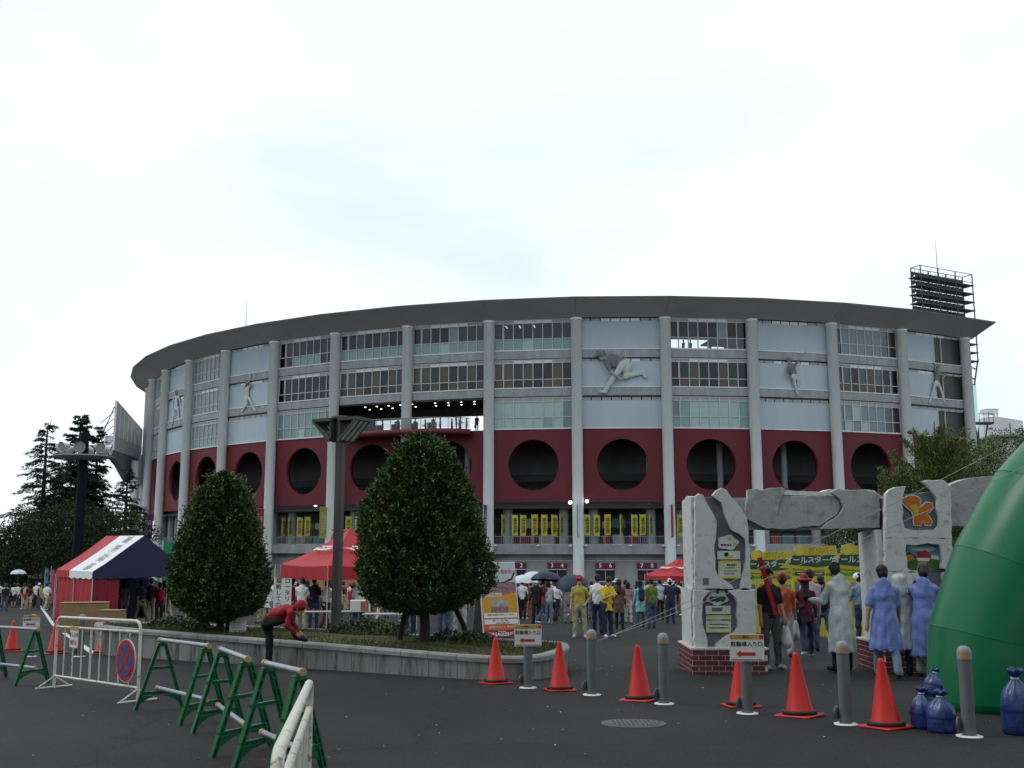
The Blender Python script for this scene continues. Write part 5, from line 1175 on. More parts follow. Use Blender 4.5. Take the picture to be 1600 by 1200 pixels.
BN = {-1: 'orange', 0: 'yellow green', 1: 'purple', 3: 'purple', 4: 'red', 5: 'yellow green', 7: 'purple', 8: 'navy', 9: 'red'}
BL = {-1: 'orange vertical banner at the far left end of the stadium', 0: 'yellow green vertical banner between the orange and purple ones', 1: 'purple vertical banner left of the small clipped tree', 3: 'purple vertical banner behind the small clipped tree', 4: 'red vertical banner right of the small clipped tree', 5: 'yellow green vertical banner just left of the lamp post', 7: 'purple vertical banner seen edge on right of the big tree', 8: 'dark vertical banner seen edge on at the centre column', 9: 'red vertical banner seen edge on left of the rock gate'}
for k, c_ in BAN.items():
    az = AZ[k]; o_ = ring_pt(az, RC + 0.62, 0); out = Vector((math.sin(R(az)), -math.cos(R(az)), 0)); root = empty('vertical_banner', (o_.x, o_.y, 2.2))
    M_ = Matrix((out*-1, Vector((0, 0, 1)).cross(out*-1), Vector((0, 0, 1)))).transposed().to_4x4()
    m_ = pm('banner_%s' % BN[k].replace(' ', '_'), c_, 0.6, 0.08, 2)
    mb = MB(); rows = []
    mb.box(-1.35, -0.08, -0.015, 0.015, 0, 3.3); place('cloth', mb.mesh('cloth', m_), root, M=M_)
    mb = MB(); mb.tube([(0.1, 0, 3.33), (-1.4, 0, 3.33)], 0.035, 5); mb.tube([(0.1, 0, -0.03), (-1.4, 0, -0.03)], 0.035, 5); place('bracket', mb.mesh('bracket', M_pole), root, M=M_)
    tm = _mc.get('banner_print') or pm('banner_print', (0.6, 0.58, 0.6), 0.6)
    for t_, dx in (('RAKUTEN', -0.92), ('EAGLES', -0.48)): place('lettering', text_mesh(t_, 0.5, tm, bold=0.01, extrude=0.003), root, M=M_ @ Matrix.Translation((dx, -0.022, 1.65)) @ Matrix.Rotation(R(-90), 4, 'Y'))
    tag(root, BL[k], 'banner', 'vertical banners on the stadium columns')

# ================================================================== YELLOW DISPLAY BOARDS
M_by = pm('display_yellow', (0.47, 0.43, 0.05), 0.55, 0.05, 1); M_bgn = pm('display_green', (0.09, 0.26, 0.03), 0.55); M_dpic = [pm('display_photo_%d' % k, c_, 0.5, 0.4, 5) for k, c_ in enumerate([(0.2, 0.21, 0.2), (0.26, 0.25, 0.22), (0.14, 0.17, 0.2), (0.3, 0.05, 0.05)])]
M_cut = pm('cutout_yellow', (0.42, 0.37, 0.05), 0.55); M_cutd = pm('cutout_dark', (0.03, 0.07, 0.045), 0.55); M_cutl = pm('cutout_pale', (0.5, 0.52, 0.45), 0.55)
def yboard(px0, px1, pt_, pb, Y, lb, head=True, pics=3):
    a, b = at(px0, pb, Y), at(px1, pb, Y); W = b.x - a.x; g = gz(Y); zt = at(px0, pt_, Y).z - g
    root = empty('display_board', ((a.x + b.x)/2, Y, g)); h = W/2
    mb = MB(); mb.box(-h, h, 0, 0.05, 0.06, zt); mb.build('board', M_by, root)
    for x in (-h + 0.1, h - 0.1): mb = MB(); mb.box(x - 0.03, x + 0.03, -0.25, 0.3, 0, 0.055); mb.build('foot', M_rail, root)
    mb = MB(); mb.box(-h, h, -0.006, -0.001, zt - 0.24, zt - 0.16); mb.build('green_band', M_bgn, root)
    for k in range(pics):
        x = -h + W*(k + 0.5)/pics
        mb = MB(); mb.box(x - 0.17, x + 0.17, -0.010, -0.0065, zt - 0.25, zt - 0.14); mb.build('name_tag', M_ink, root); place('lettering', text_mesh('1980年代', 0.07, M_wl, extrude=0.001), root, loc=(x, -0.0125, zt - 0.195))
        mb = MB(); w_ = W/pics*0.36; mb.box(x - w_, x + w_, -0.012, -0.002, zt - 1.35, zt - 0.42); mb.build('photo_print', M_dpic[(k + int(px0)) % 4], root)
    if head:
        hz_ = zt - 0.02; cu = empty('header_cutout'); cu.parent = root
        P = [(-1.0, 0), (-0.75, 0.18), (-0.72, 0.34), (-0.55, 0.42), (-0.5, 0.62), (-0.3, 0.68), (-0.18, 0.60), (0.0, 0.62), (0.7, 0.66), (0.74, 0.42), (1.0, 0.40), (1.02, 0.08), (0.7, -0.02), (0, -0.08)]
        mb = MB(); mb.prism([(x, hz_ + z) for x, z in P][::-1], -0.04, -0.015); mb.build('cutout_board', M_cut, cu)
        mb = MB(); mb.prism([(-0.72, hz_ + 0.10), (-0.6, hz_ + 0.36), (0.95, hz_ + 0.38), (0.97, hz_ + 0.10), (0.1, hz_ + 0.02)][::-1], -0.05, -0.041); mb.build('dark_plate', M_cutd, cu)
        mb = MB(); mb.lathe([(0.01, -0.01), (0.15, -0.01), (0.15, 0.01), (0.01, 0.01)], 20, smooth=False); o = mb.build('ball_mark', M_ye, cu, loc=(-0.42, -0.05, hz_ + 0.5)); o.rotation_euler = (R(90), 0, 0)
        place('lettering', text_mesh('オールスターゲーム', 0.215, M_cutl, bold=0.02, extrude=0.003), cu, loc=(0.15, -0.055, hz_ + 0.22)); place('lettering', text_mesh('ガリバー', 0.21, pm('cutout_ochre', (0.42, 0.23, 0.02), 0.6), bold=0.02, extrude=0.003), cu, loc=(0.28, -0.046, hz_ + 0.50))
        cu.location = (0.1, 0, 0)
    return tag(root, lb, 'display board', 'yellow display boards behind the gate')
yboard(1158, 1243, 892, 992, 33, 'yellow display board left of three, behind the red capped people', pics=3)
yboard(1242, 1298, 886, 1000, 31, 'yellow display board in the middle, behind the person with the red hat', pics=2)
yboard(1295, 1400, 886, 1008, 29, 'yellow display board nearest the middle gate pillar', pics=3)

# ================================================================== A-FRAME POSTER BOARD
pb_ = at(785, 996, 30.5); bd = empty('poster_stand', (pb_.x, pb_.y, gz(30.5)), R(22)); bd_w, bd_h = 1.16, 2.25
tl = math.atan2(0.50, bd_h); Mb = Matrix.Rotation(-tl, 4, 'X')
def bp_part(name, x0, x1, z0, z1, y, m_, th=0.004): mb = MB(); mb.box(x0, x1, y - th, y, z0, z1); return place(name, mb.mesh(name, m_), bd, M=Mb)
bp_part('board', -bd_w/2, bd_w/2, 0.05, bd_h, 0.03, M_paper, 0.03)
hw = bd_w/2 - 0.03
M_pic = pm('poster_crowd_photo', (0.19, 0.09, 0.10), 0.5, 0.6, 30, dirt=(0.4, 0.32, 0.33, 0.5, 0.62, 0.8), dscale=38)
bp_part('sky_photo', -hw, hw, 1.63, 2.22, -0.001, pm('poster_sky', (0.40, 0.46, 0.50), 0.5, 0.15, 3)); bp_part('crowd_photo', -hw, hw, 1.25, 1.64, -0.0055, M_pic)
mb = MB(); mb.prism([(-0.1, 1.62), (0.2, 1.66), (0.42, 1.76), (hw, 2.0), (hw, 1.9), (0.45, 1.70), (0.2, 1.62)][::-1], -0.012, -0.008); place('roof_photo', mb.mesh('roof_photo', M_ink), bd, M=Mb)
mb = MB(); mb.prism([(-hw, 0.72), (hw, 0.72), (hw, 1.34), (-0.1, 1.22), (-hw, 1.20)][::-1], -0.014, -0.010); place('orange_field', mb.mesh('orange_field', pm('poster_orange', (0.50, 0.24, 0.02), 0.5)), bd, M=Mb)
bp_part('inset_photo', -0.29, 0.25, 0.77, 1.13, -0.0145, pm('poster_inset', (0.3, 0.3, 0.25), 0.5, 0.3, 8)); bp_part('inset_crowd', -0.29, 0.25, 0.77, 0.93, -0.019, M_pic)
bp_part('text_panel', -hw + 0.03, hw - 0.02, 0.60, 0.74, -0.0145, M_paper); bp_part('text_panel', -hw + 0.03, hw - 0.02, 0.42, 0.56, -0.0145, M_paper)
bp_part('orange_band', -hw, hw, 0.24, 0.715, -0.0095, pm('poster_deep_orange', (0.42, 0.12, 0.02), 0.5)); bp_part('maroon_band', -hw, hw, 0.06, 0.25, -0.0145, pm('poster_maroon', (0.22, 0.02, 0.035), 0.5))
def bt(t_, sz, x, z, m_, y=-0.021, bold=0.015, xs=1.0): place('lettering', text_mesh(t_, sz, m_, bold=bold, extrude=0.001, xs=xs), bd, M=Mb @ Matrix.Translation((x, y, z)))
bt('募集中!', 0.15, -0.16, 2.08, M_redink, -0.008); bt('パスポート発売中!!', 0.135, 0.02, 1.93, M_redink, -0.008, xs=0.82); bt('球場年間席', 0.12, -0.2, 1.27, M_paper, -0.016)
bt('RAKUTEN', 0.05, 0, 0.205, M_wl, -0.021); bt('EAGLES', 0.13, 0, 0.125, M_wl, -0.021)
bt('皆様の応援をお待ちしています!', 0.058, 0.0, 0.685, M_ink, -0.021, 0.008); bt('入場口 シート別 ご案内', 0.05, -0.04, 0.52, M_ink, -0.021, 0.008); bt('お申込みは窓口まで', 0.05, 0.05, 0.45, M_ink, -0.021, 0.008); bt('年間パスポート 受付中', 0.075, 0, 0.33, M_paper, -0.0155, 0.008)
mb = MB()
for s_ in (-1, 1):
    for q in range(3): mb.prism([(s_*0.24, 0.10 + q*0.028), (s_*(0.47 - 0.05*(2 - q)), 0.15 + q*0.03), (s_*0.24, 0.115 + q*0.028)][::s_], -0.021, -0.019)
place('wing_mark', mb.mesh('wing_mark', M_wl), bd, M=Mb)
mb = MB(); mb.M = Matrix.Translation((0, 1.0, 0)) @ Matrix.Rotation(tl, 4, 'X'); mb.box(-bd_w/2, bd_w/2, -0.02, 0.02, 0.05, bd_h - 0.02); mb.build('rear_leaf', pm('poster_back_grey', (0.15, 0.16, 0.17), 0.7), bd)
tag(bd, 'tall leaning A-frame poster with a stadium photo and orange panels', 'poster')

# ================================================================== TABLES, BOXES, SMALL SIGNS BEHIND THE PLANTER
def table(loc, rz, L_, lb):
    root = empty('folding_table', loc, R(rz)); mb = MB(); mb.cbox(-L_/2, L_/2, -0.3, 0.3, 0.68, 0.71, 0.008); mb.build('table_top', pm('table_grey_top', (0.30, 0.29, 0.29), 0.5), root)
    for x in (-L_/2 + 0.15, L_/2 - 0.15):
        for y in (-0.24, 0.24): mb = MB(); mb.tube([(x, y, 0), (x, y, 0.68)], 0.014, 6); mb.build('leg', M_rail, root)
    return tag(root, lb, 'table', 'folding tables behind the planter')
p = gp(505, 990); T1 = table(p, 4, 2.0, 'folding table left of the lamp post, behind the bending person')
p = gp(620, 997); T2 = table(p, -3, 2.0, 'folding table behind the big tree trunk')
p = gp(562, 992); bx_ = box_thing('display_box', (p.x, p.y, p.z + 0.71), 5, 0.62, 0.35, 0.36, M_paper, 'white display box with a red picture on the table by the lamp post', 'box', False)
mb = MB(); mb.box(0.02, 0.26, -0.183, -0.178, 0.03, 0.33); mb.build('picture', pm('box_picture', (0.35, 0.13, 0.1), 0.5, 0.4, 9), bx_)
p = at(722, 990, 33); 
p = zpt(371, 990, PZ - 0.03); sg3 = empty('placard', p, R(8))
mb = MB(); mb.M = Matrix.Rotation(R(-8), 4, 'X'); mb.box(-0.17, 0.17, -0.006, 0.006, 0.0, 0.34); mb.build('board', M_paper, sg3)
mb = MB(); mb.M = Matrix.Rotation(R(-8), 4, 'X')
for k in range(5): mb.box(-0.12, 0.12 - 0.03*(k % 2), -0.009, -0.0065, 0.06 + k*0.05, 0.075 + k*0.05)
mb.build('printed_lines', M_tgrey, sg3)['kind'] = 'stuff'
mb = MB(); mb.box(-0.01, 0.01, 0.06, 0.08, -0.05, 0.3); mb.build('stake', M_rail, sg3)
tag(sg3, 'small white placard with faint text standing in the planter', 'sign')
p = gp(440, 990); sg4 = empty('standing_sign', (p.x, p.y, p.z), R(6))
mb = MB(); mb.box(-0.30, 0.27, -0.01, 0.01, 0.75, 1.75); mb.build('board', M_paper, sg4); mb = MB(); mb.tube([(-0.28, 0.03, 0), (-0.28, 0.03, 2.2)], 0.02, 6); mb.tube([(0.25, 0.03, 0), (0.25, 0.03, 0.8)], 0.02, 6); mb.build('pole', M_pole, sg4)
place('lettering', text_mesh('ロ\nー\nタ\nリ\nー', 0.19, M_ink, bold=0.012, extrude=0.001), sg4, loc=(0.14, -0.0125, 1.28)); place('lettering', text_mesh('横\n断\nし\nて\nの', 0.19, M_ink, bold=0.012, extrude=0.001), sg4, loc=(-0.14, -0.0125, 1.28))
tag(sg4, 'white standing sign with vertical black writing behind the bending person', 'sign')
# beige wooden booth and orange inflatable tip behind the big tree
p = at(548, 870, 70); bo = empty('wooden_booth', (p.x, 70, gz(70))); zt = at(548, 830, 70).z - gz(70)
mb = MB(); mb.prism([(-2.8, 0), (2.6, 0), (2.6, zt), (-1.2, zt), (-2.0, zt - 2.2), (-2.8, zt - 2.6)], 0, 2.5); mb.build('wall', M_wood, bo)
mb = MB(); mb.box(-1.3, 2.8, -0.2, 2.7, zt + 0.003, zt + 0.12); mb.build('roof', M_wood, bo); tag(bo, 'pale plywood booth behind the red canopy by the lamp post', 'booth')
p = at(594, 775, 80); it = empty('inflatable_tower', (p.x, 80, gz(80))); zt = at(588, 757, 80).z - gz(80)
M_ior = pm('orange_vinyl', (0.55, 0.13, 0.02), 0.4); mb = MB(); mb.lathe([(0.7, 0), (0.65, zt - 2.5), (0.45, zt - 1.2), (0.38, zt - 0.25)], 16); mb.build('tower_body', M_ior, it)
mb = MB(); mb.tube([(0.42*math.cos(t), 0, zt - 0.1 + 0.42*math.sin(t)) for t in [2*math.pi*k/20 for k in range(21)]], 0.13, 8); mb.build('ring_top', M_twh, it)
mb = MB(); mb.M = Matrix.Translation((3.2, 0.5, 0)); mb.lathe([(1.2, 0), (1.2, zt - 4.6), (0.7, zt - 3.9), (0.1, zt - 3.6)], 16); mb.build('side_tower', M_ior, it)
tag(it, 'orange inflatable tower tip with a white ring beside the big tree', 'inflatable')
# far left kiosk, blue banner
p = at(70, 880, 110); kk = empty('ticket_kiosk', (p.x, 110, GZ)); mb = MB(); mb.box(-1.9, 1.9, 0, 2, 0, 2.6); mb.build('wall', M_rail, kk); mb = MB(); mb.box(-1.7, 1.7, -0.2, -0.05, 2.2, 3.3); mb.build('sign_board', M_paper, kk)
mb = MB(); mb.prism([(-2.6, 2.9), (-1.6, 4.0), (1.5, 4.3), (2.4, 3.4)], -0.3, 2.4); mb.build('roof', pm('kiosk_roof', (0.2, 0.1, 0.1), 0.6), kk); tag(kk, 'small kiosk with a pale sign board far left under the conifers', 'kiosk')
p = gp(67, 946); nb = empty('tall_banner', p); mb = MB(); mb.box(0, 0.28, -0.01, 0.01, 0.3, 2.9); mb.build('cloth', pm('banner_blue', (0.07, 0.2, 0.42), 0.6, 0.3, 2), nb); mb = MB(); mb.tube([(0, 0, 0), (0, 0, 3.0)], 0.02, 5); mb.build('pole', M_pole, nb); tag(nb, 'narrow blue upright banner left of the striped tent', 'banner')
p = gp(76, 948); nb = empty('tall_banner', p); mb = MB(); mb.box(0, 0.3, -0.01, 0.01, 0.3, 2.7); mb.build('cloth', pm('banner_redpink', (0.36, 0.06, 0.1), 0.6, 0.3, 2), nb); mb = MB(); mb.tube([(0, 0, 0), (0, 0, 3.0)], 0.02, 5); mb.build('pole', M_pole, nb); tag(nb, 'narrow red upright banner next to the blue one', 'banner')
p = at(68, 985, 37); gb = at(274, 850, 46); gbn = empty('green_canopy', (gb.x, 46, gz(46)), R(20))
mb = MB(); mb.prism([(-0.5, 1.2), (0.5, 1.2), (0.5, 3.4), (-0.5, 3.4)], 0, 0.04); mb.build('cloth', pm('green_banner_cloth', (0.02, 0.2, 0.08), 0.6), gbn); mb = MB(); mb.tube([(-0.52, 0, 0), (-0.52, 0, 3.5)], 0.03, 6); mb.build('pole', M_pole, gbn); tag(gbn, 'green cloth banner at the right end of the striped tent', 'banner')
# ================================================================== PEOPLE: bodies grown as one surface from a distance field
def _v(*a): return np.array(a, float)
def fk(lean=0, hip=0.0, tilt=0, armL=(4, 8, 8), armR=(4, 8, 8), legL=(0, 2, 0), legR=(0, 2, 0), head=(0, 0), inL=0.0, inR=0.0):
    """joints of a 1.70 m figure facing -Y; angles in degrees"""
    J = {}; pel = _v(0, 0, 0.92)
    l = R(lean); up = _v(0, -math.sin(l), math.cos(l)); t = R(tilt); up = up + _v(math.sin(t), 0, 0); up /= np.linalg.norm(up)
    fwd = _v(0, -math.cos(l), -math.sin(l)); J['pel'] = pel; J['waist'] = pel + up*0.16; J['chest'] = pel + up*0.36; J['neck'] = pel + up*0.52
    hl = R(lean*0.55 + head[0]); hu = _v(0, -math.sin(hl), math.cos(hl)); hf = _v(math.sin(R(head[1])), -math.cos(hl)*math.cos(R(head[1])), -math.sin(hl))
    J['head'] = J['neck'] + hu*0.165 + hf*0.02; J['hu'] = hu; J['hf'] = hf/np.linalg.norm(hf); J['fwd'] = fwd; J['up'] = up
    for s, k, a, inn in ((1, 'L', armL, inL), (-1, 'R', armR, inR)):
        sh = J['neck'] - up*0.088 + _v(s*0.172, 0, 0); f_, o_, e_ = R(a[0]), R(a[1]), R(a[2])
        d = _v(s*math.sin(o_), -math.sin(f_)*math.cos(o_), -math.cos(f_)*math.cos(o_)); el = sh + d*0.285
        d2 = _v(s*math.sin(o_)*0.5 - s*math.sin(R(inn)), -math.sin(f_ + e_), -math.cos(f_ + e_)); d2 /= np.linalg.norm(d2); wr = el + d2*0.245
        J['sh'+k], J['el'+k], J['wr'+k], J['hd'+k] = sh, el, wr, wr + d2*0.085
    for s, k, a in ((1, 'L', legL), (-1, 'R', legR)):
        h_ = pel + _v(s*0.092, 0, -0.03); f_, o_, b_ = R(a[0]), R(a[1]), R(a[2]); d = _v(s*math.sin(o_), -math.sin(f_), -math.cos(f_)); kn = h_ + d/np.linalg.norm(d)*0.42
        g = f_ - b_; d2 = _v(s*math.sin(o_)*0.5, -math.sin(g), -math.cos(g)); an = kn + d2/np.linalg.norm(d2)*0.41
        td = _v(s*0.15, -math.cos(g*0.6), -math.sin(-g*0.6)*0.5); J['hp'+k], J['kn'+k], J['an'+k], J['to'+k] = h_, kn, an, an + td/np.linalg.norm(td)*0.17 + _v(0, 0, -0.035)
    low = min(min(J['an'+k][2] - 0.085, J['to'+k][2] - 0.04) for k in 'LR')
    for k in list(J):
        if k not in ('hu', 'hf', 'fwd', 'up'): J[k] = J[k] - _v(0, 0, low)
    return J
SK, HA, TO, BO, SH, EX, EY = range(7)
def prims(J, sleeve='short', legs='long', hair='short', hat=None, top='tee', bulk=1.0, bag=None, fem=False):
    P = []                                         # (region, a, b, ra, rb, flat axis, flatness)
    fw, up = J['fwd'], J['up']; B = bulk
    n = _v(0, -1, 0)
    P.append((TO, J['waist'], J['chest'], 0.148*B, 0.17*B*(0.93 if fem else 1), fw, 0.66)); P.append((TO, J['chest'], J['neck'] - up*0.07, 0.17*B*(0.93 if fem else 1), 0.12, fw, 0.62))
    P.append((TO, J['shL'], J['neck'] - up*0.04, 0.056*B, 0.062*B, None, 1)); P.append((TO, J['shR'], J['neck'] - up*0.04, 0.056*B, 0.062*B, None, 1))
    hem = {'tee': -0.05, 'long': -0.17, 'tucked': 0.06, 'dress': -0.36, 'poncho': -0.48, 'coat': -0.62}[top]
    hd = _v(0, 0, -1)
    pel = J['pel']
    if top == 'tucked': P.append((TO, J['waist'], pel + up*hem, 0.150*B, 0.15*B, fw, 0.70))
    elif top in ('tee', 'long'): P.append((TO, J['waist'], pel + hd*(-hem + 0.12), 0.148*B, 0.168*B, fw, 0.74, pel + hd*(-hem)))
    else:
        P.append((TO, J['waist'], pel + hd*0.05, 0.155*B, 0.185*B, fw, 0.75)); P.append((TO, pel + hd*0.05, pel + hd*(-hem + 0.2), 0.19*B, (0.205 if top == 'dress' else 0.25 if top == 'coat' else 0.28)*B, fw, 0.78, pel + hd*(-hem)))
        if fem and top == 'dress': pass
    for k in 'LR':
        sh, el, wr, h_ = J['sh'+k], J['el'+k], J['wr'+k], J['hd'+k]
        lo = {'short': 0.72, 'long': 1.0, 'none': 0.1}[sleeve]
        w_ = 1.25 if top in ('poncho', 'coat') else 1.0
        P.append((TO, sh, sh + (el - sh)*lo, 0.057*B, (0.056 if sleeve == 'short' else 0.047)*w_*B, None, 1))
        if sleeve == 'long': P.append((TO, el, el + (wr - el)*0.93, 0.05*w_*B, 0.04*w_*B, None, 1))
        P.append((SK, sh, el, 0.046, 0.04, None, 1)); P.append((SK, el, wr, 0.04, 0.028, None, 1)); P.append((SK, wr, h_*0.85 + wr*0.15, 0.03, 0.036, None, 1))
        hp, kn, an, to = J['hp'+k], J['kn'+k], J['an'+k], J['to'+k]
        if legs == 'long': P.append((BO, hp, kn, 0.096*B, 0.068*B, None, 1)); P.append((BO, kn, an + (kn-an)*0.05, 0.068*B, 0.06*B, None, 1))
        elif legs == 'shorts': P.append((BO, hp, hp + (kn-hp)*0.92, 0.096*B, 0.085*B, None, 1)); P.append((SK, hp, kn, 0.07, 0.052, None, 1)); P.append((SK, kn, kn + (an-kn)*0.4, 0.05, 0.056, None, 1)); P.append((SK, kn + (an-kn)*0.4, an, 0.056, 0.034, None, 1))
        elif legs == 'skirt': P.append((SK, kn, kn + (an-kn)*0.4, 0.05, 0.054, None, 1)); P.append((SK, kn + (an-kn)*0.4, an, 0.054, 0.033, None, 1))
        P.append((SH, an + _v(0, 0, -0.035), to, 0.047, 0.038, None, 1))
    if legs == 'skirt': P.append((BO, pel, (J['knL'] + J['knR'])/2 + _v(0, 0, -0.15), 0.15, 0.24, fw, 0.75, (J['knL'] + J['knR'])/2))
    P.append((BO, pel + up*0.05, pel + hd*0.06, 0.148*B, 0.142*B, fw, 0.76))
    hd_, hu, hf = J['head'], J['hu'], J['hf']; hs = np.cross(hf, hu); hs /= np.linalg.norm(hs)
    P.append((SK, J['neck'] - up*0.03, hd_ - hu*0.06, 0.056, 0.05, None, 1))
    P.append((SK, hd_ + hu*0.035 - hf*0.012, hd_ - hu*0.06 + hf*0.018, 0.093, 0.062, hs, 0.86))            # skull to jaw
    P.append((SK, hd_ - hu*0.005 + hf*0.09, hd_ - hu*0.03 + hf*0.105, 0.010, 0.014, None, 1))                # nose
    P.append((SK, hd_ - hu*0.062 + hf*0.07, hd_ - hu*0.10 + hf*0.055, 0.022, 0.024, None, 1))                # mouth and chin
    for s in (-1, 1): P.append((SK, hd_ + hs*s*0.083 + hu*0.01, hd_ + hs*s*0.083 - hu*0.025, 0.018, 0.012, hs, 0.5))
    for s in (-1, 1): P.append((HA, hd_ + hs*s*0.032 + hu*0.012 + hf*0.074, hd_ + hs*s*0.036 + hu*0.012 + hf*0.074, 0.0085, 0.0085, None, 1))  # eyes
    if hair in ('short', 'bob', 'long'):
        P.append((HA, hd_ + hu*0.055 - hf*0.022, hd_ + hu*0.0 - hf*0.045, 0.100, 0.082, hs, 0.92)); P.append((HA, hd_ + hu*0.095 + hf*0.02, hd_ + hu*0.09 + hf*0.05, 0.055, 0.035, None, 1))
    if hair == 'bob': P.append((HA, hd_ - hf*0.03, hd_ - hu*0.12 - hf*0.03, 0.105, 0.085, hf, 0.8))
    if hair == 'long': P.append((HA, hd_ - hf*0.035, J['neck'] - up*0.16 - fw*0.115, 0.10, 0.07, fw, 0.55))
    if hat == 'cap': P.append((EY, hd_ + hu*0.055 - hf*0.008, hd_ + hu*0.06 - hf*0.004, 0.108, 0.108, None, 1)); P.append((EY, hd_ + hu*0.07 + hf*0.08, hd_ + hu*0.055 + hf*0.165, 0.075, 0.05, hu, 0.31))
    if hat == 'hat': P.append((EY, hd_ + hu*0.06, hd_ + hu*0.085, 0.105, 0.092, None, 1)); P.append((EY, hd_ + hu*0.045, hd_ + hu*0.046, 0.165, 0.165, hu, 0.30))
    if hat == 'hood': P.append((TO, hd_ + hu*0.03 - hf*0.03, hd_ - hu*0.08 - hf*0.04, 0.125, 0.12, None, 1)); P.append((TO, hd_ + hu*0.03 - hf*0.03, J['neck'] - up*0.02 - fw*0.04, 0.12, 0.11, None, 1))
    if hat == 'hooddown': P.append((TO, J['neck'] + up*0.01 - fw*0.07, J['neck'] - up*0.17 - fw*0.12, 0.10, 0.05, fw, 0.36)); P.append((TO, J['neck'] + up*0.015 + _v(-0.05, 0, 0) - fw*0.02, J['neck'] + up*0.015 + _v(0.05, 0, 0) - fw*0.02, 0.058, 0.058, None, 1))
    if bag == 'back': P.append((EX, J['chest'] - fw*0.17 + up*0.05, J['waist'] - fw*0.17 + up*0.0, 0.13, 0.14, fw, 0.6))
    if bag == 'sideL': P.append((EX, pel + _v(0.24, 0.05, 0.07), pel + _v(0.24, 0.05, -0.10), 0.12, 0.15, _v(1, 0, 0), 0.45)); P.append((EX, J['shR'] - fw*0.04 + up*0.06, J['waist'] - fw*0.11 + _v(0.06, 0, 0), 0.014, 0.014, None, 1)); P.append((EX, J['waist'] - fw*0.11 + _v(0.06, 0, 0), pel + _v(0.22, 0.06, 0.1), 0.014, 0.014, None, 1))
    if bag == 'handL': P.append((EX, J['hdL'] + _v(0, 0, -0.1), J['hdL'] + _v(0, 0, -0.30), 0.07, 0.13, _v(1, 0, 0), 0.6)); P.append((EX, J['hdL'], J['hdL'] + _v(0, 0, -0.12), 0.014, 0.03, None, 1))
    if bag == 'handR': P.append((EX, J['hdR'] + _v(0, 0, -0.1), J['hdR'] + _v(0, 0, -0.30), 0.07, 0.13, _v(1, 0, 0), 0.6)); P.append((EX, J['hdR'], J['hdR'] + _v(0, 0, -0.12), 0.014, 0.03, None, 1))
    return P
def prim_dist(pr, X):
    rg_, a, b, ra, rb, ax, fl = pr[:7]
    Q = X - a; ab = b - a
    if ax is not None:
        ax = ax/np.linalg.norm(ax); Q = Q + (Q @ ax*(1/fl - 1))[..., None]*ax; ab = ab + ax*((ab @ ax)*(1/fl - 1))
    L2 = ab @ ab; t = np.clip((Q @ ab)/L2, 0, 1) if L2 > 1e-12 else np.zeros(Q.shape[:-1])
    d = np.sqrt(((Q - t[..., None]*ab)**2).sum(-1)) - (ra + (rb - ra)*t)
    if ax is not None: d = d*(0.5 + 0.5*fl) if fl > 0.3 else d*fl*1.4
    if len(pr) > 7: d = np.maximum(d, pr[7][2] - X[..., 2])
    return d
def blend(rg_, A, d):
    k = 0.035 if rg_ in (TO, BO) else 0.02 if rg_ == SK else 0.012; h = np.clip(0.5 + 0.5*(A - d)/k, 0, 1); return A*(1-h) + d*h - k*h*(1-h)
def wrinkle(X, seed, wr, fold):
    x, y, z = X[..., 0], X[..., 1], X[..., 2]
    w_ = wr*(np.sin(26*z + 9*x + 3*np.sin(11*x + seed) + seed) + 0.7*np.sin(17*z - 23*x + 14*y + 2*seed))
    if fold: w_ = w_ + fold*np.clip(1.25 - z, 0.1, 0.9)*(np.sin(9*np.arctan2(y, x) + 2.2*np.sin(3*z + seed)) + 0.5*np.sin(16*np.arctan2(y, x) + seed + 3*z))
    return w_
def field(P, X, seed=0, wr=0.006, fold=0):
    D = [np.full(X.shape[:-1], 9.0) for _ in range(7)]
    for pr in P: D[pr[0]] = blend(pr[0], D[pr[0]], prim_dist(pr, X))
    w_ = wrinkle(X, seed, wr, fold); D[TO] = D[TO] + w_; D[BO] = D[BO] + (w_ if not fold else wrinkle(X, seed, wr, 0))
    A = np.stack(D)
    return A.min(0), A.argmin(0)
def grid_field(P, g, n, seed, wr, fold):
    D = [np.full(n, 9.0) for _ in range(7)]
    for pr in P:
        r_ = max(pr[3], pr[4]) + 0.07; lo = np.minimum(pr[1], pr[2]) - r_; hi = np.maximum(pr[1], pr[2]) + r_
        sl = tuple(slice(max(0, int(np.searchsorted(g[k], lo[k]))), min(n[k], int(np.searchsorted(g[k], hi[k])) + 1)) for k in range(3))
        X = np.stack(np.meshgrid(g[0][sl[0]], g[1][sl[1]], g[2][sl[2]], indexing='ij'), -1)
        D[pr[0]][sl] = blend(pr[0], D[pr[0]][sl], prim_dist(pr, X))
    X = np.stack(np.meshgrid(*g, indexing='ij'), -1); near_ = (D[TO] < 0.05) | (D[BO] < 0.05); Xn = X[near_]
    D[TO][near_] += wrinkle(Xn, seed, wr, fold); D[BO][near_] += wrinkle(Xn, seed, wr, 0)
    return np.minimum.reduce(D)
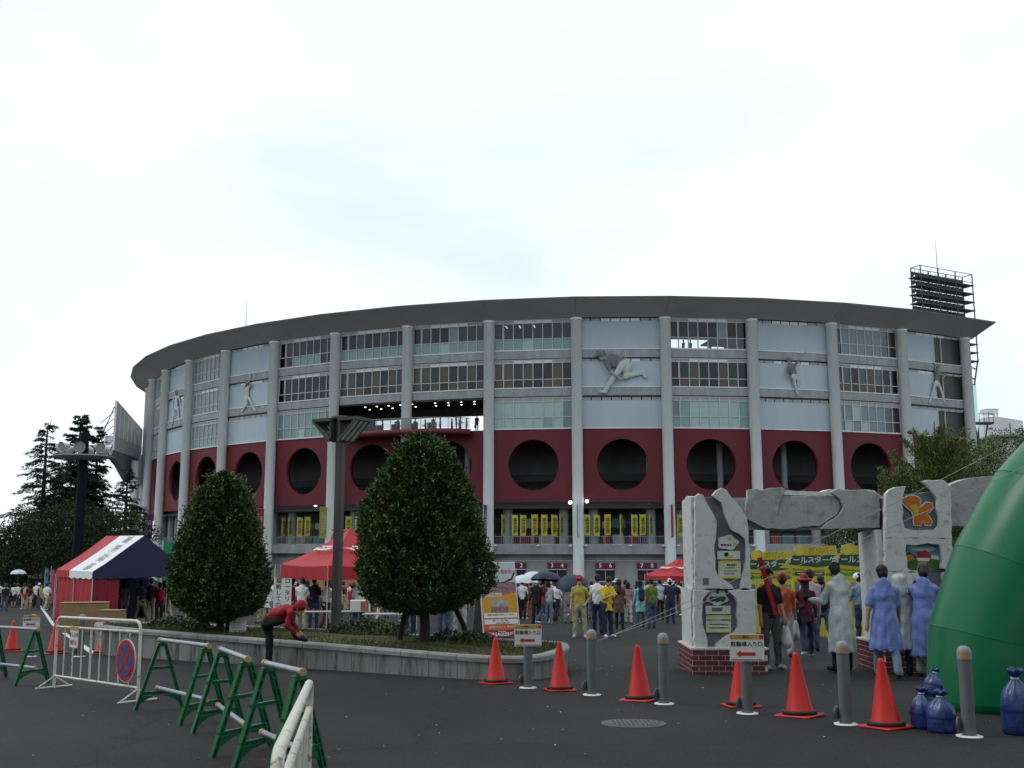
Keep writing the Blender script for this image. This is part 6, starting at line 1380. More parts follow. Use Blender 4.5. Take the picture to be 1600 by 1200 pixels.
def surface(P, h, seed=0, wr=0.006, fold=0):
    pts = np.array([p[1] for p in P] + [p[2] for p in P]); lo = pts.min(0) - 0.30; hi = pts.max(0) + 0.30
    n = np.ceil((hi - lo)/h).astype(int) + 1
    g = [lo[i] + h*np.arange(n[i]) for i in range(3)]
    V = grid_field(P, g, tuple(int(k) for k in n), seed, wr, fold)
    ins = V < 0
    c = np.zeros(n - 1, int)
    for dx in (0, 1):
        for dy in (0, 1):
            for dz in (0, 1): c += ins[dx:n[0]-1+dx, dy:n[1]-1+dy, dz:n[2]-1+dz]
    cells = np.argwhere((c > 0) & (c < 8)); idx = -np.ones(n - 1, int); idx[tuple(cells.T)] = np.arange(len(cells))
    acc = np.zeros((len(cells), 3)); cnt = np.zeros(len(cells))
    cor = [(0,0,0),(1,0,0),(0,1,0),(1,1,0),(0,0,1),(1,0,1),(0,1,1),(1,1,1)]
    val = [V[cells[:,0]+o[0], cells[:,1]+o[1], cells[:,2]+o[2]] for o in cor]
    for i in range(8):
        for j in range(i+1, 8):
            if sum(abs(cor[i][k] - cor[j][k]) for k in range(3)) != 1: continue
            m = (val[i] < 0) != (val[j] < 0); t = np.where(m, val[i]/(val[i] - val[j] + 1e-12), 0)
            for k in range(3): acc[:, k] += np.where(m, cor[i][k] + t*(cor[j][k] - cor[i][k]), 0)
            cnt += m
    verts = lo + h*(cells + acc/cnt[:, None]); F = []
    for ax in range(3):
        o = [0, 0, 0]; o[ax] = 1
        a = ins[:n[0]-o[0], :n[1]-o[1], :n[2]-o[2]]; b = ins[o[0]:, o[1]:, o[2]:]
        e = np.argwhere(a != b); u, v = [(1, 2), (2, 0), (0, 1)][ax]
        ok = (e[:, u] > 0) & (e[:, v] > 0) & (e[:, u] < n[u]-1) & (e[:, v] < n[v]-1); e = e[ok]; s = ins[tuple(e.T)]
        q = []
        for du, dv in ((-1, -1), (0, -1), (0, 0), (-1, 0)):
            k = e.copy(); k[:, u] += du; k[:, v] += dv; q.append(idx[tuple(k.T)])
        q = np.stack(q, 1); q[~s] = q[~s][:, ::-1]; F.append(q)
    F = np.concatenate(F)
    return verts, F
SKIN = pm('skin', (0.42, 0.25, 0.17), 0.55, 0.08, 8); HAIR = pm('black_hair', (0.012, 0.011, 0.011), 0.5, 0.3, 30)
def cloth(name, c, rough=0.8): return pm('cloth_' + name, c, rough, 0.12, 7, 0.25, 40)
def finger_tubes(J, k):
    V, F = [], []; w, h_ = J['wr'+k], J['hd'+k]; d = (h_ - w)/np.linalg.norm(h_ - w); s = _v(0, 1, 0) - d*(d @ _v(0, 1, 0)); s /= np.linalg.norm(s); nrm = np.cross(d, s); nrm = nrm if (nrm[0] > 0) != (k == 'L') else -nrm
    base = w + d*0.065
    for f_ in range(5):
        if f_ < 4: p0 = base + s*(-0.027 + 0.018*f_); L_ = (0.062, 0.075, 0.07, 0.055)[f_]; dirs = [d, d*0.85 + nrm*0.5, d*0.5 + nrm*0.85]
        else: p0 = w + d*0.025 - s*0.028; L_ = 0.055; dirs = [d*0.6 - s*0.7, d*0.8 - s*0.4 + nrm*0.2, d + nrm*0.3]
        pts = [p0 - d*0.02, p0]
        for q in range(3): dd_ = dirs[q]/np.linalg.norm(dirs[q]); pts.append(pts[-1] + dd_*L_*(0.42, 0.32, 0.26)[q])
        rings_ = []
        for q, p in enumerate(pts):
            t = (pts[min(q+1, 4)] - pts[max(q-1, 0)]); t /= np.linalg.norm(t); a = np.cross(t, nrm + 0.01*s); a /= np.linalg.norm(a); b = np.cross(t, a); r_ = (0.009, 0.0092, 0.0085, 0.008, 0.0055)[q]
            rings_.append([p + a*r_*math.cos(m*2*math.pi/5) + b*r_*math.sin(m*2*math.pi/5) for m in range(5)])
        o = len(V)
        for r_ in rings_: V += r_
        for q in range(4):
            for m in range(5): F.append((o + q*5 + m, o + q*5 + (m+1) % 5, o + q*5 + 5 + (m+1) % 5, o + q*5 + 5 + m))
        F.append(tuple(o + 20 + m for m in range(5)))
    return V, F
def body_mesh(name, J, h=0.02, seed=0, fingers=True, wr=0.006, fold=0, **kw):
    P = prims(J, **kw); v, F = surface(P, h, seed, wr, fold); cen = v[F].mean(1); rg_ = field(P, cen, seed, wr, fold)[1]
    verts = [tuple(p) for p in v]; faces = [tuple(int(i) for i in f_) for f_ in F]; mats = [int(r_) for r_ in rg_]
    if fingers:
        for k in 'LR':
            if kw.get('top') in ('coat',) : continue
            fv, ff = finger_tubes(J, k); o = len(verts); verts += [tuple(p) for p in fv]; faces += [tuple(i + o for i in f_) for f_ in ff]; mats += [SK]*len(ff)
    me = bpy.data.meshes.new(name); me.from_pydata(verts, [], faces)
    for m_ in (SKIN, HAIR, HAIR, HAIR, HAIR, HAIR, HAIR): me.materials.append(m_)
    me.polygons.foreach_set('material_index', mats); me.polygons.foreach_set('use_smooth', [True]*len(faces)); me.update()
    return me
CL = {'white': (0.62, 0.63, 0.64), 'black': (0.016, 0.016, 0.018), 'navy': (0.02, 0.026, 0.06), 'grey': (0.22, 0.22, 0.23), 'lightgrey': (0.38, 0.39, 0.40), 'jeans': (0.045, 0.07, 0.13), 'lightjeans': (0.13, 0.18, 0.25), 'red': (0.30, 0.02, 0.03), 'maroon': (0.085, 0.014, 0.024), 'yellow': (0.58, 0.40, 0.02),
      'olive': (0.36, 0.31, 0.06), 'khaki': (0.30, 0.28, 0.17), 'teal': (0.16, 0.42, 0.45), 'green': (0.10, 0.15, 0.03), 'lightblue': (0.34, 0.42, 0.54), 'pink': (0.30, 0.16, 0.17), 'orange': (0.38, 0.09, 0.035), 'brown': (0.09, 0.06, 0.04), 'beige': (0.42, 0.36, 0.27), 'poncho': (0.10, 0.15, 0.44), 'denim': (0.12, 0.20, 0.28), 'plaid': (0.38, 0.30, 0.36), 'darkgrey': (0.07, 0.07, 0.075), 'purple': (0.10, 0.05, 0.16)}
def C(n): return cloth(n, CL[n], 0.35 if n == 'poncho' else 0.8)
def dress(o, top='white', bottom='jeans', shoes='black', extra='black', hat='red', hair=None):
    setmat(o, [SKIN, hair or HAIR, C(top) if isinstance(top, str) else top, C(bottom), C(shoes), C(extra), C(hat)])
PEOPLE = []
def person(me, px, py, rz, lb, height=1.70, group=None, loc=None, **kw):
    p = loc if loc is not None else gp(px, py)
    o = place('person', me, None, loc=p, rz=R(rz)); s_ = height/1.70; o.scale = (s_, s_, s_); dress(o, **kw); tag(o, lb, 'person', group); return o
HI, MI, LO = 0.0165, 0.024, 0.034
# ---- crowd prototypes
CP = {}
CP['stand'] = body_mesh('person', fk(armL=(5, 7, 12), armR=(2, 7, 10)), MI, 1)
CP['stand2'] = body_mesh('person', fk(armL=(20, 6, 75), armR=(15, 8, 60), legL=(4, 4, 4), head=(12, 15)), MI, 2)
CP['walk'] = body_mesh('person', fk(lean=4, armL=(-20, 6, 20), armR=(22, 6, 25), legL=(24, 2, 8), legR=(-20, 2, 18)), MI, 3)
CP['woman'] = body_mesh('person', fk(armL=(8, 6, 30), armR=(3, 6, 12), legR=(3, 2, 5)), MI, 4, hair='long', fem=True, bulk=0.9, top='long')
CP['girl'] = body_mesh('person', fk(armL=(14, 8, 60), armR=(-4, 8, 15), legL=(8, 2, 6)), MI, 5, hair='bob', fem=True, bulk=0.9, legs='shorts', bag='sideL')
CP['cap'] = body_mesh('person', fk(armL=(10, 12, 40), armR=(4, 9, 14)), MI, 6, hat='cap', bulk=1.05)
CP['pack'] = body_mesh('person', fk(armL=(6, 8, 14), armR=(4, 8, 18), legL=(-6, 2, 6)), MI, 7, bag='back')
CP['hat'] = body_mesh('person', fk(armL=(14, 10, 55), armR=(4, 9, 14)), MI, 8, hat='hat', sleeve='long', bulk=0.97)
CP['bagman'] = body_mesh('person', fk(armL=(3, 9, 8), armR=(16, 8, 50), legR=(6, 2, 10)), MI, 9, bag='handL', bulk=1.06)
rp = random.Random(42)
def crowd(n, px0, px1, Y0, Y1, where, group, tops, seed, hr=(1.55, 1.78), faces=None, zfun=None, bias=1.0):
    r_ = random.Random(seed); placed = []
    tries = 0
    while len(placed) < n and tries < n*40:
        tries += 1; Y = Y0 + (Y1 - Y0)*(r_.random() ** bias); px = r_.uniform(px0, px1); p = at(px, 850, Y); x = p.x
        if any((x - q[0])**2 + (Y - q[1])**2 < 0.36 for q in placed): continue
        placed.append((x, Y)); k = r_.choice(list(CP)); t_ = r_.choice(tops); b_ = r_.choice(['jeans', 'black', 'navy', 'darkgrey', 'khaki', 'jeans', 'lightjeans', 'beige'])
        rz = (faces if faces is not None else 180) + r_.gauss(0, 45)
        nm = {'lightblue': 'pale blue', 'lightgrey': 'pale grey', 'darkgrey': 'dark grey', 'olive': 'olive'}.get(t_, t_)
        hatc = r_.choice(['red', 'white', 'black', 'maroon']); ex = {'cap': 'and a %s cap ' % hatc, 'hat': 'and a %s brimmed hat ' % hatc, 'pack': 'with a backpack ', 'girl': 'and shorts ', 'woman': 'with long hair '}.get(k, '')
        z = gz(Y) if zfun is None else zfun
        person(CP[k], 0, 0, rz, 'person in %s top %s%s' % (nm, ex, where), r_.uniform(*hr), group, loc=Vector((x, Y, z)), top=t_, bottom=b_, shoes=r_.choice(['black', 'white', 'brown']), extra=r_.choice(['black', 'red', 'navy', 'beige']), hat=hatc)
TOPS = ['white', 'white', 'white', 'black', 'navy', 'grey', 'lightblue', 'red', 'maroon', 'pink', 'lightgrey', 'darkgrey', 'white']
crowd(80, 690, 1072, 62, 92, 'in the ticket queue', 'crowd queuing at the ticket windows', TOPS, 1)
crowd(46, 740, 1072, 42, 62, 'before the ticket queue', 'people in front of the ticket queue', TOPS, 2, faces=150)
crowd(34, 405, 640, 40, 62, 'near the large red canopy', 'crowd round the large red canopy', ['white', 'white', 'white', 'navy', 'lightgrey', 'red', 'black', 'white'], 3)
crowd(42, -10, 88, 62, 140, 'in the far left crowd', 'far left crowd', TOPS + ['purple', 'olive'], 4)
crowd(9, 160, 268, 40.5, 43.5, 'in the shade of the striped tent', 'people under the striped tent', ['black', 'maroon', 'navy', 'darkgrey', 'brown'], 5)
crowd(10, 1180, 1390, 34, 60, 'beyond the yellow boards', 'people beyond the yellow boards', TOPS, 6)
# ---- people up in the stadium
def terrace(px, lb, k='stand', top='darkgrey', r_=72.6, z=13.63, s_=1.7, dy=0):
    p = ring_hit(px, r_ + dy, 660); p.z = z; person(CP[k], 0, 0, rp.uniform(-180, 180), lb, s_, 'people up in the stadium', loc=p, top=top, bottom='black')
for q, (px, k) in enumerate([(575, 'stand'), (598, 'stand2'), (617, 'walk'), (622, 'woman'), (649, 'stand'), (665, 'stand2'), (677, 'pack'), (688, 'stand'), (706, 'stand'), (713, 'woman'), (719, 'stand2'), (729, 'stand'), (745, 'bagman')]):
    terrace(px, ['person leaning at the left end of the open terrace', 'person at a table left of the terrace column', 'person walking just left of the terrace column', 'person with long hair beside the terrace column', 'first person right of the terrace column', 'second person right of the terrace column', 'person with a backpack on the open terrace', 'person in the middle of the right terrace half', 'left of three people close together on the terrace', 'middle of three people close together on the terrace', 'right of three people close together on the terrace', 'lone dark figure right of the terrace group', 'rightmost figure on the open terrace'][q], k, rp.choice(['darkgrey', 'navy', 'black', 'lightgrey']), 72.8 - (q % 3)*1.2)
for q, px in enumerate((1071, 1082, 1113, 1163)):
    terrace(px, ['leftmost silhouette behind the top window', 'second silhouette behind the top window', 'third silhouette behind the top window', 'rightmost silhouette behind the top window'][q], 'stand', 'black', 71.0, 21.9, 1.7)

# ================================================================== NEAR PEOPLE
def near(name_pose, **kw): return body_mesh('person', name_pose, HI, **kw)
LT = 'people standing between the planter and the gate'
me = near(fk(armL=(-18, 22, 62), armR=(2, 10, 12), inL=40, legL=(0, 6, 0), legR=(0, 5, 0)), seed=11, hat='cap', bulk=1.06, sleeve='short')
staff = person(me, 906, 997, -8, 'staff member in an olive yellow uniform and red cap with hand on hip', 1.74, LT, top='olive', bottom='khaki', shoes='lightgrey', hat='red')
person(near(fk(armL=(10, 8, 40), armR=(4, 8, 20), legL=(6, 2, 4), head=(6, 30)), seed=12, sleeve='short', top='tee'), 934, 991, 160, 'person in white shirt and jeans behind the yellow T-shirt', 1.80, LT, top='white', bottom='navy', shoes='black')
person(near(fk(armL=(30, 8, 85), armR=(28, 8, 85), inL=35, inR=35, head=(22, -10)), seed=13, sleeve='short', top='long', bulk=1.08), 950, 996, 25, 'person in bright yellow team T-shirt looking down at the hands', 1.72, LT, top='yellow', bottom='navy', shoes='white')
person(near(fk(armL=(5, 6, 12), armR=(5, 6, 12), legL=(8, 2, 4)), seed=14, hair='long', fem=True, sleeve='long', top='dress', bulk=0.92), 968, 984, 165, 'person with long black hair in a dark brown dress', 1.68, LT, top='brown', bottom='black', shoes='black')
person(near(fk(armL=(5, 6, 12), armR=(5, 6, 12), legL=(10, 2, 6)), seed=15, hair='bob', fem=True, sleeve='short', bulk=0.9), 982, 975, 170, 'person in dusty pink top and white trousers', 1.60, LT, top='pink', bottom='lightgrey', shoes='black')
person(near(fk(armL=(6, 6, 20), armR=(5, 8, 60)), seed=16, hair='long', fem=True, sleeve='long', top='dress', bulk=0.92, bag='back'), 1001, 980, 195, 'person in turquoise tunic with a dark shoulder bag', 1.66, LT, top='teal', bottom='jeans', shoes='black', extra='navy')
person(near(fk(armL=(4, 8, 12), armR=(4, 8, 12), legR=(5, 2, 5)), seed=17, sleeve='short', bulk=1.04), 1019, 982, 200, 'person in moss green T-shirt and jeans', 1.72, LT, top='green', bottom='jeans', shoes='brown')
person(near(fk(armL=(4, 8, 12), armR=(4, 8, 12), legR=(8, 2, 5)), seed=18, sleeve='short', bulk=1.02), 1032, 970, 185, 'person in pale blue shirt next to the green T-shirt', 1.74, LT, top='lightblue', bottom='black', shoes='black')
person(CP['hat'], 1041, 964, 170, 'person with a white sun hat left of the gate', 1.6, LT, top='white', bottom='grey', hat='white')
blk = person(near(fk(armL=(8, 10, 25), armR=(4, 10, 14), legL=(14, 2, 6), legR=(-8, 2, 14)), seed=19, sleeve='short', top='long', bulk=1.12, bag='handL'), 1057, 962, 10, 'stout person in black T-shirt carrying a bag beside the gate', 1.70, LT, top='black', bottom='darkgrey', shoes='white', extra='beige')
person(CP['bagman'], 1071, 960, 185, 'person in black right at the gate pillar', 1.70, LT, top='black', bottom='black', extra='white')
person(near(fk(armL=(4, 8, 12), armR=(10, 8, 40)), seed=20, sleeve='short', top='tee', bag='sideL', fem=True, hair='bob'), 857, 975, 180, 'person in grey T-shirt and jeans with a red bag under a navy umbrella', 1.66, LT, top='lightgrey', bottom='lightjeans', shoes='lightgrey', extra='red')
person(near(fk(armL=(8, 8, 30), armR=(55, 8, 80)), seed=21, sleeve='long', top='long'), 838, 975, 190, 'person in a black suit under the navy umbrella', 1.75, LT, top='black', bottom='black', shoes='black')
person(CP['stand'], 888, 974, 170, 'person in grey hidden to the waist by a dark blue umbrella', 1.70, LT, top='grey', bottom='grey')
person(CP['bagman'], 816, 968, 175, 'person in white shirt and black trousers carrying a bag beside the poster', 1.74, LT, top='white', bottom='black', extra='lightgrey')
person(CP['girl'], 805, 968, 200, 'person in dark red right behind the poster', 1.6, LT, top='maroon', bottom='black')
person(CP['stand2'], 829, 966, 160, 'person in brown between the poster and the suit', 1.66, LT, top='brown', bottom='orange')
# behind the planter and under the big tree
BT = 'people behind the planter'
person(near(fk(armL=(20, 8, 70), armR=(6, 8, 15)), seed=22, sleeve='short', top='tee'), 693, 1000, 175, 'person in black shirt and jeans behind the tree trunk', 1.74, BT, top='black', bottom='jeans')
person(near(fk(armL=(4, 8, 15), armR=(6, 8, 15), legL=(0, 5, 0)), seed=23, sleeve='short', top='tee', bulk=1.05), 719, 999, 170, 'person in bright yellow shirt and pale patterned trousers behind the tree', 1.72, BT, top='yellow', bottom='lightgrey')
person(CP['cap'], 640, 998, 190, 'person in white shirt behind the left side of the big tree', 1.7, BT, top='white', bottom='navy')
person(CP['stand'], 560, 985, 185, 'person in white shirt standing just right of the lamp post', 1.72, BT, top='white', bottom='navy')
person(CP['woman'], 418, 985, 170, 'person in white top at the left leg of the large red canopy', 1.68, BT, top='white', bottom='grey')
person(CP['bagman'], 426, 978, 160, 'second person in white top left of the standing sign', 1.72, BT, top='white', bottom='lightgrey')
person(CP['stand2'], 470, 985, 175, 'person in white shirt right of the standing sign', 1.74, BT, top='white', bottom='beige')
person(CP['pack'], 455, 982, 180, 'person with a red backpack beside the standing sign', 1.72, BT, top='white', bottom='jeans', extra='red')
person(near(fk(armL=(6, 8, 15), armR=(10, 10, 40)), seed=24, sleeve='short', bag='sideL'), 489, 984, 190, 'person in navy with an orange red sports bag', 1.74, BT, top='navy', bottom='jeans', extra='red')
person(CP['walk'], 508, 984, 150, 'person in white shirt just left of the lamp post', 1.68, BT, top='white', bottom='maroon')
# far left walkers
LW = 'people walking at the far left'
person(CP['girl'], 20, 950, 185, 'person in white T-shirt and dark shorts walking at the far left', 1.66, LW, top='white', bottom='navy')
person(CP['walk'], 37, 946, 180, 'tall person in grey shirt and light trousers at the far left', 1.76, LW, top='grey', bottom='lightgrey')
person(CP['bagman'], 55, 949, 190, 'person in white shirt and black trousers with a black bag at the far left', 1.72, LW, top='white', bottom='black')
person(CP['cap'], 76, 946, 175, 'person in yellow shirt and white cap beside the striped tent', 1.66, LW, top='yellow', bottom='khaki', hat='white')
person(CP['stand'], 8, 948, 170, 'person in grey cut close to the left edge', 1.62, LW, top='grey', bottom='navy')
# at the gate
GG = 'people passing the gate'
ph = gp(1205, 1046)
person(near(fk(armL=(6, 8, 16), armR=(4, 7, 10), legL=(3, 3, 4)), seed=25, sleeve='short', top='tee', bag='handL'), 1206, 1046, 15, 'person in black T-shirt and grey trousers by the gate pillar with white bag', 1.76, GG, top='black', bottom='darkgrey', shoes='lightgrey', extra='white')
person(near(fk(armL=(-16, 8, 14), armR=(14, 8, 25), legL=(20, 2, 10), legR=(-18, 2, 24)), seed=26, sleeve='short', hat='cap', bulk=1.08, bag='handR'), 1227, 1032, 165, 'person in orange T-shirt and red cap walking away', 1.72, GG, top='orange', bottom='grey', shoes='black', extra='lightgrey', hat='red')
person(near(fk(armL=(8, 6, 20), armR=(4, 8, 15), legL=(-14, 2, 22), legR=(14, 2, 6)), seed=27, sleeve='long', hat='hat', hair='long', fem=True, bag='sideL', top='long', bulk=0.95), 1262, 1027, 175, 'person in maroon jacket and red hat with a black shoulder bag', 1.68, GG, top='maroon', bottom='navy', shoes='lightgrey', extra='black', hat='red')
person(near(fk(armL=(4, 8, 12), armR=(4, 8, 12)), seed=28, sleeve='short', top='long'), 1270, 1018, 185, 'person in pale plaid shirt behind the red hat', 1.82, GG, top='plaid', bottom='jeans')
person(near(fk(armL=(6, 8, 14), armR=(4, 8, 18), legL=(12, 2, 6), legR=(-16, 2, 26)), seed=29, sleeve='short', bag='back', bulk=0.95), 1287, 1014, 190, 'person in black with a dark backpack and jeans walking away', 1.70, GG, top='black', bottom='jeans', shoes='black', extra='black')
def film(name, c, a, rough=0.3):
    m = pm(name, c, rough, 0.15, 5, 0.6, 18, alpha=a); return m
M_rain = film('clear_raincoat', (0.50, 0.55, 0.58), 0.86); M_rain2 = film('clear_poncho', (0.46, 0.50, 0.51), 0.8); M_pon = pm('blue_poncho', (0.15, 0.21, 0.50), 0.32, 0.12, 5, 0.5, 18)
M_pon.node_tree.nodes['Principled BSDF'].inputs['Alpha'].default_value = 0.88
person(near(fk(lean=4, armL=(30, 8, 60), armR=(34, 10, 55), legL=(2, 3, 2), head=(16, -25)), seed=30, wr=0.004, fold=0.012, sleeve='long', top='coat', hat='hooddown', bulk=1.04), 1318, 1050, 200, 'person in a clear whitish raincoat with the hood down', 1.86, GG, top=M_rain, bottom='black', shoes='black')
person(near(fk(lean=3, armL=(24, 8, 60), armR=(20, 8, 60), head=(16, 0)), seed=31, sleeve='short', hat='cap'), 1349, 1010, 195, 'person in denim blue shirt and white cap reading', 1.76, GG, top='denim', bottom='navy', shoes='black', hat='white')
person(near(fk(lean=3, armL=(-8, 14, 14), armR=(10, 10, 22), legL=(16, 2, 4), legR=(-12, 2, 16), head=(6, 20)), seed=32, wr=0.004, fold=0.012, sleeve='short', top='poncho', hat='hooddown', bulk=1.06), 1388, 1061, 170, 'person walking in an open blue rain poncho and grey jeans', 1.80, GG, top=M_pon, bottom='lightjeans', shoes='black')
person(near(fk(armL=(12, 8, 40), armR=(10, 8, 40)), seed=33, wr=0.005, fold=0.014, sleeve='long', top='poncho', hat='hood', bulk=1.0), 1413, 1056, 185, 'person hidden in a clear hooded rain cape', 1.64, GG, top=M_rain2, bottom='navy', shoes='black')
person(near(fk(lean=4, armL=(45, 12, 85), armR=(45, 12, 85), inL=50, inR=50, head=(24, 10)), seed=34, wr=0.004, fold=0.012, sleeve='long', top='coat', hat='hooddown', bulk=1.04), 1451, 1058, 150, 'person with folded arms in a long blue raincoat by the arch', 1.80, GG, top=M_pon, bottom='grey', shoes='black')
# the bending person with one foot on the planter
Jb = {}
def W2L(o, px, py, Y): return np.array(at(px, py, Y) - o)
ob = gp(423, 1047); Yb = ob.y
S_ = 1.0
def q(px, py, dy=0.0): return W2L(ob, px, py, Yb + dy)
Jb = dict(pel=q(420, 968, 0.0), waist=q(430, 960), chest=q(443, 955, -0.02), neck=q(458, 950, -0.03), head=q(468, 951, -0.05), shL=q(453, 957, -0.2), shR=q(453, 953, 0.2), elL=q(449, 978, -0.22), elR=q(458, 975, 0.18), wrL=q(462, 989, -0.16), wrR=q(468, 988, 0.12), hdL=q(468, 994, -0.12), hdR=q(473, 993, 0.08),
          hpL=q(420, 972, -0.09), hpR=q(419, 972, 0.1), knL=q(450, 967, -0.06), knR=q(421, 1006, 0.12), anL=q(462, 993, -0.02), anR=q(420, 1038, 0.12), toL=q(478, 1000, -0.02), toR=q(428, 1044, 0.1))
up_ = Jb['neck'] - Jb['pel']; up_ /= np.linalg.norm(up_); fwd_ = _v(0.5, 0, -0.86); fwd_ -= up_*(fwd_ @ up_); fwd_ /= np.linalg.norm(fwd_)
hu_ = _v(0.35, 0, 0.94); hf_ = _v(0.9, -0.25, -0.36); hf_ -= hu_*(hf_ @ hu_)/(hu_ @ hu_); Jb['hu'] = hu_/np.linalg.norm(hu_); Jb['hf'] = hf_/np.linalg.norm(hf_); Jb['up'] = up_; Jb['fwd'] = fwd_
Pb_me = body_mesh('person', Jb, 0.015, 41, hat='cap', sleeve='long', top='tucked', bulk=1.0)
person(Pb_me, 0, 0, 0, 'staff member in red polo and cap bending with one foot on the planter wall', 1.70, loc=ob, top='red', bottom='black', shoes='black', hat='red')
# red plastic stick, umbrellas, hand bags held by people
M_umb = [pm('umbrella_navy', (0.022, 0.026, 0.055), 0.6), pm('umbrella_blue', (0.018, 0.03, 0.06), 0.6), pm('umbrella_white', (0.5, 0.55, 0.62), 0.6)]
def umbrella(px, py, Y, r_, m_, lb, tilt=(0, 0)):
    p = at(px, py, Y); root = empty('umbrella', p); root.rotation_euler = (R(tilt[0]), R(tilt[1]), 0.2)
    for k in range(8):
        mb = MB(); a0, a1 = 2*math.pi*k/8, 2*math.pi*(k+1)/8; rows = []
        for j in range(6):
            t = j/5; rr_ = r_*math.sin(t*1.25)/math.sin(1.25); z = r_*0.55*(math.cos(t*1.25) - 1)/(1 - math.cos(1.25)) + (0.0)
            rows.append([mb.vert((rr_*(1 - 0.05*t*math.sin(math.pi*s))*math.cos(a0 + (a1-a0)*s), rr_*(1 - 0.05*t*math.sin(math.pi*s))*math.sin(a0 + (a1-a0)*s), z + 0.03*t*math.sin(math.pi*s))) for s in (0, 0.5, 1)])
        for r0, r1 in zip(rows, rows[1:]):
            for s in range(2): mb.face((r0[s], r0[s+1], r1[s+1], r1[s]), 0, True)
        mb.build('canopy_panel', m_, root)
    mb = MB(); mb.tube([(0, 0, 0.08), (0, 0, -0.75)], 0.008, 6); mb.build('shaft', M_rail, root)
    tag(root, lb, 'umbrella', 'umbrellas in the crowd')
umbrella(854, 893, 32.5, 0.52, M_umb[0], 'navy umbrella held over the person in the black suit', (-6, 4)); umbrella(893, 901, 31.8, 0.52, M_umb[1], 'dark blue umbrella tilted towards the camera', (22, -10))
umbrella(820, 898, 36, 0.5, M_umb[2], 'white umbrella right of the poster'); umbrella(834, 893, 44, 0.55, M_umb[2], 'pale umbrella behind the navy one'); umbrella(1203, 884, 40, 0.6, M_umb[1], 'dark umbrella seen right of the left gate pillar'); umbrella(29, 890, 66, 0.5, M_umb[2], 'pale umbrella in the far left crowd')
p = gp(1205, 1046); mb = MB(); mb.rings([[( -0.035, -0.02, 0), (0.035, -0.02, 0), (0.035, 0.02, 0), (-0.035, 0.02, 0)], [(-0.30, -0.02, 1.02), (-0.22, -0.02, 1.04), (-0.22, 0.02, 1.04), (-0.30, 0.02, 1.02)]], 0, False)
tag(mb.build('cheering_stick', pm('red_vinyl_stick', (0.38, 0.02, 0.025), 0.4), None, Vector((p.x + 0.06, p.y - 0.25, p.z + 1.0))), 'long red cheering stick held by the person at the gate pillar', 'stick')
# ================================================================== PLAYER RELIEFS ON THE FACADE
M_rl = pm('relief_light', (0.42, 0.46, 0.46), 0.7, 0.08, 3); M_rd = pm('relief_dark', (0.13, 0.15, 0.155), 0.7, 0.12, 3); M_rm = pm('relief_mid', (0.24, 0.265, 0.27), 0.7, 0.1, 3)
def relief(bay, f, P, lb, hat='cap', light_top=False, bat=None, ox=0, oy=0, sc=4.0):
    M, _ = bay_matrix(bay); Mi = M.inverted(); yo = -0.30
    def lp_(x, y):
        px, py = ox + x/sc, oy + y/sc; u, fw, up = ray(px, py); o_ = Mi @ Vector((0, 0, CAMZ)); d_ = Mi.to_3x3() @ Vector((u, fw, up)); t = (yo - o_.y)/d_.y; q_ = o_ + d_*t
        return np.array((q_.x, 0, q_.z))
    ref = lp_(*P['pel']); J = {}
    for k, v in P.items():
        q_ = (lp_(v[0], v[1]) - ref)/f; q_[1] = v[2] if len(v) > 2 else 0; J[k] = q_
    up_ = J['neck'] - J['pel']; tl_ = np.linalg.norm(up_); up_ /= tl_
    J['waist'] = J['pel'] + up_*0.3*tl_; J['chest'] = J['pel'] + up_*0.7*tl_; J['up'] = up_; J['fwd'] = _v(0, -1, 0) - up_*(up_ @ _v(0, -1, 0))
    hu_ = J['head'] - J['neck']; hu_ = hu_/np.linalg.norm(hu_)*0.5 + _v(0, 0, 0.6); hu_ /= np.linalg.norm(hu_); J['hu'] = hu_; hf_ = _v(-0.85, -0.5, -0.1); hf_ -= hu_*(hf_ @ hu_); J['hf'] = hf_/np.linalg.norm(hf_)
    for k in 'LR':
        if 'hd'+k not in J: d_ = J['wr'+k] - J['el'+k]; J['hd'+k] = J['wr'+k] + d_/np.linalg.norm(d_)*0.08
    me = body_mesh('player_relief', J, 0.02, 5, fingers=False, hat=hat, sleeve='short', top='tucked')
    Mo = M @ Matrix.Translation(Vector((ref[0], yo + 0.12, ref[2]))) @ Matrix.Diagonal((f, f*0.55, f, 1))
    root = place('player_relief', me, None, M=Mo); setmat(root, [M_rm, M_rd, M_rl if light_top else M_rd, M_rl, M_rl, M_rm, M_rd])
    if bat:
        a, b = [(lp_(*q_) - ref)/f for q_ in bat]; mb = MB(); mb.tube([(a[0], -0.1, a[2]), (b[0], -0.05, b[2])], [0.018, 0.035], 8); mb.build('bat', M_rl, root)
    tag(root, lb, 'relief', 'player reliefs on the stadium wall')
relief(8, 4.3, dict(pel=(392, 520), neck=(275, 482), head=(240, 462, -0.05), shL=(318, 474, 0.12), shR=(272, 506, -0.16), elL=(392, 478, 0.12), wrL=(408, 520, 0.05), elR=(300, 572, -0.2), wrR=(352, 606, -0.2), hpL=(392, 548, 0.05), hpR=(372, 520, -0.08), knR=(312, 606, -0.1), anR=(266, 680, -0.06), toR=(232, 690, -0.06), knL=(392, 592, 0.0), anL=(500, 566, 0.02), toL=(516, 598, 0.0)), 'large grey relief of a pitcher bending forward after the throw', ox=880, oy=440)
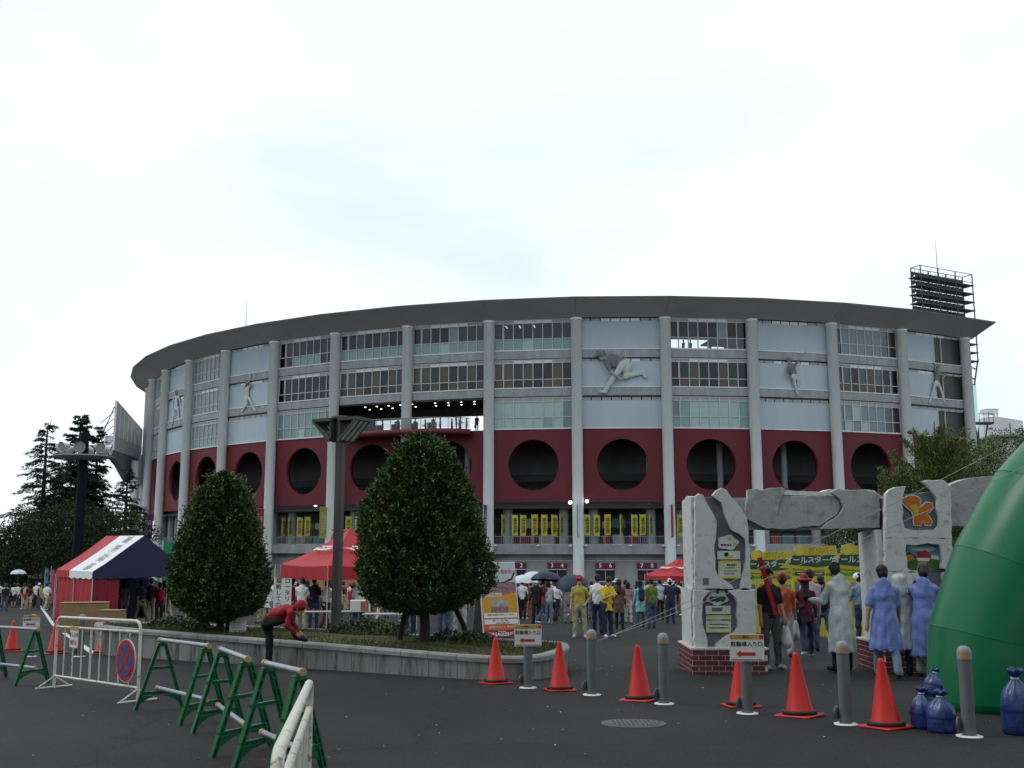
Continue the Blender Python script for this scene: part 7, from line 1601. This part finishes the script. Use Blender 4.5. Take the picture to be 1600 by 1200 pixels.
relief(10, 2.45, dict(pel=(1445, 590), neck=(1428, 515), head=(1412, 492, -0.04), shL=(1457, 518, 0.05), shR=(1405, 542, -0.1), elL=(1484, 480, 0.05), wrL=(1514, 446, 0.03), elR=(1401, 588, -0.14), wrR=(1424, 602, -0.16), hpL=(1456, 594, 0.04), hpR=(1440, 596, -0.05), knR=(1453, 652, -0.06), anR=(1466, 700, -0.03), toR=(1470, 708, -0.06), knL=(1474, 618, 0.06), anL=(1474, 642, 0.1), toL=(1478, 650, 0.1)), 'grey relief of a player with one arm stretched up to the right', ox=880, oy=440)
relief(12, 2.4, dict(pel=(1060, 872), neck=(1070, 800), head=(1064, 778, -0.04), shL=(1092, 806, 0.04), shR=(1048, 806, -0.06), elL=(1112, 822, -0.1), wrL=(1090, 842, -0.16), elR=(1046, 775, -0.1), wrR=(1052, 760, -0.14), hpL=(1072, 878, 0.03), hpR=(1048, 878, -0.04), knR=(1036, 932, -0.06), anR=(1018, 986, 0.0), toR=(1010, 996, -0.04), knL=(1092, 930, 0.0), anL=(1107, 988, 0.02), toL=(1116, 1000, 0.0)), 'grey relief of a batter at the right end beside the louvres', ox=1200, oy=380, bat=((1052, 762), (1040, 745)))
relief(3, 2.45, dict(pel=(738, 722), neck=(736, 656), head=(740, 634, -0.04), shL=(752, 660, 0.05), shR=(722, 664, -0.08), elL=(764, 648, -0.04), wrL=(757, 628, -0.1), elR=(738, 646, -0.16), wrR=(752, 634, -0.16), hpL=(745, 726, 0.04), hpR=(730, 726, -0.05), knR=(742, 764, -0.08), anR=(716, 800, -0.02), toR=(706, 806, -0.04), knL=(768, 762, 0.0), anL=(784, 798, 0.02), toL=(796, 804, 0.0)), 'pale relief of a batter swinging, on the grey bay left of the lamp post', ox=200, oy=440, bat=((756, 630), (766, 572)), light_top=True)
relief(1, 2.45, dict(pel=(298, 785), neck=(296, 716), head=(298, 694, -0.04), shL=(310, 722, 0.05), shR=(284, 724, -0.08), elL=(320, 756, -0.04), wrL=(318, 790, -0.1), elR=(284, 760, -0.1), wrR=(290, 790, -0.14), hpL=(304, 790, 0.04), hpR=(292, 790, -0.05), knR=(284, 840, -0.06), anR=(272, 890, 0.0), toR=(268, 898, -0.04), knL=(310, 838, 0.0), anL=(314, 880, 0.02), toL=(318, 890, 0.0)), 'leftmost pale relief of a standing player, near the far end of the stadium', ox=200, oy=440, light_top=True, bat=((298, 706), (304, 682)))

# ================================================================== VEGETATION
def leaf_mat(name, cols, rough=0.45, spec=0.4, trans=0.15):
    m = bpy.data.materials.new(name); m.use_nodes = True; t = m.node_tree; b = t.nodes['Principled BSDF']; nn = t.nodes.new; ll = t.links.new
    b.inputs['Roughness'].default_value = rough; b.inputs['Specular IOR Level'].default_value = spec
    g_ = nn('ShaderNodeNewGeometry'); rp_ = nn('ShaderNodeValToRGB'); e = rp_.color_ramp.elements; e[0].color = tuple(cols[0]) + (1,); e[1].color = tuple(cols[-1]) + (1,)
    for k, c_ in enumerate(cols[1:-1]): q_ = e.new((k + 1)/(len(cols) - 1)); q_.color = tuple(c_) + (1,)
    ll(g_.outputs['Random Per Island'], rp_.inputs['Fac']); ll(rp_.outputs['Color'], b.inputs['Base Color'])
    return m
def leaves(name, C_, D_, N_, L_, W_, mat_, parent, fold=0.25):
    """rhombus leaves folded along the midrib"""
    C_, D_, N_ = [np.asarray(a, float) for a in (C_, D_, N_)]; n = len(C_)
    D_ = D_/np.linalg.norm(D_, axis=1)[:, None]; S_ = np.cross(D_, N_); S_ = S_/(np.linalg.norm(S_, axis=1)[:, None] + 1e-9); N2 = np.cross(S_, D_)
    L_ = np.broadcast_to(L_, n)[:, None]; W_ = np.broadcast_to(W_, n)[:, None]
    v = np.stack([C_, C_ + D_*L_*0.5 + S_*W_ + N2*W_*fold, C_ + D_*L_, C_ + D_*L_*0.5 - S_*W_ + N2*W_*fold], 1).reshape(-1, 3)
    me = bpy.data.meshes.new(name); me.vertices.add(4*n); me.vertices.foreach_set('co', v.ravel()); me.loops.add(6*n); me.polygons.add(2*n)
    i = np.arange(n)[:, None]*4; me.loops.foreach_set('vertex_index', np.concatenate([i, i+1, i+2, i, i+2, i+3], 1).ravel()); me.polygons.foreach_set('loop_start', np.arange(2*n)*3)
    me.update(calc_edges=True); me.validate(); me.materials.append(mat_)
    o = bpy.data.objects.new(name, me); col.objects.link(o); o.parent = parent; return o
rng = np.random.default_rng(5)
M_holly = leaf_mat('dark_evergreen_leaf', [(0.030, 0.056, 0.018), (0.038, 0.074, 0.022), (0.046, 0.088, 0.026), (0.070, 0.118, 0.036)], 0.5, 0.2)
M_shoot = leaf_mat('young_evergreen_leaf', [(0.055, 0.10, 0.03), (0.075, 0.13, 0.04), (0.105, 0.16, 0.05)], 0.5, 0.2)
M_bark = pm('dark_bark', (0.035, 0.028, 0.022), 0.9, 0.3, 6, 0.6, 20, stretch=(1, 1, 0.2)); M_core = pm('shade_core_dark', (0.012, 0.013, 0.008), 0.9, 0.4, 8)  # M_core: near-black fill for the added light-blocking crown core
def clipped_tree(px, Y, prof, lb, zb, nl, trunks):
    p = at(px, 970, Y); root = empty('clipped_tree', (p.x, Y, zb))
    pr = [(at(px, y_, Y).z - zb, w_*Y*0.95/1600) for y_, w_ in prof][::-1]; zs = np.array([a for a, _ in pr]); rs_ = np.array([b for _, b in pr])
    z0, z1 = zs[0], zs[-1]
    # lumpy outline: radius factor from a few lobes
    ph = rng.uniform(0, 6.28, 8)
    def lump(th, z): return 1 + 0.06*np.sin(3*th + ph[0] + 2*z) + 0.06*np.sin(5*th + ph[1] - 3*z) + 0.05*np.sin(8*th + 4*z + ph[2]) + 0.03*np.sin(13*th - 7*z + ph[3])
    w_ = np.interp(np.linspace(z0, z1, 200), zs, rs_); cdf = np.cumsum(w_ + 0.12); cdf /= cdf[-1]
    z = np.interp(rng.random(nl), cdf, np.linspace(z0, z1, 200)); th = rng.uniform(0, 2*np.pi, nl); rr_ = 1 - np.abs(rng.normal(0, 0.13, nl)) + rng.normal(0, 0.018, nl)
    rad = np.interp(z, zs, rs_)*lump(th, z)
    hole = np.sin(4*th + 3.1*z + ph[4]) + np.sin(7*th - 5.3*z + ph[5]) + np.sin(11*z + 3*th + ph[6]); rr_ = np.where(hole < -1.7, rr_ - 0.17, rr_)
    Cc = np.stack([rad*rr_*np.cos(th), rad*rr_*np.sin(th), z], 1)
    out = np.stack([np.cos(th), np.sin(th), 0.35 + 0*th], 1); D_ = out + rng.normal(0, 0.55, (nl, 3)) + np.array([0, 0, 0.3]); N_ = rng.normal(0, 0.6, (nl, 3)) + np.array([0, 0, 1.0]) + out*0.3
    leaves('crown', Cc, D_, N_, rng.uniform(0.055, 0.10, nl), rng.uniform(0.014, 0.023, nl), M_holly, root)
    # loose shoots
    ns = 900; zz = np.interp(rng.random(ns), cdf, np.linspace(z0, z1, 200)); t2 = rng.uniform(0, 2*np.pi, ns); Cs, Ds, Ns = [], [], []
    for k in range(ns):
        r_ = np.interp(zz[k], zs, rs_)*lump(t2[k], zz[k])*0.97; b_ = np.array([r_*math.cos(t2[k]), r_*math.sin(t2[k]), zz[k]]); d_ = np.array([math.cos(t2[k]), math.sin(t2[k]), 0.9]) + rng.normal(0, 0.3, 3); d_ /= np.linalg.norm(d_); ln = rng.uniform(0.05, 0.17)*(1.5 if zz[k] > z0 + 0.85*(z1 - z0) else 1)
        for q_ in range(7): Cs.append(b_ + d_*ln*q_/6); Ds.append(d_ + rng.normal(0, 0.7, 3)); Ns.append(rng.normal(0, 1, 3) + np.array([0, 0, 1]))
    leaves('shoots', Cs, Ds, Ns, 0.07, 0.017, M_shoot, root)
    mb = MB(); mb.lathe([(max(0.02, np.interp(a, zs, rs_)*0.72), a) for a in np.linspace(z0 + 0.12*(z1-z0), z0 + 0.93*(z1-z0), 10)], 18); mb.build('shade_core', M_core, root)  # solid dark core added inside the crown to block light showing through
    for (dx, dy, r0) in trunks:
        mb = MB(); mb.tube([(dx, dy, -0.1), (dx*0.9 + 0.02, dy, 0.3), (dx*0.5, dy*0.5, z0 + 0.5), (0, 0, z0 + 1.4)], [r0*1.25, r0, r0*0.85, r0*0.5], 10); mb.build('trunk', M_bark, root)
    tag(root, lb, 'tree', 'clipped trees in the planter')
zs_ = PZ - 0.03
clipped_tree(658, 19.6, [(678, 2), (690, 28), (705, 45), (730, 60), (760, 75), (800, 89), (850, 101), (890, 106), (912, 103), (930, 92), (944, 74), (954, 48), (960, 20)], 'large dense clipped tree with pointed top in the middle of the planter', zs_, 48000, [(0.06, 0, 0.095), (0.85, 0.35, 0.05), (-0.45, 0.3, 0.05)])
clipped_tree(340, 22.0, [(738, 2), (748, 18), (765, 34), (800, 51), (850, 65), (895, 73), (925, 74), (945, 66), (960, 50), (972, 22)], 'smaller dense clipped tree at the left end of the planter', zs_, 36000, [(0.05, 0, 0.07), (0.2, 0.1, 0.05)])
# ---- grass and low plants in the planter
M_grass = leaf_mat('planter_grass', [(0.055, 0.07, 0.02), (0.10, 0.09, 0.035), (0.05, 0.08, 0.02), (0.13, 0.105, 0.05)], 0.8, 0.2); M_ivy = leaf_mat('ground_ivy', [(0.015, 0.04, 0.012), (0.03, 0.07, 0.018), (0.06, 0.10, 0.03)], 0.5)
xs = [p.x for p in PI_]; ys = [p.y for p in PI_]; C_, D_ = [], []
while len(C_) < 16000:
    x, y = rng.uniform(min(xs), max(xs)), rng.uniform(min(ys), max(ys))
    if in_poly(x, y, PI_) and (math.sin(2.3*x) + math.sin(3.1*y + 1.7*x) > -0.6 or rng.random() < 0.3): C_.append((x, y, PZ - 0.07 + 0.06*rng.random())); D_.append(rng.normal(0, 0.5, 3) + np.array([0, 0, 0.9]))
o = leaves('grass', C_, D_, rng.normal(0, 1, (len(C_), 3)), rng.uniform(0.04, 0.11, len(C_)), 0.006, M_grass, None); tag(o, 'sparse dry grass and litter growing in the planter bed', 'grass', kind='stuff')
def ivy(px, py, rx, ry, n, hgt, lb):
    c_ = zpt(px, py, PZ); root = empty('ground_plant', (c_.x, c_.y, PZ - 0.06)); th = rng.uniform(0, 6.28, n); r_ = np.sqrt(rng.random(n)); z = hgt*(1 - r_**2)*rng.random(n)**0.5 + 0.02
    Cc = np.stack([rx*r_*np.cos(th), ry*r_*np.sin(th), z], 1); leaves('foliage', Cc, rng.normal(0, 1, (n, 3)) + np.array([0, 0, 0.5]), rng.normal(0, 0.5, (n, 3)) + np.array([0, 0, 1]), rng.uniform(0.05, 0.1, n), rng.uniform(0.018, 0.03, n), M_ivy, root)
    mb = MB()
    for k in range(8): a = k*0.785; mb.tube([(0, 0, 0), (rx*0.5*math.cos(a), ry*0.5*math.sin(a), hgt*0.6)], 0.006, 4)
    mb.build('stems', M_bark, root); tag(root, lb, 'plant', 'low plants in the planter')
ivy(575, 985, 0.9, 0.35, 1600, 0.28, 'low leafy plants right of the lamp post base'); ivy(610, 990, 0.5, 0.3, 800, 0.22, 'small leafy clump left of the big trunk'); ivy(735, 1003, 0.5, 0.25, 800, 0.24, 'small leafy clump beneath the poster'); ivy(275, 978, 0.7, 0.25, 1000, 0.25, 'low leafy plants at the left end of the planter'); ivy(700, 1000, 0.4, 0.25, 500, 0.22, 'small leafy clump right of the big trunk'); ivy(310, 984, 0.4, 0.2, 500, 0.22, 'small leafy clump below the smaller clipped tree')

# ---- conifers at the left
M_cedar = leaf_mat('cedar_needles', [(0.010, 0.020, 0.014), (0.016, 0.030, 0.020), (0.028, 0.048, 0.030)], 0.6, 0.2); M_dkt = leaf_mat('dark_crown_leaf', [(0.010, 0.020, 0.009), (0.016, 0.030, 0.012), (0.028, 0.046, 0.016)], 0.6, 0.15)
def cedar(px, ytop, Y, rbase, lb, dens=1.0, zlow=1.5, seed=0):
    r_ = np.random.default_rng(seed); p = at(px, 800, Y); zb = gz(Y); H = at(px, ytop, Y).z - zb; root = empty('conifer', (p.x, Y, zb))
    mb = MB(); mb.tube([(0, 0, 0), (0.05, 0, H*0.5), (0, 0, H*0.93), (0.35, 0, H)], [0.38, 0.24, 0.07, 0.02], 8); mb.build('trunk', M_bark, root)
    Cc, Dd, br = [], [], MB(); z = zlow
    while z < H*0.985:
        t = (z - zlow)/(H - zlow); Lb = rbase*(1 - t)**0.85*r_.uniform(0.75, 1.15) + 0.3; nb = 4 if t > 0.8 else 6
        for k in range(nb):
            a = r_.uniform(0, 6.28); L1 = Lb*r_.uniform(0.55, 1.1); d0 = np.array([math.cos(a), math.sin(a), 0]); rise = r_.uniform(0.1, 0.4)*(1.6 if t > 0.75 else 1); droop = r_.uniform(0.3, 0.5)
            pts = [np.array([0, 0, z]) + d0*L1*s + np.array([0, 0, L1*(rise*s*1.2 - droop*s*s)]) for s in np.linspace(0, 1, 6)]
            br.tube([tuple(q_) for q_ in pts], [0.05*(1 - t*0.6), 0.045*(1-t*0.6), 0.035, 0.025, 0.018, 0.01], 4)
            n = int((10 + L1*34)*dens)
            s = r_.uniform(0.12, 1.0, n); base = np.array([np.interp(s, np.linspace(0, 1, 6), [q_[i] for q_ in pts]) for i in range(3)]).T
            side_ = np.array([-d0[1], d0[0], 0]); off = r_.normal(0, 1, n)*0.16*L1*(1.05 - s); base = base + side_*off[:, None] + np.array([0, 0, 1])*(-np.abs(off)*0.25 + r_.normal(0, 0.05, n))[:, None]
            Cc.append(base); Dd.append(d0*0.8 + side_*np.sign(off)[:, None]*0.6 + r_.normal(0, 0.25, (n, 3)) + np.array([0, 0, -0.35]))
        z += (0.34 + 0.3*(1 - t))*r_.uniform(0.8, 1.2)*(1.3 if dens < 0.8 else 1)
    br.build('branches', M_bark, root); Cc = np.concatenate(Cc); Dd = np.concatenate(Dd); n = len(Cc)
    leaves('crown', Cc, Dd, r_.normal(0, 0.4, (n, 3)) + np.array([0, 0, 1]), r_.uniform(0.25, 0.5, n), r_.uniform(0.035, 0.07, n), M_cedar, root, 0.4)
    tag(root, lb, 'tree', 'conifers at the left')
cedar(65, 656, 98, 6.0, 'slender sparse conifer with a bare pointed tip, leftmost', 0.8, 2.0, 1)
cedar(117, 645, 102, 6.4, 'tallest dense dark conifer behind the floodlight mast', 2.4, 1.5, 2)
cedar(146, 664, 105, 4.2, 'conifer with curled tip right of the floodlight mast', 1.5, 2.0, 3)
cedar(196, 728, 118, 4.5, 'conifer close to the left end of the stadium', 0.9, 1.5, 4)
cedar(95, 735, 96, 5.0, 'broad dark conifer low in front of the tallest one', 1.3, 1.0, 5)
def broad(px, ytop, Y, rx, rz_, lb, mat_, n=9000, up=False, seed=0, ls=(0.2, 0.34), trunk_r=0.16, group='trees around the stadium', zc=None):
    """limbs carrying leaf clumps; up=True gives steep feathery branches"""
    r_ = np.random.default_rng(seed); p = at(px, 800, Y); zb = gz(Y); H = at(px, ytop, Y).z - zb; root = empty('broadleaf_tree', (p.x, Y, zb))
    cz = H - rz_; br = MB(); br.tube([(0, 0, 0), (0.05, 0.02, cz*0.6), (0, 0, cz), (0.05, 0, H*0.93)], [trunk_r, trunk_r*0.8, trunk_r*0.6, 0.02], 8); br.build('trunk', M_bark, root)
    nb = 80 if up else 34; lb_m = MB(); Cc, Dd = [], []
    for k in range(nb):
        a = k*2.399 + r_.uniform(-0.3, 0.3); t = (k + 0.5)/nb
        if up:
            z0 = H*0.25 + t*H*0.55; L1 = rx*(1.45 - 0.8*t)*r_.uniform(0.6, 1.25); d = np.array([math.cos(a), math.sin(a), r_.uniform(0.75, 1.5)]); d /= np.linalg.norm(d); s0 = np.array([0, 0, z0]); tip = s0 + d*L1*1.15; tip[2] = min(tip[2], H)
        else:
            u_ = 1 - 2*t; sr = math.sqrt(max(0, 1 - u_*u_)); tip = np.array([rx*sr*math.cos(a), rx*sr*math.sin(a), cz + rz_*u_])*np.array([1, 1, 1])*1.0; tip[:2] *= r_.uniform(0.7, 1.05); s0 = np.array([0, 0, max(0.8, tip[2] - rx*0.7)])
        mid = (s0 + tip)/2 + r_.normal(0, 0.1, 3); lb_m.tube([tuple(s0), tuple(mid), tuple(tip)], [0.04, 0.025, 0.008], 4)
        m = n//nb
        if up:
            s = r_.uniform(0.25, 1.03, m)[:, None]; w_ = 0.10*rx*(1.1 - s) + 0.04; c_ = s0*(1-s) + tip*s + r_.normal(0, 1, (m, 3))*w_; dd = (tip - s0)/np.linalg.norm(tip - s0) + r_.normal(0, 0.5, (m, 3))
        else:
            cl = rx*r_.uniform(0.22, 0.36); g_ = r_.normal(0, 1, (m, 3)); g_ /= np.linalg.norm(g_, axis=1)[:, None]; c_ = tip*0.93 + np.array([0, 0, cz])*0.07*np.array([0, 0, 1]) + g_*cl*(r_.random(m)**0.4)[:, None]*np.array([1, 1, 0.75]); dd = g_ + r_.normal(0, 0.6, (m, 3))
        Cc.append(c_); Dd.append(dd)
    lb_m.build('limbs', M_bark, root); Cc = np.concatenate(Cc); Dd = np.concatenate(Dd); m = len(Cc)
    leaves('crown', Cc, Dd, r_.normal(0, 0.7, (m, 3)) + np.array([0, 0, 0.8]), r_.uniform(*ls, m), r_.uniform(ls[0]*0.22, ls[1]*0.26, m), mat_, root)
    tag(root, lb, 'tree', group)
broad(40, 812, 90, 4.2, 3.2, 'rounded dark tree at the far left below the conifers', M_dkt, 16000, seed=11, ls=(0.16, 0.28)); broad(110, 790, 88, 4.8, 3.8, 'broad dark tree behind the striped tent', M_dkt, 20000, seed=12, ls=(0.16, 0.28)); broad(180, 800, 98, 4.2, 3.8, 'dark tree between the mast and the stadium banners', M_dkt, 16000, seed=13, ls=(0.16, 0.28)); broad(5, 838, 120, 4.5, 2.8, 'far dark tree at the left picture edge', M_dkt, 6000, seed=14, ls=(0.25, 0.4))
M_lgt = leaf_mat('fresh_green_leaf', [(0.035, 0.065, 0.015), (0.055, 0.095, 0.02), (0.09, 0.13, 0.03), (0.12, 0.14, 0.035)], 0.55, 0.25); M_mgt = leaf_mat('mid_green_leaf', [(0.02, 0.045, 0.015), (0.035, 0.065, 0.02), (0.06, 0.09, 0.025)], 0.55, 0.25)
broad(1467, 636, 50, 2.3, 3.6, 'tall feathery light green tree behind the middle gate pillar', M_lgt, 30000, True, 21, (0.07, 0.14), 0.12)
broad(1408, 705, 46, 1.3, 2.4, 'smaller feathery green tree left of the tall one', M_lgt, 14000, True, 22, (0.07, 0.13), 0.08)
broad(1335, 806, 52, 1.7, 1.8, 'dark green tree seen under the gate beam', M_mgt, 7000, False, 23, (0.10, 0.2), 0.09)
broad(1545, 690, 58, 2.6, 2.6, 'yellowish green tree between the tall tree and the arch', M_lgt, 10000, False, 24, (0.10, 0.2), 0.12)
broad(1600, 672, 66, 2.6, 2.8, 'green tree at the right edge behind the arch', M_mgt, 8000, False, 25, (0.12, 0.22), 0.12)
broad(1510, 725, 54, 2.0, 2.6, 'green bushy tree behind the gate, right of the tall tree', M_mgt, 8000, False, 26, (0.10, 0.2), 0.1)

# ---- unseen trees added behind the camera to block low sky and shade the foreground
for k, (x, y, Hh, rr_) in enumerate([(-19, -7, 13, 5.0), (-11, -9, 15, 5.5), (-3, -8, 14, 5.0), (5, -9, 15, 5.5), (13, -8, 14, 5.0), (21, -6, 13, 5.0), (-27, -3, 12, 4.8), (29, -2, 12, 4.8)]):
    r_ = np.random.default_rng(60 + k); root = empty('broadleaf_tree', (x, y, gz(y))); mb = MB(); mb.tube([(0, 0, 0), (0.1, 0, Hh*0.4), (0, 0, Hh*0.9)], [0.3, 0.22, 0.05], 8); mb.build('trunk', M_bark, root)
    n = 5200; cl = r_.normal(0, 1, (26, 3)); cl /= np.linalg.norm(cl, axis=1)[:, None]; cl = cl*np.array([rr_*0.72, rr_*0.72, Hh*0.30]) + np.array([0, 0, Hh*0.60]); i_ = r_.integers(0, 26, n); g_ = r_.normal(0, 1, (n, 3)); g_ /= np.linalg.norm(g_, axis=1)[:, None]
    leaves('crown', cl[i_] + g_*1.9*(r_.random(n)**0.4)[:, None], g_ + r_.normal(0, 0.6, (n, 3)), r_.normal(0, 1, (n, 3)), r_.uniform(0.4, 0.7, n), r_.uniform(0.12, 0.2, n), M_dkt, root)
    tag(root, 'unseen tree added behind the camera to shade the foreground', 'tree', 'unseen shade trees added behind the camera')
# ================================================================== LABELS: number look-alikes from the left
ORD = ['leftmost', 'second from left', 'third from left', 'fourth from left', 'fifth from left', 'sixth from left', 'seventh from left', 'eighth from left', 'ninth from left', 'tenth from left', 'eleventh from left', 'twelfth from left', 'thirteenth from left', 'fourteenth from left', 'fifteenth from left']
by = {}
for o in ALL: by.setdefault(o.get('label'), []).append(o)
for lb_, os_ in by.items():
    if len(os_) < 2: continue
    os_.sort(key=lambda o: o.location.x / max(1, o.location.y))
    for k, o in enumerate(os_):
        if len(os_) == 2: o['label'] = lb_ + (', the left one', ', the right one')[k]
        elif k < len(ORD): o['label'] = lb_ + ', ' + ORD[k]
